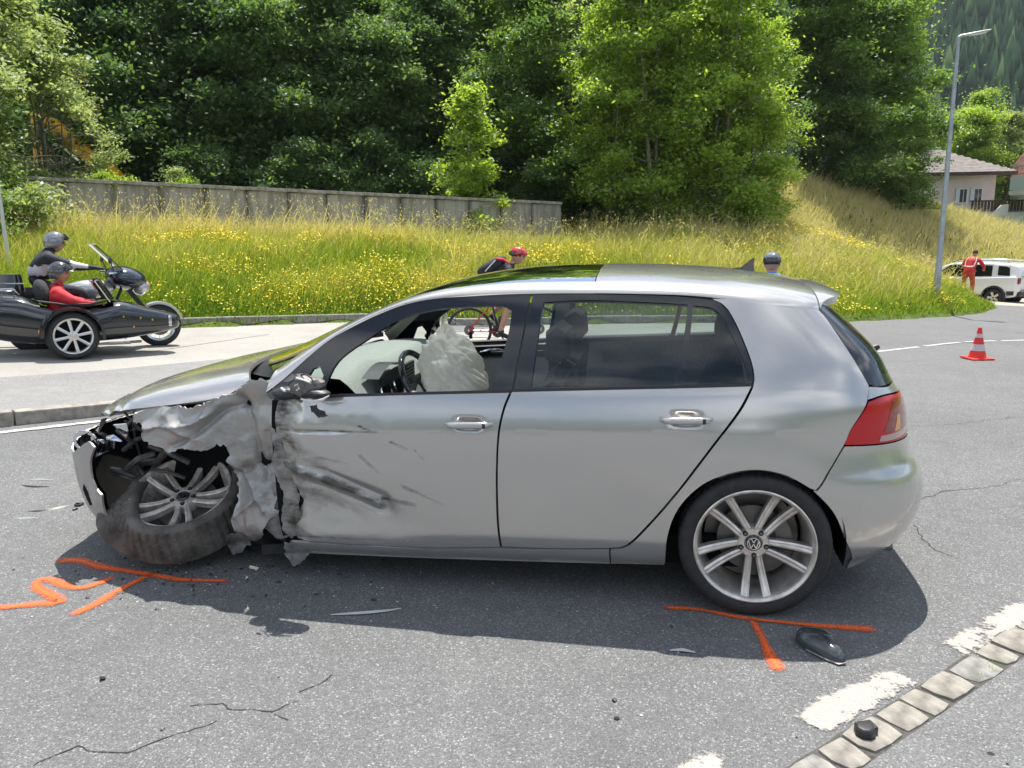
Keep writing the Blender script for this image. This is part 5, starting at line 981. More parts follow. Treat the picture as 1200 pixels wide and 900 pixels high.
# the slope across the valley behind the viewer
nD=2600; dx=r.uniform(-330,330,nD); dy=-155-r.random(nD)*330; dz=ztop(dx,dy); Hd=r.uniform(12,22,nD); k=7; ang=np.arange(k)*2*PI/k; jag=r.uniform(.6,1.25,(nD,k))
ring=np.stack([dx[:,None]+np.cos(ang)*(Hd*.2)[:,None]*jag,dy[:,None]+np.sin(ang)*(Hd*.2)[:,None]*jag,dz[:,None]+0*jag],-1); V=np.concatenate([ring,np.stack([dx,dy,dz+Hd],-1)[:,None]],1); i=np.arange(k); F=(np.stack([i,(i+1)%k,np.full(k,k)],1)[None]+(np.arange(nD)*(k+1))[:,None,None]).reshape(-1,3)
me=npmesh('conifer_forest',V.reshape(-1,3),F); a_=me.attributes.new('tone','FLOAT','POINT'); a_.data.foreach_set('value',np.repeat(r.uniform(.2,.7,nD),k+1).astype(np.float32)); link('conifer_forest',me,L_CON,label='conifer forest on the slope behind the viewer, seen mirrored in the car',cat='forest',kind='stuff')
# ---- meadow grass
def scatter(n,x0,x1,y0,y1,r,bias=None):
    x=r.uniform(x0,x1,n); y=r.uniform(y0,y1,n); d=edge_dist(x,y); k=(d>.02)
    D=(x+.4)*-.19+(y+4.1)*.98; lat=np.abs((x+.4)*.98+(y+4.1)*.19); k&=(D>5)&(lat<D*.72+1.5)
    if bias is not None: k&=r.random(n)<bias(x,y,D,d)
    s_=(x-WA[0])*wd[0]+(y-WA[1])*wd[1]; t_=-(x-WA[0])*wd[1]+(y-WA[1])*wd[0]; k&=~((np.abs(t_)<.14)&(s_>0)&(s_<WL)); k&=~((t_>.1)&(s_>0)&(s_<WL-.5))
    return x[k],y[k],d[k],D[k],t_[k],s_[k]
def grass_mat():
    b=NB('meadow_grass'); n=b.t.nodes; n.remove(b.b); at=b.n('ShaderNodeAttribute',attribute_name='tone').outputs['Fac']
    c=b.ramp(at,[(0,(.085,.17,.02)),(.25,(.21,.31,.035)),(.5,(.39,.43,.07)),(.75,(.55,.49,.19)),(1,(.66,.57,.35))])
    d=b.n('ShaderNodeBsdfDiffuse',{'Color':c}); t=b.n('ShaderNodeBsdfTranslucent',{'Color':b.mix(1.,c,(1.2,1.25,.65),'MULTIPLY')}); m1=b.n('ShaderNodeMixShader',{0:.42}); b.l(d.outputs[0],m1.inputs[1]); b.l(t.outputs[0],m1.inputs[2]); b.l(m1.outputs[0],b.o.inputs[0]); return b.m
M_GRASS=grass_mat()
r=np.random.default_rng(12)
x,y,d,D,tw,sw_=scatter(1500000,-26,24,0,45,r,lambda x,y,D,d:np.clip((17/np.maximum(D,8))**1.35,.0,1)*.75)
n=len(x); patchy=fbm(x,y,31,4,.55); wallnear=sstep(3.2,.3,np.abs(tw))*((sw_>-1)&(sw_<WL+1)); right=sstep(-1.5,4.5,x)
dry=np.clip(.45+.40*wallnear+.15*right+.30*patchy+.16*sstep(2.5,5,d)-.34*sstep(1.4,.2,d)-.10*(x<-6)*sstep(6,2,d),0,1); dry=np.clip(dry+.30*sstep(25,31,y)*sstep(0,3,x),0,1); tone=np.clip(dry+.17*r.normal(size=n),0,1)
Hh=(.10+.34*sstep(.05,1.1,d)+.16*dry)*r.uniform(.55,1.35,n)*(1+.25*patchy); seed_=(r.random(n)<.10*sstep(.45,.8,dry)); Hh=Hh*np.where(seed_,1.55,1)*(1-.28*right)
bw_=.0068*np.clip(D/14,.8,2.2)*r.uniform(.7,1.3,n); az=r.uniform(0,2*PI,n); bend=r.uniform(.15,.95,n)*Hh; bd=r.normal(size=n)*1.5+.5
z0=ztop(x,y)-.03; cxx,sxx=np.cos(az)*bw_,np.sin(az)*bw_; bx,by=np.cos(bd)*bend,np.sin(bd)*bend
V=np.stack([np.stack([x-cxx,y-sxx,z0],1),np.stack([x+cxx,y+sxx,z0],1),np.stack([x+cxx*.8+bx*.35,y+sxx*.8+by*.35,z0+Hh*.6],1),np.stack([x-cxx*.8+bx*.35,y-sxx*.8+by*.35,z0+Hh*.6],1),np.stack([x+bx,y+by,z0+Hh],1)],1).reshape(-1,3)
b0=(np.arange(n)*5)[:,None]; F=np.concatenate([b0+np.array([0,1,2]),b0+np.array([0,2,3]),b0+np.array([3,2,4])]); me=npmesh('meadow_grass',V,F); a_=me.attributes.new('tone','FLOAT','POINT'); a_.data.foreach_set('value',np.repeat(tone,5).astype(np.float32))
link('meadow_grass',me,M_GRASS,label='tall yellow green meadow grass on the bank, drier towards the wall',cat='grass',kind='stuff'); print('grass blades',n)
k=seed_&(D<40); xs_,ys_,zs_=x[k]+bx[k],y[k]+by[k],(z0+Hh)[k]; C=np.stack([xs_,ys_,zs_],1); C=np.concatenate([C+r.normal(size=C.shape)*[.03,.03,.05] for _ in range(3)]); V,F,tn=leaves(C,np.repeat(.062,len(C)),r,np.clip(.92+.08*r.normal(size=len(C)),0,1),.1,-2.,.34); me=npmesh('seed_heads',V,F); a_=me.attributes.new('tone','FLOAT','POINT'); a_.data.foreach_set('value',tn.astype(np.float32)); link('seed_heads',me,M_GRASS,label='pale straw coloured grass seed heads over the meadow',cat='grass',kind='stuff')
# small leaves low in the verge and yellow flowers
x,y,d,D,tw,sw_=scatter(330000,-14,12,2,26,r,lambda x,y,D,d:np.where(d<4,.5,.12)*np.clip(fbm(x,y,61,3,.6)+.5,0,1)*np.clip((14/np.maximum(D,8))**1.2,0,1)); n=len(x); C=np.stack([x,y,ztop(x,y)+r.uniform(.04,.36,n)*sstep(0,.8,d)],1)
V,F,tn=leaves(C,np.repeat(.055,n)*np.clip(D/14,.8,2),r,np.clip(.22+.13*r.normal(size=n),0,1),.5,.1,.6); me=npmesh('verge_weeds',V,F); a_=me.attributes.new('tone','FLOAT','POINT'); a_.data.foreach_set('value',tn.astype(np.float32)); link('verge_weeds',me,M_GRASS,label='leafy green weeds between the grasses along the kerb',cat='weeds',kind='stuff')
x,y,d,D,tw,sw_=scatter(420000,-13,14,3,27,r,lambda x,y,D,d:np.clip(fbm(x,y,91,3,.75)*1.9-.25+.8*sstep(-9,-7.5,x)*sstep(-3.5,-5.5,x)*(d<2.2),0,.7)*(d>.4)*(d<7)); n=len(x); C=np.stack([x,y,ztop(x,y)+r.uniform(.22,.50,n)*sstep(0,1.2,d)],1)
V,F,tn=leaves(C,np.repeat(.034,n)*np.clip(D/13,.9,2),r,np.repeat(.5,n),1.2,.0,.9); link('wild_flowers',npmesh('wild_flowers',V,F),mat('yellow_petals',(.80,.62,.02),.7),label='yellow wild flowers dotted through the meadow grass',cat='flowers',kind='stuff')
# little tufts in the cobble joints
b=MB(); rr=random.Random(4)
for (tx,ty) in ((.79,-1.235),(.86,-1.13),(.84,-1.17)):
    for _ in range(26):
        p=Vector((tx+rr.gauss(0,.012),ty+rr.gauss(0,.012),.0)); q_=p+Vector((rr.gauss(0,.012),rr.gauss(0,.012),rr.uniform(.01,.028))); b.add([p,p+Vector((.002,.001,0)),q_],[(0,1,2)])
me=b.mesh('grass_tuft',False); a_=me.attributes.new('tone','FLOAT','POINT'); a_.data.foreach_set('value',np.full(len(me.vertices),.35,np.float32)); link('grass_tuft',me,M_GRASS,label='tiny grass tufts in the joints of the cobble row',cat='grass',kind='stuff')
# ---- houses
M_PINK=mat('pink_render',(.68,.56,.53),.9,noise=(1.5,.06,5)); M_ROOFT=mat('grey_roof_tiles',(.20,.175,.165),.85,noise=(3,.25,5)); M_WOODD=mat('dark_brown_wood',(.055,.030,.022),.7,noise=(6,.3)); M_WHITEW=mat('white_render',(.7,.7,.68),.85,noise=(2,.06)); M_WINP=mat('window_pane',(.05,.06,.07),.05,spec=.9); M_SHUT=mat('pale_blue_shutter',(.55,.62,.66),.6); M_ROOFR=mat('red_brown_roof',(.15,.06,.045),.8,noise=(3,.3))
hs=empty('house',(19.4,63.6,1.6),.19,'pink rendered house with a grey hipped roof and brown wooden terrace','house')
b=MB(); b.box((0,0,1.75),(7.7,6.4,4.1)); b.build('wall',M_PINK,hs,smooth=False)
RW,RD_,ez=4.75,4.1,3.62
b=MB(); b.add([(-RW,-RD_,ez),(RW,-RD_,ez),(RW,RD_,ez),(-RW,RD_,ez),(-1.8,0,ez+1.95),(1.0,0,ez+1.95),(-RW,-RD_,ez-.18),(RW,-RD_,ez-.18),(RW,RD_,ez-.18),(-RW,RD_,ez-.18)],[(0,1,5,4),(1,2,5),(2,3,4,5),(3,0,4),(6,7,1,0),(7,8,2,1),(8,9,3,2),(9,6,0,3),(9,8,7,6)]); rf=b.build('roof',M_ROOFT,hs,smooth=False)
for i in range(11):
    t_=i/11; z_=ez+.03+1.95*t_; xl=-RW+(RW-1.8)*t_; xr=RW-(RW-1.0)*t_; y_=-RD_*(1-t_); b=MB(); b.box(((xl+xr)/2,y_+.17,z_+.085),(xr-xl-.05,.40,.035),Euler((math.atan(1.95/RD_),0,0)).to_matrix()); b.build('tile_row',M_ROOFT,rf,smooth=False)
b=MB(); b.box((0,-RD_-.04,ez-.10),(2*RW+.1,.10,.24)); b.box((RW+.04,0,ez-.10),(.10,2*RD_,.24)); b.build('gutter_board',M_WOODD,hs,smooth=False)
for x_ in (1.45,2.55):
    w_=MB(); w_.box((x_,-3.23,1.98),(.72,.08,1.12)); wf=w_.build('window',M_WHITEW,hs,smooth=False); w_=MB(); w_.box((x_+.02,-3.275,1.98),(.50,.03,.95)); w_.build('pane',M_WINP,wf,smooth=False); w_=MB(); w_.box((x_-.42,-3.26,1.98),(.26,.06,1.1)); w_.build('shutter',M_SHUT,wf,smooth=False)
    w_=MB(); w_.box((x_+.02,-3.30,1.98),(.04,.02,.95)); w_.build('window_bar',M_WHITEW,wf,smooth=False)
te=empty('terrace',(0,0,0)); te.parent=hs
b=MB(); b.box((4.0,-4.6,.35),(6.6,2.2,.7)); b.build('terrace_wall',M_WHITEW,te,smooth=False); b=MB(); b.box((4.0,-5.72,1.52),(6.7,.12,.10)); b.build('handrail',M_WOODD,te,smooth=False)
for i in range(28): link('baluster',bpy.data.meshes.get('baluster') or (lambda m_:m_)(MB().box((0,0,.36),(.16,.04,.72)).mesh('baluster',False)),M_WOODD,te,loc=(.8+i*.236,-5.72,.78))
b=MB(); b.prism([(1.4,-.2),(3.0,-.2),(3.0,1.25),(2.5,1.2),(1.4,.2)],-.05,.05,Matrix.Translation((.2,-6.0,0))@Matrix.Rotation(PI/2,4,'X')); b.build('stair_wall',M_WHITEW,te,smooth=False)
b=MB(); b.box((-2.2,.5,ez+2.0),(.6,.6,1.4)); b.build('chimney',M_WOODD,hs,smooth=False)
h2=empty('house',(28.4,60.0,1.9),.15,'house at the right edge with a white balcony and steep brown roof','house')
b=MB(); b.box((1.2,2.6,2.0),(5.2,5.,4.)); b.build('wall',M_WHITEW,h2,smooth=False)
b=MB(); b.add([(-2.0,-1.6,3.0),(4.4,-1.6,3.0),(4.4,5.4,3.0),(-2.0,5.4,3.0),(1.2,-1.6,7.4),(1.2,5.4,7.4)],[(0,1,4),(1,2,5,4),(2,3,5),(3,0,4,5),(0,3,2,1)]); b.build('roof',M_ROOFR,h2,smooth=False)
b=MB(); b.box((-1.4,-1.9,1.75),(6.4,3.2,.28)); b.build('balcony_floor',M_WHITEW,h2,smooth=False)
b=MB(); b.box((-1.4,-3.45,3.0),(6.4,.06,.07)); b.box((-4.55,-1.9,3.0),(.06,3.2,.07)); b.build('handrail',mat('light_wood',(.35,.25,.17),.8),h2,smooth=False)
b=MB(); b.box((-4.55,-1.9,2.4),(.05,3.2,.9)); b.build('side_screen',M_SHUT,h2,smooth=False); b=MB(); b.box((-1.4,-3.45,2.55),(6.3,.04,.20)); b.box((-1.4,-3.45,2.2),(6.3,.04,.20)); b.build('board',mat('brown_board',(.14,.09,.06),.8),h2,smooth=False)
for x_ in (-4.4,-3.1,-1.2,1.0): MB().box((x_,-3.3,.7),(.16,.16,2.)).build('column',M_WHITEW,h2,smooth=False)
low=empty('garden_wall',(24,56.2,zt(24,56.2)-.2),.12,'low pale wall with white items below the terrace at right','wall'); MB().box((2.2,0,.45),(9,.25,.9)).build('wall_body',mat('pale_stone_wall',(.42,.40,.36),.9,noise=(2,.3)),low,smooth=False)

# every tree of a row gets its own place in it
ORD=['first','second','third','fourth','fifth','sixth','seventh','eighth','ninth','tenth','eleventh','twelfth','thirteenth','fourteenth','fifteenth','sixteenth']
TXT={'dark trees behind the wall':'dense dark green tree behind the wall, %s from the left in the shaded mass','undergrowth behind the wall':'dark shaded bush close behind the wall, %s from the left','tall light trees behind the dark ones':'tall sunlit tree above the dark mass, %s from the left','dark trees behind the central clump':'dark tree behind the light central clump, %s from the left','rear forest trees':'forest tree in the last row behind the others, %s from the left','trees behind the houses':'leafy tree behind the pink house, %s from the left'}
for g,t_ in TXT.items():
    L_=[o for o in COL.objects if o.get('group')==g]; L_.sort(key=lambda o:(o.location.x+.4)/(o.location.y+4.1))
    for i,o in enumerate(L_): o['label']=t_%ORD[i]
# ============================================================ people, vehicles and small things
def figure(name,J,B,zone,mats,parent,sub=2,label=None):
    """one continuous body grown over a skeleton. J: joint -> (x,y,z,radius); B: bones; zone(point)->material index"""
    keys=list(J); me=bpy.data.meshes.new('tmp'); me.from_pydata([J[k][:3] for k in keys],[(keys.index(a),keys.index(b)) for a,b in B],[]); ob=bpy.data.objects.new('tmp',me); COL.objects.link(ob)
    ob.modifiers.new('skin','SKIN'); sv=me.skin_vertices[0].data
    for i,k in enumerate(keys):
        r_=J[k][3]; r_=r_ if isinstance(r_,tuple) else (r_,r_); sv[i].radius=r_; sv[i].use_root=(k=='pelvis')
    ss=ob.modifiers.new('sub','SUBSURF'); ss.levels=sub; ss.render_levels=sub
    dg=bpy.context.evaluated_depsgraph_get(); m2=bpy.data.meshes.new_from_object(ob.evaluated_get(dg)); bpy.data.objects.remove(ob); bpy.data.meshes.remove(me)
    m2.materials.clear()
    for m_ in mats: m2.materials.append(m_)
    for p in m2.polygons: p.use_smooth=True; p.material_index=zone(p.center)
    return link(name,m2,None,parent,label=label)
M_SKIN=mat('skin',(.48,.27,.19),.55,noise=(30,.12)); M_HAIR=mat('dark_hair',(.03,.02,.015),.8)
M_NAVY=mat('black_jacket',(.018,.020,.028),.75,noise=(20,.3),bump=(25,.5,.01)); M_LGREY=mat('light_grey_fabric',(.55,.55,.56),.8,noise=(20,.1)); M_REDJ=mat('red_jacket',(.55,.02,.03),.7,noise=(14,.25,5),bump=(22,.6,.012)); M_JEANS=mat('dark_trousers',(.03,.035,.05),.85)
M_HSIL=mat('silver_helmet',(.22,.23,.245),.18,metal=.4,coat=.8); M_HBLK=mat('black_helmet',(.02,.02,.022),.15,coat=.8); M_GLOVE=mat('black_glove',(.02,.02,.02),.7); M_BOOT=mat('black_boot',(.018,.017,.016),.6)
def fingers(J,B,wrist,palm,tips,pre,rad=.0085):
    """five separate fingers rooted in the palm; tips: list of (root, knuckle, tip)"""
    for i,(a,k,t) in enumerate(tips):
        J[f'{pre}f{i}a']=(*a,rad*1.1); J[f'{pre}f{i}b']=(*k,rad); J[f'{pre}f{i}c']=(*t,rad*.8); B+= [(palm,f'{pre}f{i}a'),(f'{pre}f{i}a',f'{pre}f{i}b'),(f'{pre}f{i}b',f'{pre}f{i}c')]
def grip(J,B,elbow,w_,fwd,side,pre,curl=1.):
    """wrist, palm and five fingers closing round a bar; fwd = direction of the forearm, side = thumb side"""
    w_=Vector(w_); f=Vector(fwd).normalized(); s_=Vector(side).normalized(); dn_=f.cross(s_).normalized(); 
    if dn_.z>0: dn_=-dn_
    J[pre+'wrist']=(*w_,.027); p=w_+f*.07; J[pre+'palm']=(*p,(.038,.02)); B+=[(elbow,pre+'wrist'),(pre+'wrist',pre+'palm')]
    tips=[]
    for i,l in enumerate((.034,.038,.036,.028)):
        r0=p+f*.035+s_*(.030-.020*i); k=r0+f*l*.8+dn_*.012*curl; tips.append((r0,k,k-f*l*.35*curl+dn_*l*.9))
    th=w_+f*.04+s_*.035; tips.append((th,th+f*.03+s_*.012,th+f*.055+dn_*.01)); fingers(J,B,pre+'wrist',pre+'palm',tips,pre)
def head(parent,c,rz=0,tilt=0,skin_=None,hair=None,s=1.,helmet=None):
    """face with nose, brow, eyes, mouth and ears; looks along +X"""
    Rm=Matrix.Translation(c)@Matrix.Rotation(rz,4,'Z')@Matrix.Rotation(tilt,4,'Y')@Matrix.Scale(s,4)
    b=MB()
    def f(u,v):
        th,ph=PI*u,2*PI*v; d=Vector((math.sin(th)*math.cos(ph),math.sin(th)*math.sin(ph),math.cos(th))); x,y,z=d.x*.098,d.y*.076,d.z*.118
        if z<0: x*=1-.25*(-z/.118); y*=1-.42*(-z/.118)**1.3
        if d.x>.3:
            x+=.026*math.exp(-((y/.014)**2+((z+.012)/.022)**2)); x+=.008*math.exp(-((y/.05)**2+((z-.030)/.012)**2)); x-=.010*math.exp(-(((abs(y)-.032)/.016)**2+((z-.012)/.012)**2)); x+=.006*math.exp(-((y/.028)**2+((z+.052)/.010)**2)); x+=.006*math.exp(-((y/.02)**2+((z+.088)/.014)**2))
        if abs(d.y)>.8: y+=math.copysign(.012,y)*math.exp(-(((x+.005)/.018)**2+((z)/.03)**2))
        return Rm@Vector((x,y,z))
    b.grid(f,26,36,cv=True); h_=b.build('head',skin_ or M_SKIN,parent,ang=80)
    b=MB()
    for s_ in (-1,1): b.ball(Rm@Vector((.086,s_*.031,.012)),.011*s,8)
    b.build('eye',mat('eye_dark',(.05,.03,.02),.1),h_)
    b=MB(); b.ball(Rm@Vector((.096,0,-.052)),(.006*s,.024*s,.006*s),8); b.build('mouth',mat('lips',(.35,.12,.1),.5),h_)
    if hair:
        b=MB(); b.grid(lambda u,v:Rm@Vector((-.012+.104*math.sin(u*1.75)*math.cos(2*PI*v)*(1 if math.cos(2*PI*v)<0 else .92),.084*math.sin(u*1.75)*math.sin(2*PI*v),.018+.112*math.cos(u*1.75))),12,24,cv=True); b.build('hair',hair,h_)
    return h_,Rm
def shell_helmet(parent,Rm,m_shell,visor=None,name='helmet',peak=True):
    """open-face motorcycle helmet"""
    b=MB()
    def f(u,v):
        th=u*2.15; ph=2*PI*v; fr=max(0,math.cos(ph)); th=min(th,2.15-1.0*fr**.7*1.0) ; d=Vector((math.sin(th)*math.cos(ph),math.sin(th)*math.sin(ph),math.cos(th))); return Rm@Vector((-.008+d.x*.142,d.y*.122,.018+d.z*.142))
    b.grid(f,20,36,cv=True); h_=b.build(name,m_shell,parent,ang=70)
    b=MB(); b.grid(lambda u,v:Rm@Vector((.05+.115*math.sin(.55+.75*u)*math.cos((v-.5)*2.2)*1.0,.128*math.sin((v-.5)*2.2)*1.02,.02+.150*math.cos(.75+.52*u))),6,16); b.build('visor',visor or M_HBLK,h_)
    if peak: b=MB(); b.grid(lambda u,v:Rm@Vector((.095+.075*u,(.105-.02*u)*(v-.5)*2,.082-.012*u-.03*(v-.5)**2*4)),4,12); b.build('peak',M_HBLK,h_)
    return h_
def tyre_ring(R_,w_,mt,parent,name='tyre',M_=None,h_=None):
    b=MB(); h_=h_ or w_*.9; prof=[(R_-h_,w_*.40),(R_-h_*.5,w_*.5),(R_-w_*.12,w_*.38),(R_,w_*.12),(R_,-w_*.12),(R_-w_*.12,-w_*.38),(R_-h_*.5,-w_*.5),(R_-h_,-w_*.40)]; b.lathe(prof,44,M_,close=True); return b.build(name,mt,parent,ang=60)
AX=Matrix.Rotation(PI/2,4,'X')            # turns the lathe axis to local Y (wheel axle)
# ---------------------------------------------------------------- sidecar motorcycle
M_NBLK=mat('glossy_black_paint',(.012,.016,.020),.12,coat=1.); M_SILVT=mat('silver_tank_paint',(.58,.59,.60),.2,metal=.5,coat=.8); M_ENG=mat('engine_dark_metal',(.05,.05,.05),.5,metal=.6)
hd=math.radians(46.0); bx0,by0=-8.66,4.80; bz0=gzf(-8.1,5.1)+.004
bike=empty('sidecar_motorcycle',(bx0,by0,bz0),hd,'black sidecar motorcycle with silver tank passing on the pale side road','motorcycle')
bike.rotation_euler=(.0,.045,hd)
def bwheel(x,y,R_,w_,parent,name,spokes,rimR):
    w0=empty(name,(x,y,R_)); w0.parent=parent; tyre_ring(R_,w_,M_TYRE,w0,M_=AX,h_=R_-rimR)
    b=MB(); b.lathe([(rimR-.012,w_*.42),(rimR+.006,w_*.46),(rimR+.008,w_*.3),(rimR+.008,-w_*.3),(rimR+.006,-w_*.46),(rimR-.012,-w_*.42),(rimR-.02,-w_*.2),(rimR-.02,w_*.2)],40,AX,close=True); b.build('rim',M_RIM if name=='sidecar_wheel' else M_CHROME,w0); return w0
rw=bwheel(0,0,.305,.15,bike,'rear_wheel',0,.2); fw_=bwheel(1.56,0,.305,.12,bike,'front_wheel',0,.215)
b=MB()
for k in range(18): a=2*PI*k/18; b.tube([(.03*math.cos(a),.02*(-1)**k,.03*math.sin(a)),(.21*math.cos(a+.2),0,.21*math.sin(a+.2))],.0035,4,False)
b.lathe([(0,.05),(.04,.05),(.04,-.05),(0,-.05)],16,AX); b.build('spoke_set',M_CHROME,fw_)
b=MB(); b.lathe([(.06,.07),(.14,.07),(.14,.062),(.06,.062)],28,AX,close=True); b.build('brake_disc',M_DISC,fw_)
sw_=bwheel(.36,-1.02,.305,.17,bike,'sidecar_wheel',0,.218)
for k in range(8):
    a=2*PI*k/8+.2; b=MB(); rows=[]
    Rm=Matrix.Rotation(-a,4,'Y')
    for t in (0,.35,.7,1): r_=.045+t*.172; w_=.016+.004*t; rows+= [Rm@Vector((r_,-.060-.012*t,-w_)),Rm@Vector((r_,-.075-.012*t,0)),Rm@Vector((r_,-.060-.012*t,w_)),Rm@Vector((r_,-.02,0))]
    b.add(rows,[(i*4+q,i*4+(q+1)%4,(i+1)*4+(q+1)%4,(i+1)*4+q) for i in range(3) for q in range(4)]); b.build('spoke',mat('white_alloy',(.72,.72,.72),.3,metal=.4),sw_)
b=MB(); b.lathe([(0,.075),(.035,.075),(.06,.062),(.06,.0)],20,AX); b.build('hub',M_RIM,sw_)
b=MB(); b.lathe([(0,.01),(.20,.01)],24,AX); b.build('brake_disc',M_CAVITY,sw_)
# wheel arch
def arc(x0,z0,y0,wd_,Ra,a0,a1,n=24,fl=.0):
    b=MB(); b.grid(lambda u,v:(x0+(Ra+.012*math.sin(PI*v))*math.cos(a0+(a1-a0)*u),y0+(v-.5)*wd_,z0+(Ra+.012*math.sin(PI*v))*math.sin(a0+(a1-a0)*u)),n,8); b.grid(lambda u,v:(x0+(Ra-.03*v)*math.cos(a0+(a1-a0)*u),y0-.5*wd_-.003,z0+(Ra-.03*v)*math.sin(a0+(a1-a0)*u)),n,3); return b
arc(.36,.305,-1.0,.24,.355,math.radians(-8),math.radians(182)).build('sidecar_mudguard',M_NBLK,bike)
arc(1.56,.305,0,.15,.335,math.radians(15),math.radians(150)).build('front_mudguard',M_SILVT,bike)
b=MB(); b.box((1.885,0,.41),(.02,.10,.05)); b.build('mudguard_tip',M_REDD,bike)
# sidecar hull: stations along x  (x, bottom, top, half width)
ST=np.array([(-.72,.50,.60,.04),(-.64,.40,.70,.15),(-.45,.27,.80,.27),(-.2,.21,.80,.33),(.02,.19,.73,.36),(.3,.19,.66,.37),(.6,.19,.66,.37),(.84,.20,.71,.36),(1.0,.21,.71,.33),(1.25,.24,.63,.27),(1.5,.28,.56,.20),(1.66,.32,.51,.12),(1.70,.36,.46,.05)])
def hull(u,v):
    x=cs(u*12,range(13),ST[:,0]); zb_=cs(u*12,range(13),ST[:,1]); zt_=cs(u*12,range(13),ST[:,2]); hw=cs(u*12,range(13),ST[:,3]); a=2*PI*v; c_,s_=math.cos(a),math.sin(a); k=2/3.2
    return (float(x),-.62+float(hw)*math.copysign(abs(c_)**k,c_),float((zb_+zt_)/2+(zt_-zb_)/2*math.copysign(abs(s_)**k,s_)))
b=MB(); nu,nv=60,44; b.grid(hull,nu,nv,cv=True)
b.f=[f for f in b.f if not ((lambda c:(.02<c.x<.86) and c.z>.6 and abs(c.y+.62)<.31)(sum((Vector(b.v[i]) for i in f),Vector())/len(f)))]; b.mi=[0]*len(b.f); b.build('sidecar_body',M_NBLK,bike)
b=MB(); b.grid(lambda u,v:(lambda p:(p[0]*.98,-.62+(p[1]+.62)*.93,p[2]*.96+.01))(hull(.18+.5*u,v)),20,30,cv=True); b.f=[f for f in b.f if (sum((Vector(b.v[i]) for i in f),Vector())/len(f)).z<.58]; b.mi=[0]*len(b.f); b.build('sidecar_lining',M_CAVITY,bike)
b=MB(); b.tube([(.02,-.31,.735),(.3,-.30,.69),(.6,-.30,.69),(.82,-.36,.73),(.9,-.62,.75),(.82,-.88,.73),(.6,-.94,.69),(.3,-.94,.69),(.02,-.93,.735)],.014,8); b.build('cockpit_rim',M_BLACKR,bike)
b=MB(); b.grid(lambda u,v:(.92-.16*u-.10*abs(2*v-1)**2,-.62+(.29-.03*u)*(2*v-1),.73+.27*u-.02*abs(2*v-1)**2),10,16); b.build('sidecar_windscreen',M_WSG,bike)
b=MB(); P=[(.92-.16*u-.10,-.62+(.29-.03*u)*s_,.71+.27*u) for s_,us in ((-1,np.linspace(0,1,4)),) for u in us]; P+=[(.76-.10*abs(2*v-1)**2,-.62+.26*(2*v-1),1.0-.02*abs(2*v-1)**2) for v in np.linspace(.05,.95,8)]; P+=[(.92-.16*u-.10,-.62+(.29-.03*u),.71+.27*u) for u in np.linspace(1,0,4)]; b.tube(P,.008,6); b.build('windscreen_frame',M_CHROME,bike)
b=MB(); b.ball((.10,-.62,.83),(.10,.24,.17),14,Euler((0,-.25,0)).to_matrix()); b.build('sidecar_seat_back',M_SEAT,bike)
b=MB(); 
for y_ in (-.45,-.79): b.tube([(-.52,y_,.80),(-.50,y_,.86),(-.2,y_,.87),(-.16,y_,.81)],.009,6)
b.tube([(-.50,-.45,.86),(-.50,-.79,.86)],.009,6); b.tube([(-.2,-.45,.87),(-.2,-.79,.87)],.009,6); b.tube([(-.35,-.45,.865),(-.35,-.79,.865)],.007,6); b.build('luggage_rack',M_CHROME,bike)
b=MB(); b.ball((.02,-.995,.36),(.03,.02,.045),10); b.build('turn_signal',M_AMB,bike)
b=MB(); b.box((1.555,-.80,.435),(.045,.03,.15)); b.build('side_lamp',M_CHROME,bike,bevel=.012)
for i,(x_,z_) in enumerate([(.96,.52),(1.17,.49),(1.08,.38),(1.32,.46)]): MB().ball((x_,-.62-float(cs(x_,ST[:,0],ST[:,3]))*.985,z_),(.014,.008,.014),8).build('stud',M_AMB,bike)
b=MB(); b.box((.9,-.86,.17),(.26,.14,.03)); b.tube([(.5,-.75,.15),(1.2,-.7,.16)],.018,6); b.tube([(.1,-.1,.25),(.1,-.9,.22)],.022,6); b.tube([(1.0,-.1,.3),(1.0,-.75,.22)],.022,6); b.build('footstep',M_CHROME,bike)
# motorcycle itself
def ell(c,r_,nm,mt,p=bike,R=None,n=18): return MB().ball(c,r_,n,R).build(nm,mt,p)
b=MB(); b.grid(lambda u,v:(lambda s_:(.68+.62*(u-.5)*1.0,(.155*math.sin(PI*(.12+.80*u))**.6)*math.cos(v*2*PI),.80+.05*u+(.135*math.sin(PI*(.10+.80*u))**.6)*math.sin(v*2*PI)))(0),22,24,cv=True); b.build('fuel_tank',M_SILVT,bike)
ell((-.0,0,.79),(.36,.15,.075),'saddle',M_SEAT); b=MB(); b.box((.55,0,.45),(.55,.34,.34)); b.tube([(.4,-.2,.5),(.4,-.33,.5)],.10,14); b.tube([(.65,.2,.45),(.65,.33,.45)],.10,14); b.build('engine',M_ENG,bike,bevel=.03)
b=MB(); b.tube([(0,0,.3),(.3,0,.5),(.85,0,.75),(1.15,0,.95)],.03,8); b.tube([(0,.1,.3),(.35,.1,.35),(.8,.1,.3),(1.0,.0,.6),(1.15,0,.95)],.022,8); b.tube([(0,-.1,.3),(-.15,-.1,.75)],.02,6); b.build('frame',M_ENG,bike)
b=MB()
for s_ in (-1,1): b.tube([(1.56,s_*.10,.305),(1.16,s_*.10,.86),(1.04,s_*.10,1.02)],[.024,.024,.03],10)
b.build('fork',M_ENG,bike)
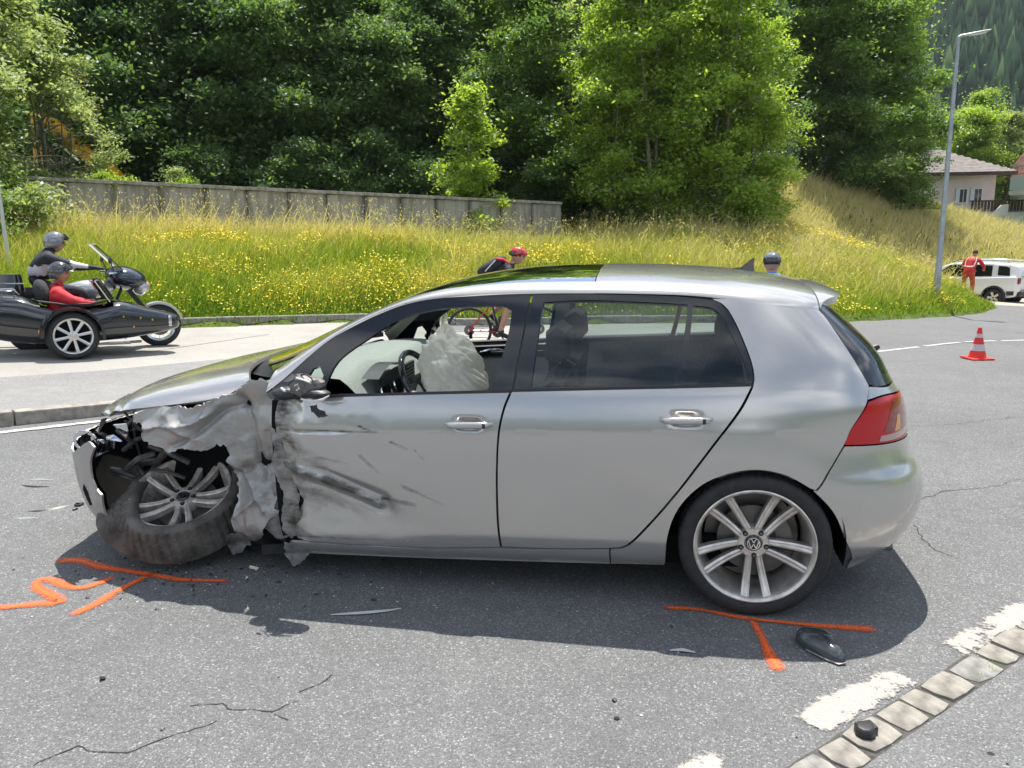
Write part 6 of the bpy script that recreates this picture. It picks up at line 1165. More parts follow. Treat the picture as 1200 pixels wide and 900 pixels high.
b=MB(); b.grid(lambda u,v:(lambda th,ph:(1.14+.30*math.sin(th)*math.cos(ph)*(1 if math.cos(ph)>0 else .8),.30*math.sin(th)*math.sin(ph),.98+.17*math.cos(th)+.04*math.sin(th)*(-math.cos(ph))))(PI*u,2*PI*v),18,28,cv=True); b.build('fairing',mat('dark_blue_fairing',(.012,.022,.040),.12,coat=1.),bike)
ell((1.33,0,.86),(.115,.20,.13),'headlight',M_SILVT); ell((1.41,0,.87),(.06,.14,.09),'lens',M_CLEAR)
b=MB(); b.grid(lambda u,v:(1.15-.33*u-.07*abs(2*v-1)**2,(.27-.06*u)*(2*v-1),1.10+.34*u),10,14); b.build('windscreen',M_WSG,bike); b=MB(); b.tube([(.82-.07*abs(2*v-1)**2,.21*(2*v-1),1.44) for v in np.linspace(0,1,9)],.005,6); b.build('screen_edge',M_LGREY,bike)
b=MB(); b.tube([(.90,-.36,1.06),(1.0,-.3,1.06),(1.06,-.1,1.03),(1.06,.1,1.03),(1.0,.3,1.06),(.90,.36,1.06)],.014,8); b.build('handlebar',M_CHROME,bike)
for s_ in (-1,1):
    b=MB(); b.ball((.93,s_*.36,1.235),(.025,.07,.055),12); b.tube([(.98,s_*.3,1.07),(.94,s_*.36,1.2)],.008,6); b.build('mirror',M_BLACKG,bike)
b=MB(); b.grid(lambda u,v:(lambda a:(-.30+.25*math.copysign(abs(math.cos(a))**.5,math.cos(a))*(1-.12*u),.22*math.copysign(abs(math.sin(a))**.5,math.sin(a))*(1-.12*u),.78+.26*u))(2*PI*v),5,32,cv=True)
n0=len(b.v); b.add([b.v[4*32+k] for k in range(32)],[tuple(range(32))]); b.add([b.v[k] for k in range(32)],[tuple(range(32))]); b.build('top_case',M_NBLK,bike,bevel=.0); MB().box((-.30,0,.925),(.47,.41,.012)).build('case_seam',M_CHROME,bike)
b=MB(); b.grid(lambda u,v:((.36)*math.cos(math.radians(60+120*u)),.09*(v-.5)*2,.305+.36*math.sin(math.radians(60+120*u))),14,5); b.build('rear_mudguard',M_NBLK,bike)
b=MB(); b.tube([(.5,.22,.3),(.0,.24,.26),(-.35,.24,.30)],[.03,.045,.045],12); b.build('silencer',M_CHROME,bike)
# rider
rider=empty('person',(bx0,by0,bz0),hd,'motorcycle rider in black jacket with pale stripe and silver helmet, hands on handlebar','person')
J=dict(pelvis=(.14,0,.84,(.20,.17)),belly=(.16,0,.97,(.20,.17)),chest=(.22,0,1.12,(.21,.17)),upper=(.28,0,1.24,(.16,.12)),neck=(.33,0,1.33,.075),headb=(.36,0,1.38,.07)); B=[('pelvis','belly'),('belly','chest'),('chest','upper'),('upper','neck'),('neck','headb')]
for s_,n_ in ((-1,'r'),(1,'l')):
    J[n_+'sh']=(.29,s_*.20,1.23,.09); J[n_+'el']=(.58,s_*.33,1.12,.062); B+=[('upper',n_+'sh'),(n_+'sh',n_+'el')]; grip(J,B,n_+'el',(.81,s_*.335,1.095),(1,0,-.12),(0,-s_,0),n_)
    J[n_+'hip']=(.20,s_*.11,.84,.10); J[n_+'kn']=(.66,s_*.22,.78,.075); J[n_+'an']=(.50,s_*.23,.38,.05); J[n_+'to']=(.70,s_*.24,.32,.04); B+=[('pelvis',n_+'hip'),(n_+'hip',n_+'kn'),(n_+'kn',n_+'an'),(n_+'an',n_+'to')]
def zr(c):
    if c.x>.80 and c.z>.95: return 3
    if 1.02<c.z<1.15 and c.x<.37 and abs(c.y)<.32: return 1
    if .52<c.x<.72 and abs(c.y)>.2 and c.z>1.10: return 1
    if c.z>1.36 and c.x<.6: return 0
    if c.z<.42: return 5
    return 2 if (c.z<.90) else 0
figure('body',J,B,zr,[M_NAVY,M_LGREY,M_JEANS,M_GLOVE,M_SKIN,M_BOOT],rider); h_,Rm=head(rider,(.41,0,1.425),0,.06); shell_helmet(rider,Rm,M_HSIL)
# passenger
pas=empty('person',(bx0,by0,bz0),hd,'sidecar passenger in a bright red jacket and black silver open helmet','person')
J=dict(pelvis=(.34,-.62,.44,(.17,.15)),belly=(.30,-.62,.56,(.19,.16)),chest=(.27,-.62,.70,(.21,.16)),upper=(.27,-.62,.82,(.17,.12)),neck=(.31,-.62,.92,.07),headb=(.33,-.62,.97,.065)); B=[('pelvis','belly'),('belly','chest'),('chest','upper'),('upper','neck'),('neck','headb')]
for s_,n_ in ((-1,'r'),(1,'l')):
    J[n_+'sh']=(.28,-.62+s_*.20,.81,.092); J[n_+'el']=(.46,-.62+s_*.27,.69,.07); B+=[('upper',n_+'sh'),(n_+'sh',n_+'el')]; grip(J,B,n_+'el',(.66,-.62+s_*.24,.665),(1,-s_*.2,-.02),(0,-s_,0),n_,.6)
    J[n_+'hip']=(.40,-.62+s_*.11,.42,.10); J[n_+'kn']=(.80,-.62+s_*.13,.52,.075); J[n_+'an']=(1.08,-.62+s_*.12,.32,.05); J[n_+'to']=(1.2,-.62+s_*.12,.36,.04); B+=[('pelvis',n_+'hip'),(n_+'hip',n_+'kn'),(n_+'kn',n_+'an'),(n_+'an',n_+'to')]
def zp(c):
    if c.x>.67 and c.z>.6: return 2
    if c.z>.955 and c.x<.45: return 2
    if c.x>.50 and c.z<.58: return 1
    if c.z<.5: return 1
    return 0
figure('body',J,B,zp,[M_REDJ,M_JEANS,M_SKIN],pas); h_,Rm=head(pas,(.36,-.62,1.045),-.35,.05); shell_helmet(pas,Rm,mat('grey_black_helmet',(.05,.053,.058),.2,coat=.8))
# ---------------------------------------------------------------- bicycles and riders
M_FR=mat('black_frame_paint',(.015,.015,.017),.25,coat=.6); M_FRR=mat('red_frame_paint',(.45,.02,.03),.25,coat=.6)
def bicycle(loc,rz,label,accent):
    o=empty('bicycle',loc,rz,label,'bicycle','bicycles ridden behind the car')
    for x_,nm in ((0,'rear_wheel'),(1.06,'front_wheel')):
        w0=empty(nm,(x_,0,.345)); w0.parent=o; tyre_ring(.345,.042,M_TYRE,w0,M_=AX); b=MB(); b.lathe([(.30,.012),(.312,.014),(.312,-.014),(.30,-.012)],40,AX,close=True); b.build('rim',M_FR,w0)
        b=MB()
        for k in range(24): a=2*PI*k/24; b.tube([(.018*math.cos(a+1),.03*(-1)**k,.018*math.sin(a+1)),(.302*math.cos(a),0,.302*math.sin(a))],.0014,3,False)
        b.lathe([(0,.045),(.02,.045),(.02,-.045),(0,-.045)],12,AX); b.build('spoke_set',M_CHROME,w0); b=MB(); b.lathe([(.03,.04),(.08,.04),(.08,.037),(.03,.037)],20,AX,close=True); b.build('brake_disc',M_DISC,w0)
    ss,hd_,bb=(.34,0,.80),(.86,0,.84),(.43,0,.31)
    b=MB(); b.tube([bb,(.46,0,.5),(.86,0,.76)],.033,10); b.tube([ss,hd_],.020,8); b.tube([bb,ss],.018,8); b.tube([(.87,0,.72),(.84,0,.92)],.022,8); b.build('frame',M_FR,o)
    b=MB()
    for s_ in (-1,1): b.tube([(0,s_*.06,.345),bb],.012,6); b.tube([(0,s_*.06,.345),(.35,s_*.02,.74)],.010,6)
    b.build('rear_stay',accent,o)
    b=MB()
    for s_ in (-1,1): b.tube([(1.06,s_*.065,.345),(.92,s_*.055,.66)],.016,8)
    b.tube([(.92,-.055,.66),(.92,.055,.66)],.02,6); b.build('fork',M_FR,o)
    b=MB(); b.tube([(.84,0,.92),(.90,0,.96)],.015,6); b.tube([(.88,-.34,.99),(.90,-.1,.97),(.90,.1,.97),(.88,.34,.99)],.012,8); b.build('handlebar',M_FR,o)
    b=MB(); b.tube([ss,(.29,0,.93)],.014,8); b.build('seat_post',M_FR,o); MB().ball((.27,0,.955),(.13,.065,.025),12).build('saddle',M_SEAT,o)
    b=MB(); b.lathe([(.03,-.045),(.095,-.045),(.095,-.05),(.03,-.05)],24,Matrix.Translation(bb)@AX,close=True); b.tube([(.43,-.07,.31),(.53,-.08,.19)],.011,6); b.tube([(.43,.07,.31),(.33,.08,.43)],.011,6); b.box((.54,-.12,.185),(.09,.08,.02)); b.box((.32,.12,.435),(.09,.08,.02)); b.build('crank',M_FR,o)
    b=MB(); b.lathe([(.015,-.03),(.05,-.03),(.05,-.05),(.015,-.05)],16,Matrix.Translation((0,0,.345))@AX,close=True); b.box((.02,-.06,.27),(.05,.02,.1)); b.tube([(0,-.045,.395),(.43,-.048,.405)],.004,4); b.tube([(.02,-.05,.24),(.43,-.048,.22)],.004,4); b.build('drive_train',M_CAVITY,o)
    return o
def lettering(o):
    """white strokes of a word on the down tube"""
    b=MB(); d=Vector((.40,0,.26)).normalized(); up=Vector((-d.z,0,d.x)); o_=Vector((.52,-.036,.54)); L={'C':[((1,1),(0,1)),((0,1),(0,0)),((0,0),(1,0))],'U':[((0,1),(0,0)),((0,0),(1,0)),((1,0),(1,1))],'R':[((0,0),(0,1)),((0,1),(1,1)),((1,1),(1,.5)),((1,.5),(0,.5)),((.4,.5),(1,0))],'N':[((0,0),(0,1)),((0,1),(1,0)),((1,0),(1,1))],'A':[((0,0),(.5,1)),((.5,1),(1,0)),((.25,.4),(.75,.4))]}
    for i,ch in enumerate('RANC'):
        for p,q in L[ch]: b.tube([o_+d*(i*.052+p[0]*.034)+up*(p[1]-.5)*.038,o_+d*(i*.052+q[0]*.034)+up*(q[1]-.5)*.038],.0045,4)
    b.build('lettering',M_LGREY,o)
def cyclist(loc,rz,label,jersey,shorts,helmetm,pack=None,lean=.0):
    o=empty('person',loc,rz,label,'person')
    J=dict(pelvis=(.27,0,1.00,(.13,.12)),belly=(.36,0,1.10,(.125,.11)),chest=(.50,0,1.20,(.15,.12)),upper=(.60,0,1.27,(.12,.09)),neck=(.67,0,1.33,.05),headb=(.71,0,1.37,.05)); B=[('pelvis','belly'),('belly','chest'),('chest','upper'),('upper','neck'),('neck','headb')]
    for s_,n_,kn,an,to in ((-1,'r',(.60,-.12,.70),(.46,-.12,.30),(.60,-.12,.235)),(1,'l',(.66,.12,.86),(.31,.12,.54),(.42,.12,.47))):
        J[n_+'sh']=(.60,s_*.18,1.26,.062); J[n_+'el']=(.68,s_*.29,1.06,.042); B+=[('upper',n_+'sh'),(n_+'sh',n_+'el')]; grip(J,B,n_+'el',(.80,s_*.31,1.01),(1,0,-.15),(0,-s_,0),n_)
        J[n_+'hip']=(.30,s_*.10,.96,.095); J[n_+'kn']=(*kn,.06); J[n_+'cf']=(*((Vector(kn)*.62+Vector(an)*.38)[:]),.056); J[n_+'an']=(*an,.036); J[n_+'to']=(*to,.036); B+=[('pelvis',n_+'hip'),(n_+'hip',n_+'kn'),(n_+'kn',n_+'cf'),(n_+'cf',n_+'an'),(n_+'an',n_+'to')]
    def z_(c):
        if c.z>1.33 and c.x>.63: return 2
        if c.z<.34 or (c.y>0 and c.z<.56 and c.x>.30): return 3
        if c.x>.84 and c.z>.9: return 3
        if c.z<.74 and c.z>.0: return 2
        if c.z<.98 and c.x<.62: return 1
        if abs(c.y)>.24 and c.z<1.16: return 2
        return 0
    figure('body',J,B,z_,[jersey,shorts,M_SKIN,M_BOOT],o); h_,Rm=head(o,(.755,0,1.435),0,.12,hair=M_HAIR)
    b=MB(); b.grid(lambda u,v:(lambda th,ph:Rm@Vector((-.005+.130*math.sin(th)*math.cos(ph)*(1+.08*math.cos(ph)),.098*math.sin(th)*math.sin(ph),.035+.105*math.cos(th)+.012*math.sin(ph*4)*math.sin(th)**2)))(u*1.62,2*PI*v),14,40,cv=True); hm=b.build('helmet',helmetm[0],h_)
    b=MB(); b.grid(lambda u,v:(lambda th,ph:Rm@Vector((-.007+.134*math.sin(th)*math.cos(ph),.101*math.sin(th)*math.sin(ph),.030+.102*math.cos(th))))(1.15+.6*u,1.9+2.5*v),5,18); b.build('helmet_shell',helmetm[1],hm)
    if pack:
        Rp=Matrix.Translation((.36,0,1.30))@Matrix.Rotation(math.radians(-28),4,'Y'); b=MB()
        b.grid(lambda u,v:(lambda th,ph:Rp@Vector((.24*math.copysign(abs(math.cos(th))**.7,math.cos(th)),.15*math.copysign(abs(math.sin(th)*math.cos(ph))**.8,math.cos(ph)),.085*math.copysign(abs(math.sin(th)*math.sin(ph))**.8,math.sin(ph)))))(PI*u,2*PI*v),18,24,cv=True); pk=b.build('backpack',M_NAVY,o)
        b=MB(); b.tube([Rp@Vector((-.12,-.152,-.02)),Rp@Vector((0,-.156,.02)),Rp@Vector((.1,-.15,.05))],.009,6); b.build('pack_stripe',M_LGREY,pk); b=MB(); b.tube([Rp@Vector((.10,-.13,.07)),Rp@Vector((.2,-.12,.0)),Rp@Vector((.24,-.14,-.08))],.02,6); b.build('shoulder_strap',M_REDJ,pk)
    return o
c1=(-3.27,7.27); B1=bicycle((c1[0],c1[1],gzf(c1[0]+.5,c1[1]+.1)+.003),.19,'black and red bicycle seen through the open driver window',M_FRR); lettering(B1)
cyclist((c1[0],c1[1],gzf(c1[0]+.5,c1[1]+.1)+.003),.19,'cyclist with red and black helmet and dark backpack bending low behind the car roof',M_NAVY,M_JEANS,(mat('red_helmet',(.55,.03,.04),.25,coat=.6),M_HBLK),True)
c2=(.60,3.55); B2=bicycle((c2[0],c2[1],gzf(*c2)+.003),1.45,'dark bicycle almost wholly hidden behind the back of the car',M_FR)
C2=cyclist((c2[0],c2[1],gzf(*c2)+.003),1.45,'cyclist in blue jersey with black and white helmet just above the car roof',mat('blue_jersey',(.02,.22,.62),.7),M_JEANS,(mat('white_helmet',(.12,.14,.18),.3,coat=.5),M_HBLK))
B2.scale=C2.scale=(.92,.92,.92)
# ---------------------------------------------------------------- white SUV on the gravel
M_WPNT=mat('white_car_paint',(.78,.79,.80),.2,coat=1.)
suv=empty('suv',(11.1,28.5,-1.40),math.radians(136),'white off-road car with roof rails parked on gravel at the right edge','car')
SX=[-2.12,-2.05,-1.9,-1.3,-.9,0,.6,.95,1.35,1.8,2.05,2.16]      # x: rear (-) to front (+)
ZB=[.52,.45,.38,.30,.30,.30,.30,.30,.34,.40,.48,.55]; ZW=[1.02,1.10,1.13,1.10,1.07,1.04,1.03,1.02,1.00,.95,.88,.80]; ZT=[1.04,1.42,1.58,1.63,1.64,1.63,1.55,1.30,1.03,.98,.90,.82]; HW=[.74,.82,.87,.89,.90,.90,.90,.90,.89,.86,.80,.70]
def sbody(u,v):
    k=u*11; xb=cs(k,range(12),SX); z0=cs(k,range(12),ZB); zw=cs(k,range(12),ZW); zt_=np.maximum(cs(k,range(12),ZT),zw+.005); hw=cs(k,range(12),HW); s_=1 if v<.5 else -1; t=(v if v<.5 else 1-v)*2
    if t<.45: q=t/.45; y=hw*(.90+.10*math.sin(q*PI*.62+.0)); z=z0+(zw-z0)*q
    elif t<.8: q=(t-.45)/.35; y=hw*(.932-.17*q*min(1,(zt_-zw)/.5)); z=zw+(zt_-.07*min(1,(zt_-zw)/.3)-zw)*q
    else: q=(t-.8)/.2; y=hw*(.932-.17*min(1,(zt_-zw)/.5))*math.cos(q*PI/2); z=zt_-.07*min(1,(zt_-zw)/.3)*(1-math.sin(q*PI/2)**.6)
    return (float(xb),s_*float(y),float(z))
b=MB(); n_=80; vs=np.concatenate([np.linspace(0,.5,26),np.linspace(.5,1,26)[1:]]); b.grid(lambda u,v:sbody(u,vs[int(round(v*50))]),n_,51)
b.add([sbody(0,v) for v in vs],[tuple(range(len(vs)))]); b.add([sbody(1,v) for v in vs],[tuple(range(len(vs)))])
def inarch(c): return any(math.hypot(c.x-x_,c.z-.36)<.40 for x_ in (-1.30,1.34)) and abs(c.y)>.5
b.f=[f for f in b.f if len(f)>10 or not inarch(sum((Vector(b.v[i]) for i in f),Vector())/len(f))]; b.mi=[0]*len(b.f); b.build('body',M_WPNT,suv,ang=40)
MB().box((0,0,.50),(3.9,1.4,.4)).build('underbody',M_CAVITY,suv)
def sidep(poly,nm,mt,off=.006,p=suv):
    for s_ in (-1,1):
        V,T,R_=fillpoly(poly,.07,smooth=False); out=[]
        for x_,z_ in V:
            k=float(np.interp(x_,SX,range(12))); lo,hi=0.,.4; 
            for _ in range(22):
                m_=(lo+hi)/2
                if sbody(k/11,m_)[2]<z_: lo=m_
                else: hi=m_
            q=sbody(k/11,lo); out.append((x_,s_*(q[1]+off),z_))
        link(nm,npmesh(nm,np.array(out),T if s_>0 else T[:,::-1],False),mt,p)
sidep([(-1.78,1.16),(-1.72,1.45),(-1.60,1.50),(-1.32,1.51),(-1.36,1.17)],'side_window',M_BLACKG); sidep([(-1.16,1.13),(-1.12,1.52),(-.35,1.54),(-.32,1.09)],'side_window',M_BLACKG); sidep([(-.22,1.09),(-.25,1.54),(.45,1.50),(.78,1.26),(.86,1.07)],'side_window',M_BLACKG)
sidep([(-2.0,.46),(-1.74,.44),(-1.72,.60),(-1.98,.62)],'lower_cladding',M_PLAST,.012); sidep([(-.88,.31),(.92,.31),(.92,.42),(-.88,.44)],'lower_cladding',M_PLAST,.012)
for s_ in (-1,1):
    for x_ in (-1.30,1.34):
        b=MB(); b.grid(lambda u,v:(x_+(.37+.07*v)*math.cos(-.35+3.84*u),s_*(.905-.02*v),.36+(.37+.07*v)*math.sin(-.35+3.84*u)),24,3); b.build('wheel_arch',M_PLAST,suv)
        w0=empty('wheel',(x_,s_*.78,.35)); w0.parent=suv; tyre_ring(.35,.21,M_TYRE,w0,M_=AX); b=MB(); sg=-s_
        for k in range(5):
            a=2*PI*k/5; Rk=Matrix.Rotation(-a,4,'Y'); b.add([Rk@Vector(p) for p in ((.03,s_*.09,-.035),(.22,s_*.095,-.045),(.22,s_*.095,.045),(.03,s_*.09,.035),(.03,s_*.05,-.035),(.22,s_*.05,-.045),(.22,s_*.05,.045),(.03,s_*.05,.035))],[(0,1,2,3),(7,6,5,4),(0,4,5,1),(3,2,6,7),(0,3,7,4),(1,5,6,2)])
        b.lathe([(.19,.09),(.235,.095),(.235,-.09),(.19,-.09)],30,AX,close=True); b.build('rim',M_RIM,w0)
    b=MB(); b.tube([(-1.7,s_*.66,1.60),(-1.62,s_*.67,1.685),(.1,s_*.68,1.70),(.35,s_*.66,1.62)],.022,8); b.build('roof_rail',M_CHROME,suv)
    b=MB(); b.box((-2.06,s_*.73,.98),(.14,.17,.24)); b.build('tail_light',M_REDD,suv,bevel=.04)
    b=MB(); b.ball((.72,s_*1.0,1.12),(.07,.10,.08),12); b.build('mirror',M_PLAST,suv)
b=MB(); b.grid(lambda u,v:(-2.115+.20*u-.0*v,(.60-.06*u)*(2*v-1),1.12+.36*u),4,8); b.build('rear_window',M_BLACKG,suv); b=MB(); b.box((-2.08,0,.50),(.16,1.5,.2)); b.build('rear_bumper',M_PLAST,suv,bevel=.03); b=MB(); b.box((-2.15,0,.62),(.06,1.3,.08)); b.build('bumper_trim',M_STEEL,suv,bevel=.02)
b=MB(); b.box((-2.145,-.62,.52),(.03,.18,.06)); b.build('reflector',M_RED,suv); b=MB(); b.box((-2.15,0,.93),(.03,.5,.05)); b.build('badge_strip',M_PLAST,suv)
for s_ in (-1,1): MB().box((2.06,s_*.66,.80),(.16,.26,.13)).build('headlight',M_CLEAR,suv,bevel=.03)
suv.scale=(.96,.96,.98)
# bent over person in red by the car
px,py=9.8,24.95; rp=empty('person',(px,py,zt(px,py)),math.radians(50),'person in red and orange clothing bending beside the white car, seen from behind','person')
J=dict(pelvis=(0,0,.96,(.16,.13)),belly=(.07,0,1.08,(.16,.13)),chest=(.16,0,1.24,(.18,.14)),upper=(.24,0,1.36,(.14,.10)),neck=(.31,0,1.44,.055),headb=(.35,0,1.50,.055)); B=[('pelvis','belly'),('belly','chest'),('chest','upper'),('upper','neck'),('neck','headb')]
for s_,n_ in ((-1,'r'),(1,'l')):
    J[n_+'sh']=(.24,s_*.22,1.35,.075); J[n_+'el']=(.34,s_*.34,1.12,.055); B+=[('upper',n_+'sh'),(n_+'sh',n_+'el')]; grip(J,B,n_+'el',(.54,s_*.26,1.02),(1,-s_*.3,-.1),(0,-s_,0),n_,.7)
    J[n_+'hip']=(.0,s_*.11,.90,.10); J[n_+'kn']=(.05,s_*.14,.50,.07); J[n_+'an']=(-.02,s_*.15,.09,.05); J[n_+'to']=(.14,s_*.16,.05,.04); B+=[('pelvis',n_+'hip'),(n_+'hip',n_+'kn'),(n_+'kn',n_+'an'),(n_+'an',n_+'to')]
figure('body',J,B,lambda c:2 if c.z>1.455 or c.x>.53 else (3 if c.z<.12 else (0 if c.z>.93 else 1)),[M_REDJ,mat('orange_red_trousers',(.50,.07,.03),.8),M_SKIN,M_BOOT],rp); head(rp,(.40,0,1.57),0,.2,hair=M_HAIR)
b=MB(); b.tube([(.02,-.14,1.18),(.1,-.16,1.33),(.22,-.12,1.44)],.018,6); b.tube([(.02,.14,1.18),(.1,.16,1.33),(.22,.12,1.44)],.018,6); b.tube([(-.03,-.16,1.16),(-.08,0,1.15),(-.03,.16,1.16)],.018,6); b.build('reflective_band',mat('pale_reflective',(.7,.6,.5),.5),rp)
# ---------------------------------------------------------------- cone
cn=empty('traffic_cone',(3.77,7.20,gzf(3.77,7.2)+.003),.2,'red and white striped traffic cone standing on the asphalt at right','traffic cone')
M_CRED=mat('cone_red',(.75,.03,.02),.5); M_CW=mat('cone_white',(.62,.50,.50),.5)
b=MB(); b.box((0,0,.012),(.30,.30,.024)); b.build('base',M_CRED,cn,bevel=.01)
zsn=[(.024,.110),(.11,.0885),(.115,.0885),(.205,.066),(.21,.066),(.285,.048),(.29,.048),(.345,.036),(.35,.036),(.425,.021)]
for i,(a,b_) in enumerate([(0,1),(2,3),(4,5),(6,7),(8,9)]):
    b=MB(); (z0,r0),(z1,r1)=zsn[a],zsn[b_]; pr=[(r0,z0),(r1,z1)]; pr=[(0,z0)]*(0)+pr+([(r1*.6,z1+.003),(0,z1+.003)] if i==4 else []); b.lathe(pr if i%2==0 else [(r+.0015,z) for r,z in pr],28); b.build('stripe' if i%2 else 'cone_section',M_CW if i%2 else M_CRED,cn)
# ---------------------------------------------------------------- excavator behind the wall
M_YEL=mat('excavator_yellow',(.72,.36,.02),.45,noise=(5,.12)); ex=empty('excavator',(-21.3,18.9,zt(-21.3,18.9)),0,'yellow excavator whose bent arm shows through the bushes at left','excavator')
def limb(pts,w_,h0,h1,nm):
    b=MB(); n=len(pts); 
    for i in range(n-1):
        p,q=Vector(pts[i]),Vector(pts[i+1]); d=(q-p); L=d.length; a=math.atan2(d.z,d.x); b.box((p+q)/2,(L+.1,w_,h0+(h1-h0)*(i+.5)/(n-1)),Matrix.Rotation(-a,3,'Y'))
    return b.build(nm,M_YEL,ex,bevel=.03)
ez0=ex.location.z
limb([(2.9,0,4.1-ez0),(1.35,0,5.30-ez0),(.9,0,5.45-ez0)],.34,.46,.34,'boom'); limb([(.95,0,5.6-ez0),(.80,0,3.4-ez0)],.30,.46,.30,'stick'); limb([(2.9,0,4.1-ez0),(4.0,.4,2.9-ez0)],.34,.4,.4,'boom_foot')
b=MB(); b.tube([(1.1,-.2,5.25-ez0),(2.4,-.2,4.1-ez0)],.05,8); b.build('hydraulic_ram',M_CHROME,ex); b=MB(); b.box((4.6,.6,.45),(1.5,1.3,.5)); b.box((4.5,.9,.8),(.7,.6,.4)); b.build('superstructure',M_YEL,ex,bevel=.06); b=MB(); b.box((4.5,0,.3),(2.2,.35,.5)); b.box((4.5,1.3,.3),(2.2,.35,.5)); b.build('track',M_PLAST,ex,bevel=.15); b=MB(); b.box((.75,0,3.1-ez0),(.5,.6,.6),Matrix.Rotation(.4,3,'Y')); b.build('bucket',M_PLAST,ex,bevel=.05)
# ---------------------------------------------------------------- debris
def debris(name,c,build,mt,label,cat,rz=0,bev=0,rot=None):
    b=MB(); build(b); o=b.build(name,mt,None,label=label,cat=cat,bevel=bev); o.location=(c[0],c[1],gzf(c[0],c[1])+.001); o.rotation_euler=rot or (0,0,rz); return o
# mirror cap
def cap(b):
    out=[(-.005,.085),(.04,.072),(.078,.02),(.095,-.05),(.098,-.108),(.07,-.118),(.02,-.085),(-.035,-.03),(-.065,.025),(-.05,.07)]
    cx_=sum(p[0] for p in out)/10; cy0=sum(p[1] for p in out)/10; n=30; B_=smooth_poly(out,.012,60); m_=len(B_); R_=[1,.985,.93,.82,.65,.4,.15]; H_=[.004,.020,.034,.046,.055,.061,.063]
    V=[((cx_+(p[0]-cx_)*k),(cy0+(p[1]-cy0)*k),h+.012*(p[1]>0)*k) for k,h in zip(R_,H_) for p in B_]; F=[(i*m_+j,i*m_+(j+1)%m_,(i+1)*m_+(j+1)%m_,(i+1)*m_+j) for i in range(6) for j in range(m_)]+[tuple(range(6*m_,7*m_))]; b.add(V,F)
mc=debris('mirror_cap',(.215,-1.10),cap,mat('dark_grey_cap',(.045,.055,.06),.18,coat=.6,noise=(40,.2)),'dark grey door mirror cap lying in the shadow beside the sprayed T mark','mirror cap')
b=MB(); b.tube([(-.035,-.032,.006),(.02,-.088,.006),(.07,-.121,.006),(.098,-.11,.008)],.004,6); b.build('broken_edge',M_STEEL,mc)
debris('plastic_piece',(.275,-1.655),lambda b:(b.lathe([(.027,0),(.034,.01),(.034,.032),(.026,.042),(.0,.042)],8),b.box((.012,.01,.02),(.06,.045,.034))),M_PLAST,'small black plastic block lying on the cobble row','debris',.4,.004)
def sliver(pts,w_,h=.006):
    def f(b):
        P=smooth_open(pts,.03); n=len(P); V=[];
        for i,p in enumerate(P):
            t=P[min(i+1,n-1)]-P[max(i-1,0)]; t/=np.linalg.norm(t)+1e-9; nn=np.array([-t[1],t[0]])*w_*.5*math.sin(PI*(.08+.84*i/(n-1))); lift=h+.01*math.sin(PI*i/(n-1)); V+=[(p[0]+nn[0],p[1]+nn[1],lift*.4),(p[0],p[1],lift),(p[0]-nn[0],p[1]-nn[1],lift*.4)]
        b.add(V,[(i*3+j,i*3+j+1,(i+1)*3+j+1,(i+1)*3+j) for i in range(n-1) for j in range(2)])
    return f
M_SHARD=mat('clear_shard',(.42,.45,.44),.15,coat=.8)
debris('plastic_sliver',(-1.66,-1.12),sliver([(-.16,-.03),(-.02,.0),(.08,.04),(.13,.075)],.013),M_SHARD,'thin bent clear sliver at the edge of the car shadow','debris')
debris('plastic_sliver',(-.30,-1.215),sliver([(-.05,0),(0,.004),(.05,.0)],.018),M_SHARD,'short pale sliver on the asphalt near the rear wheel','debris')
debris('trim_strip',(-4.15,-.16),sliver([(-.12,-.07),(0,-.04),(.06,.02),(.11,.10)],.035),M_PLAST,'curved black trim strip lying at the left edge','debris')
debris('trim_strip',(-4.13,-.31),sliver([(-.09,-.03),(.05,.02)],.02),M_SHARD,'pale narrow strip in front of the curved black one','debris')
debris('trim_strip',(-4.55,.17),sliver([(-.13,.03),(.0,.0),(.12,.03)],.03),M_PLAST,'short dark strip behind the others at the left edge','debris')
debris('trim_strip',(-4.60,.30),sliver([(-.1,.0),(.1,.02)],.02),M_SHARD,'light strip farthest from the viewer at the left edge','debris')
def chunk(seed,s_):
    def f(b):
        r=random.Random(seed); b.ball((0,0,s_*.35),(s_*r.uniform(.6,1.2),s_*r.uniform(.5,1.),s_*.4),7); b.v=[(x+r.gauss(0,s_*.18),y+r.gauss(0,s_*.18),max(0,z+r.gauss(0,s_*.1))) for x,y,z in b.v]
    return f
spots=[(-3.99,-.06,.030,'black chunk beside the bumper, farther from the viewer'),(-3.96,-.13,.022,'small black chunk in front of the larger one beside the bumper'),(-2.48,-1.761,.012,'tiny dark crumb in the middle of the asphalt, left half'),(-2.06,-2.0,.012,'tiny pale stone near the long crack'),(-.546,-1.587,.014,'tiny dark crumb on the bright asphalt right of centre'),(-4.2,-.72,.018,'dark crumb at the left edge by the crack')]
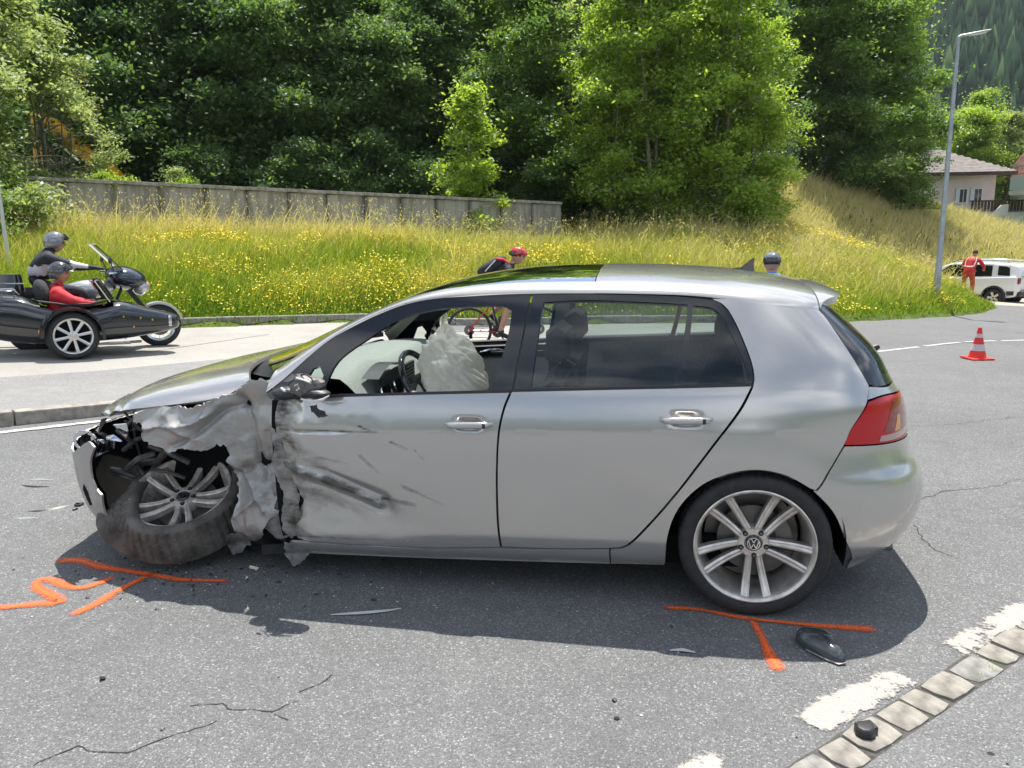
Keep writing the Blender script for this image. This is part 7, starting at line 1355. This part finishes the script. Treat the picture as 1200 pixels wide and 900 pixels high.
for i,(x_,y_,s_,lb) in enumerate(spots): debris('debris_chunk',(x_,y_),chunk(i,s_),M_PLAST if i!=3 else M_SETT2,lb,'debris')
rr=random.Random(9); sh=[MB() for _ in range(3)]
for i,s_ in enumerate(sh): chunk(20+i,.008)(s_)
ms=[s_.mesh('fragment',False) for s_ in sh]
for m_ in ms: m_.materials.append(M_PLAST)
b=MB()
for i in range(150):
    a=rr.random(); x_=-2.75+rr.gauss(0,.42); y_=-.80+rr.gauss(0,.20); s_=rr.uniform(.003,.011)
    if i%9==0: x_,y_=rr.uniform(-4.2,.8),rr.uniform(-1.9,-.9)
    n0=len(b.v); b.ball((x_,y_,gzf(x_,y_)+s_*.4),(s_*rr.uniform(.6,1.6),s_,s_*.6),5)
b2=MB()
for i in range(230):
    x_=-2.6+rr.gauss(0,.7); y_=-.85+rr.gauss(0,.28); s_=rr.uniform(.0018,.005)
    if i%4==0: x_,y_=rr.uniform(-4.6,1.2),rr.uniform(-2.1,-.8)
    b2.ball((x_,y_,gzf(x_,y_)+s_*.4),(s_*rr.uniform(.6,1.6),s_,s_*.6),4)
b2.build('glass_crumbs',mat('glass_crumb',(.7,.8,.76),.1,coat=1.),None,smooth=False,label='tiny pale glass crumbs strewn over the asphalt round the wreck',cat='debris',kind='stuff')
b.build('broken_fragments',M_PLAST,None,smooth=False,label='crumbs of broken plastic scattered under the crushed front',cat='debris',kind='stuff')

# ---------------------------------------------------------------- valley haze
b=MB(); b.box((50,300,235),(2500,2900,480)); hm_=bpy.data.materials.new('valley_air'); hm_.use_nodes=True; n_=hm_.node_tree.nodes; n_.clear(); oo=n_.new('ShaderNodeOutputMaterial'); pv=n_.new('ShaderNodeVolumePrincipled')
pv.inputs['Color'].default_value=(.82,.90,1,1); pv.inputs['Density'].default_value=.00013; pv.inputs['Anisotropy'].default_value=.2; hm_.node_tree.links.new(pv.outputs[0],oo.inputs['Volume'])
b.build('haze',hm_,None,smooth=False,kind='stuff',label='thin bluish summer haze filling the valley air',cat='haze')
S.cycles.volume_bounces=1
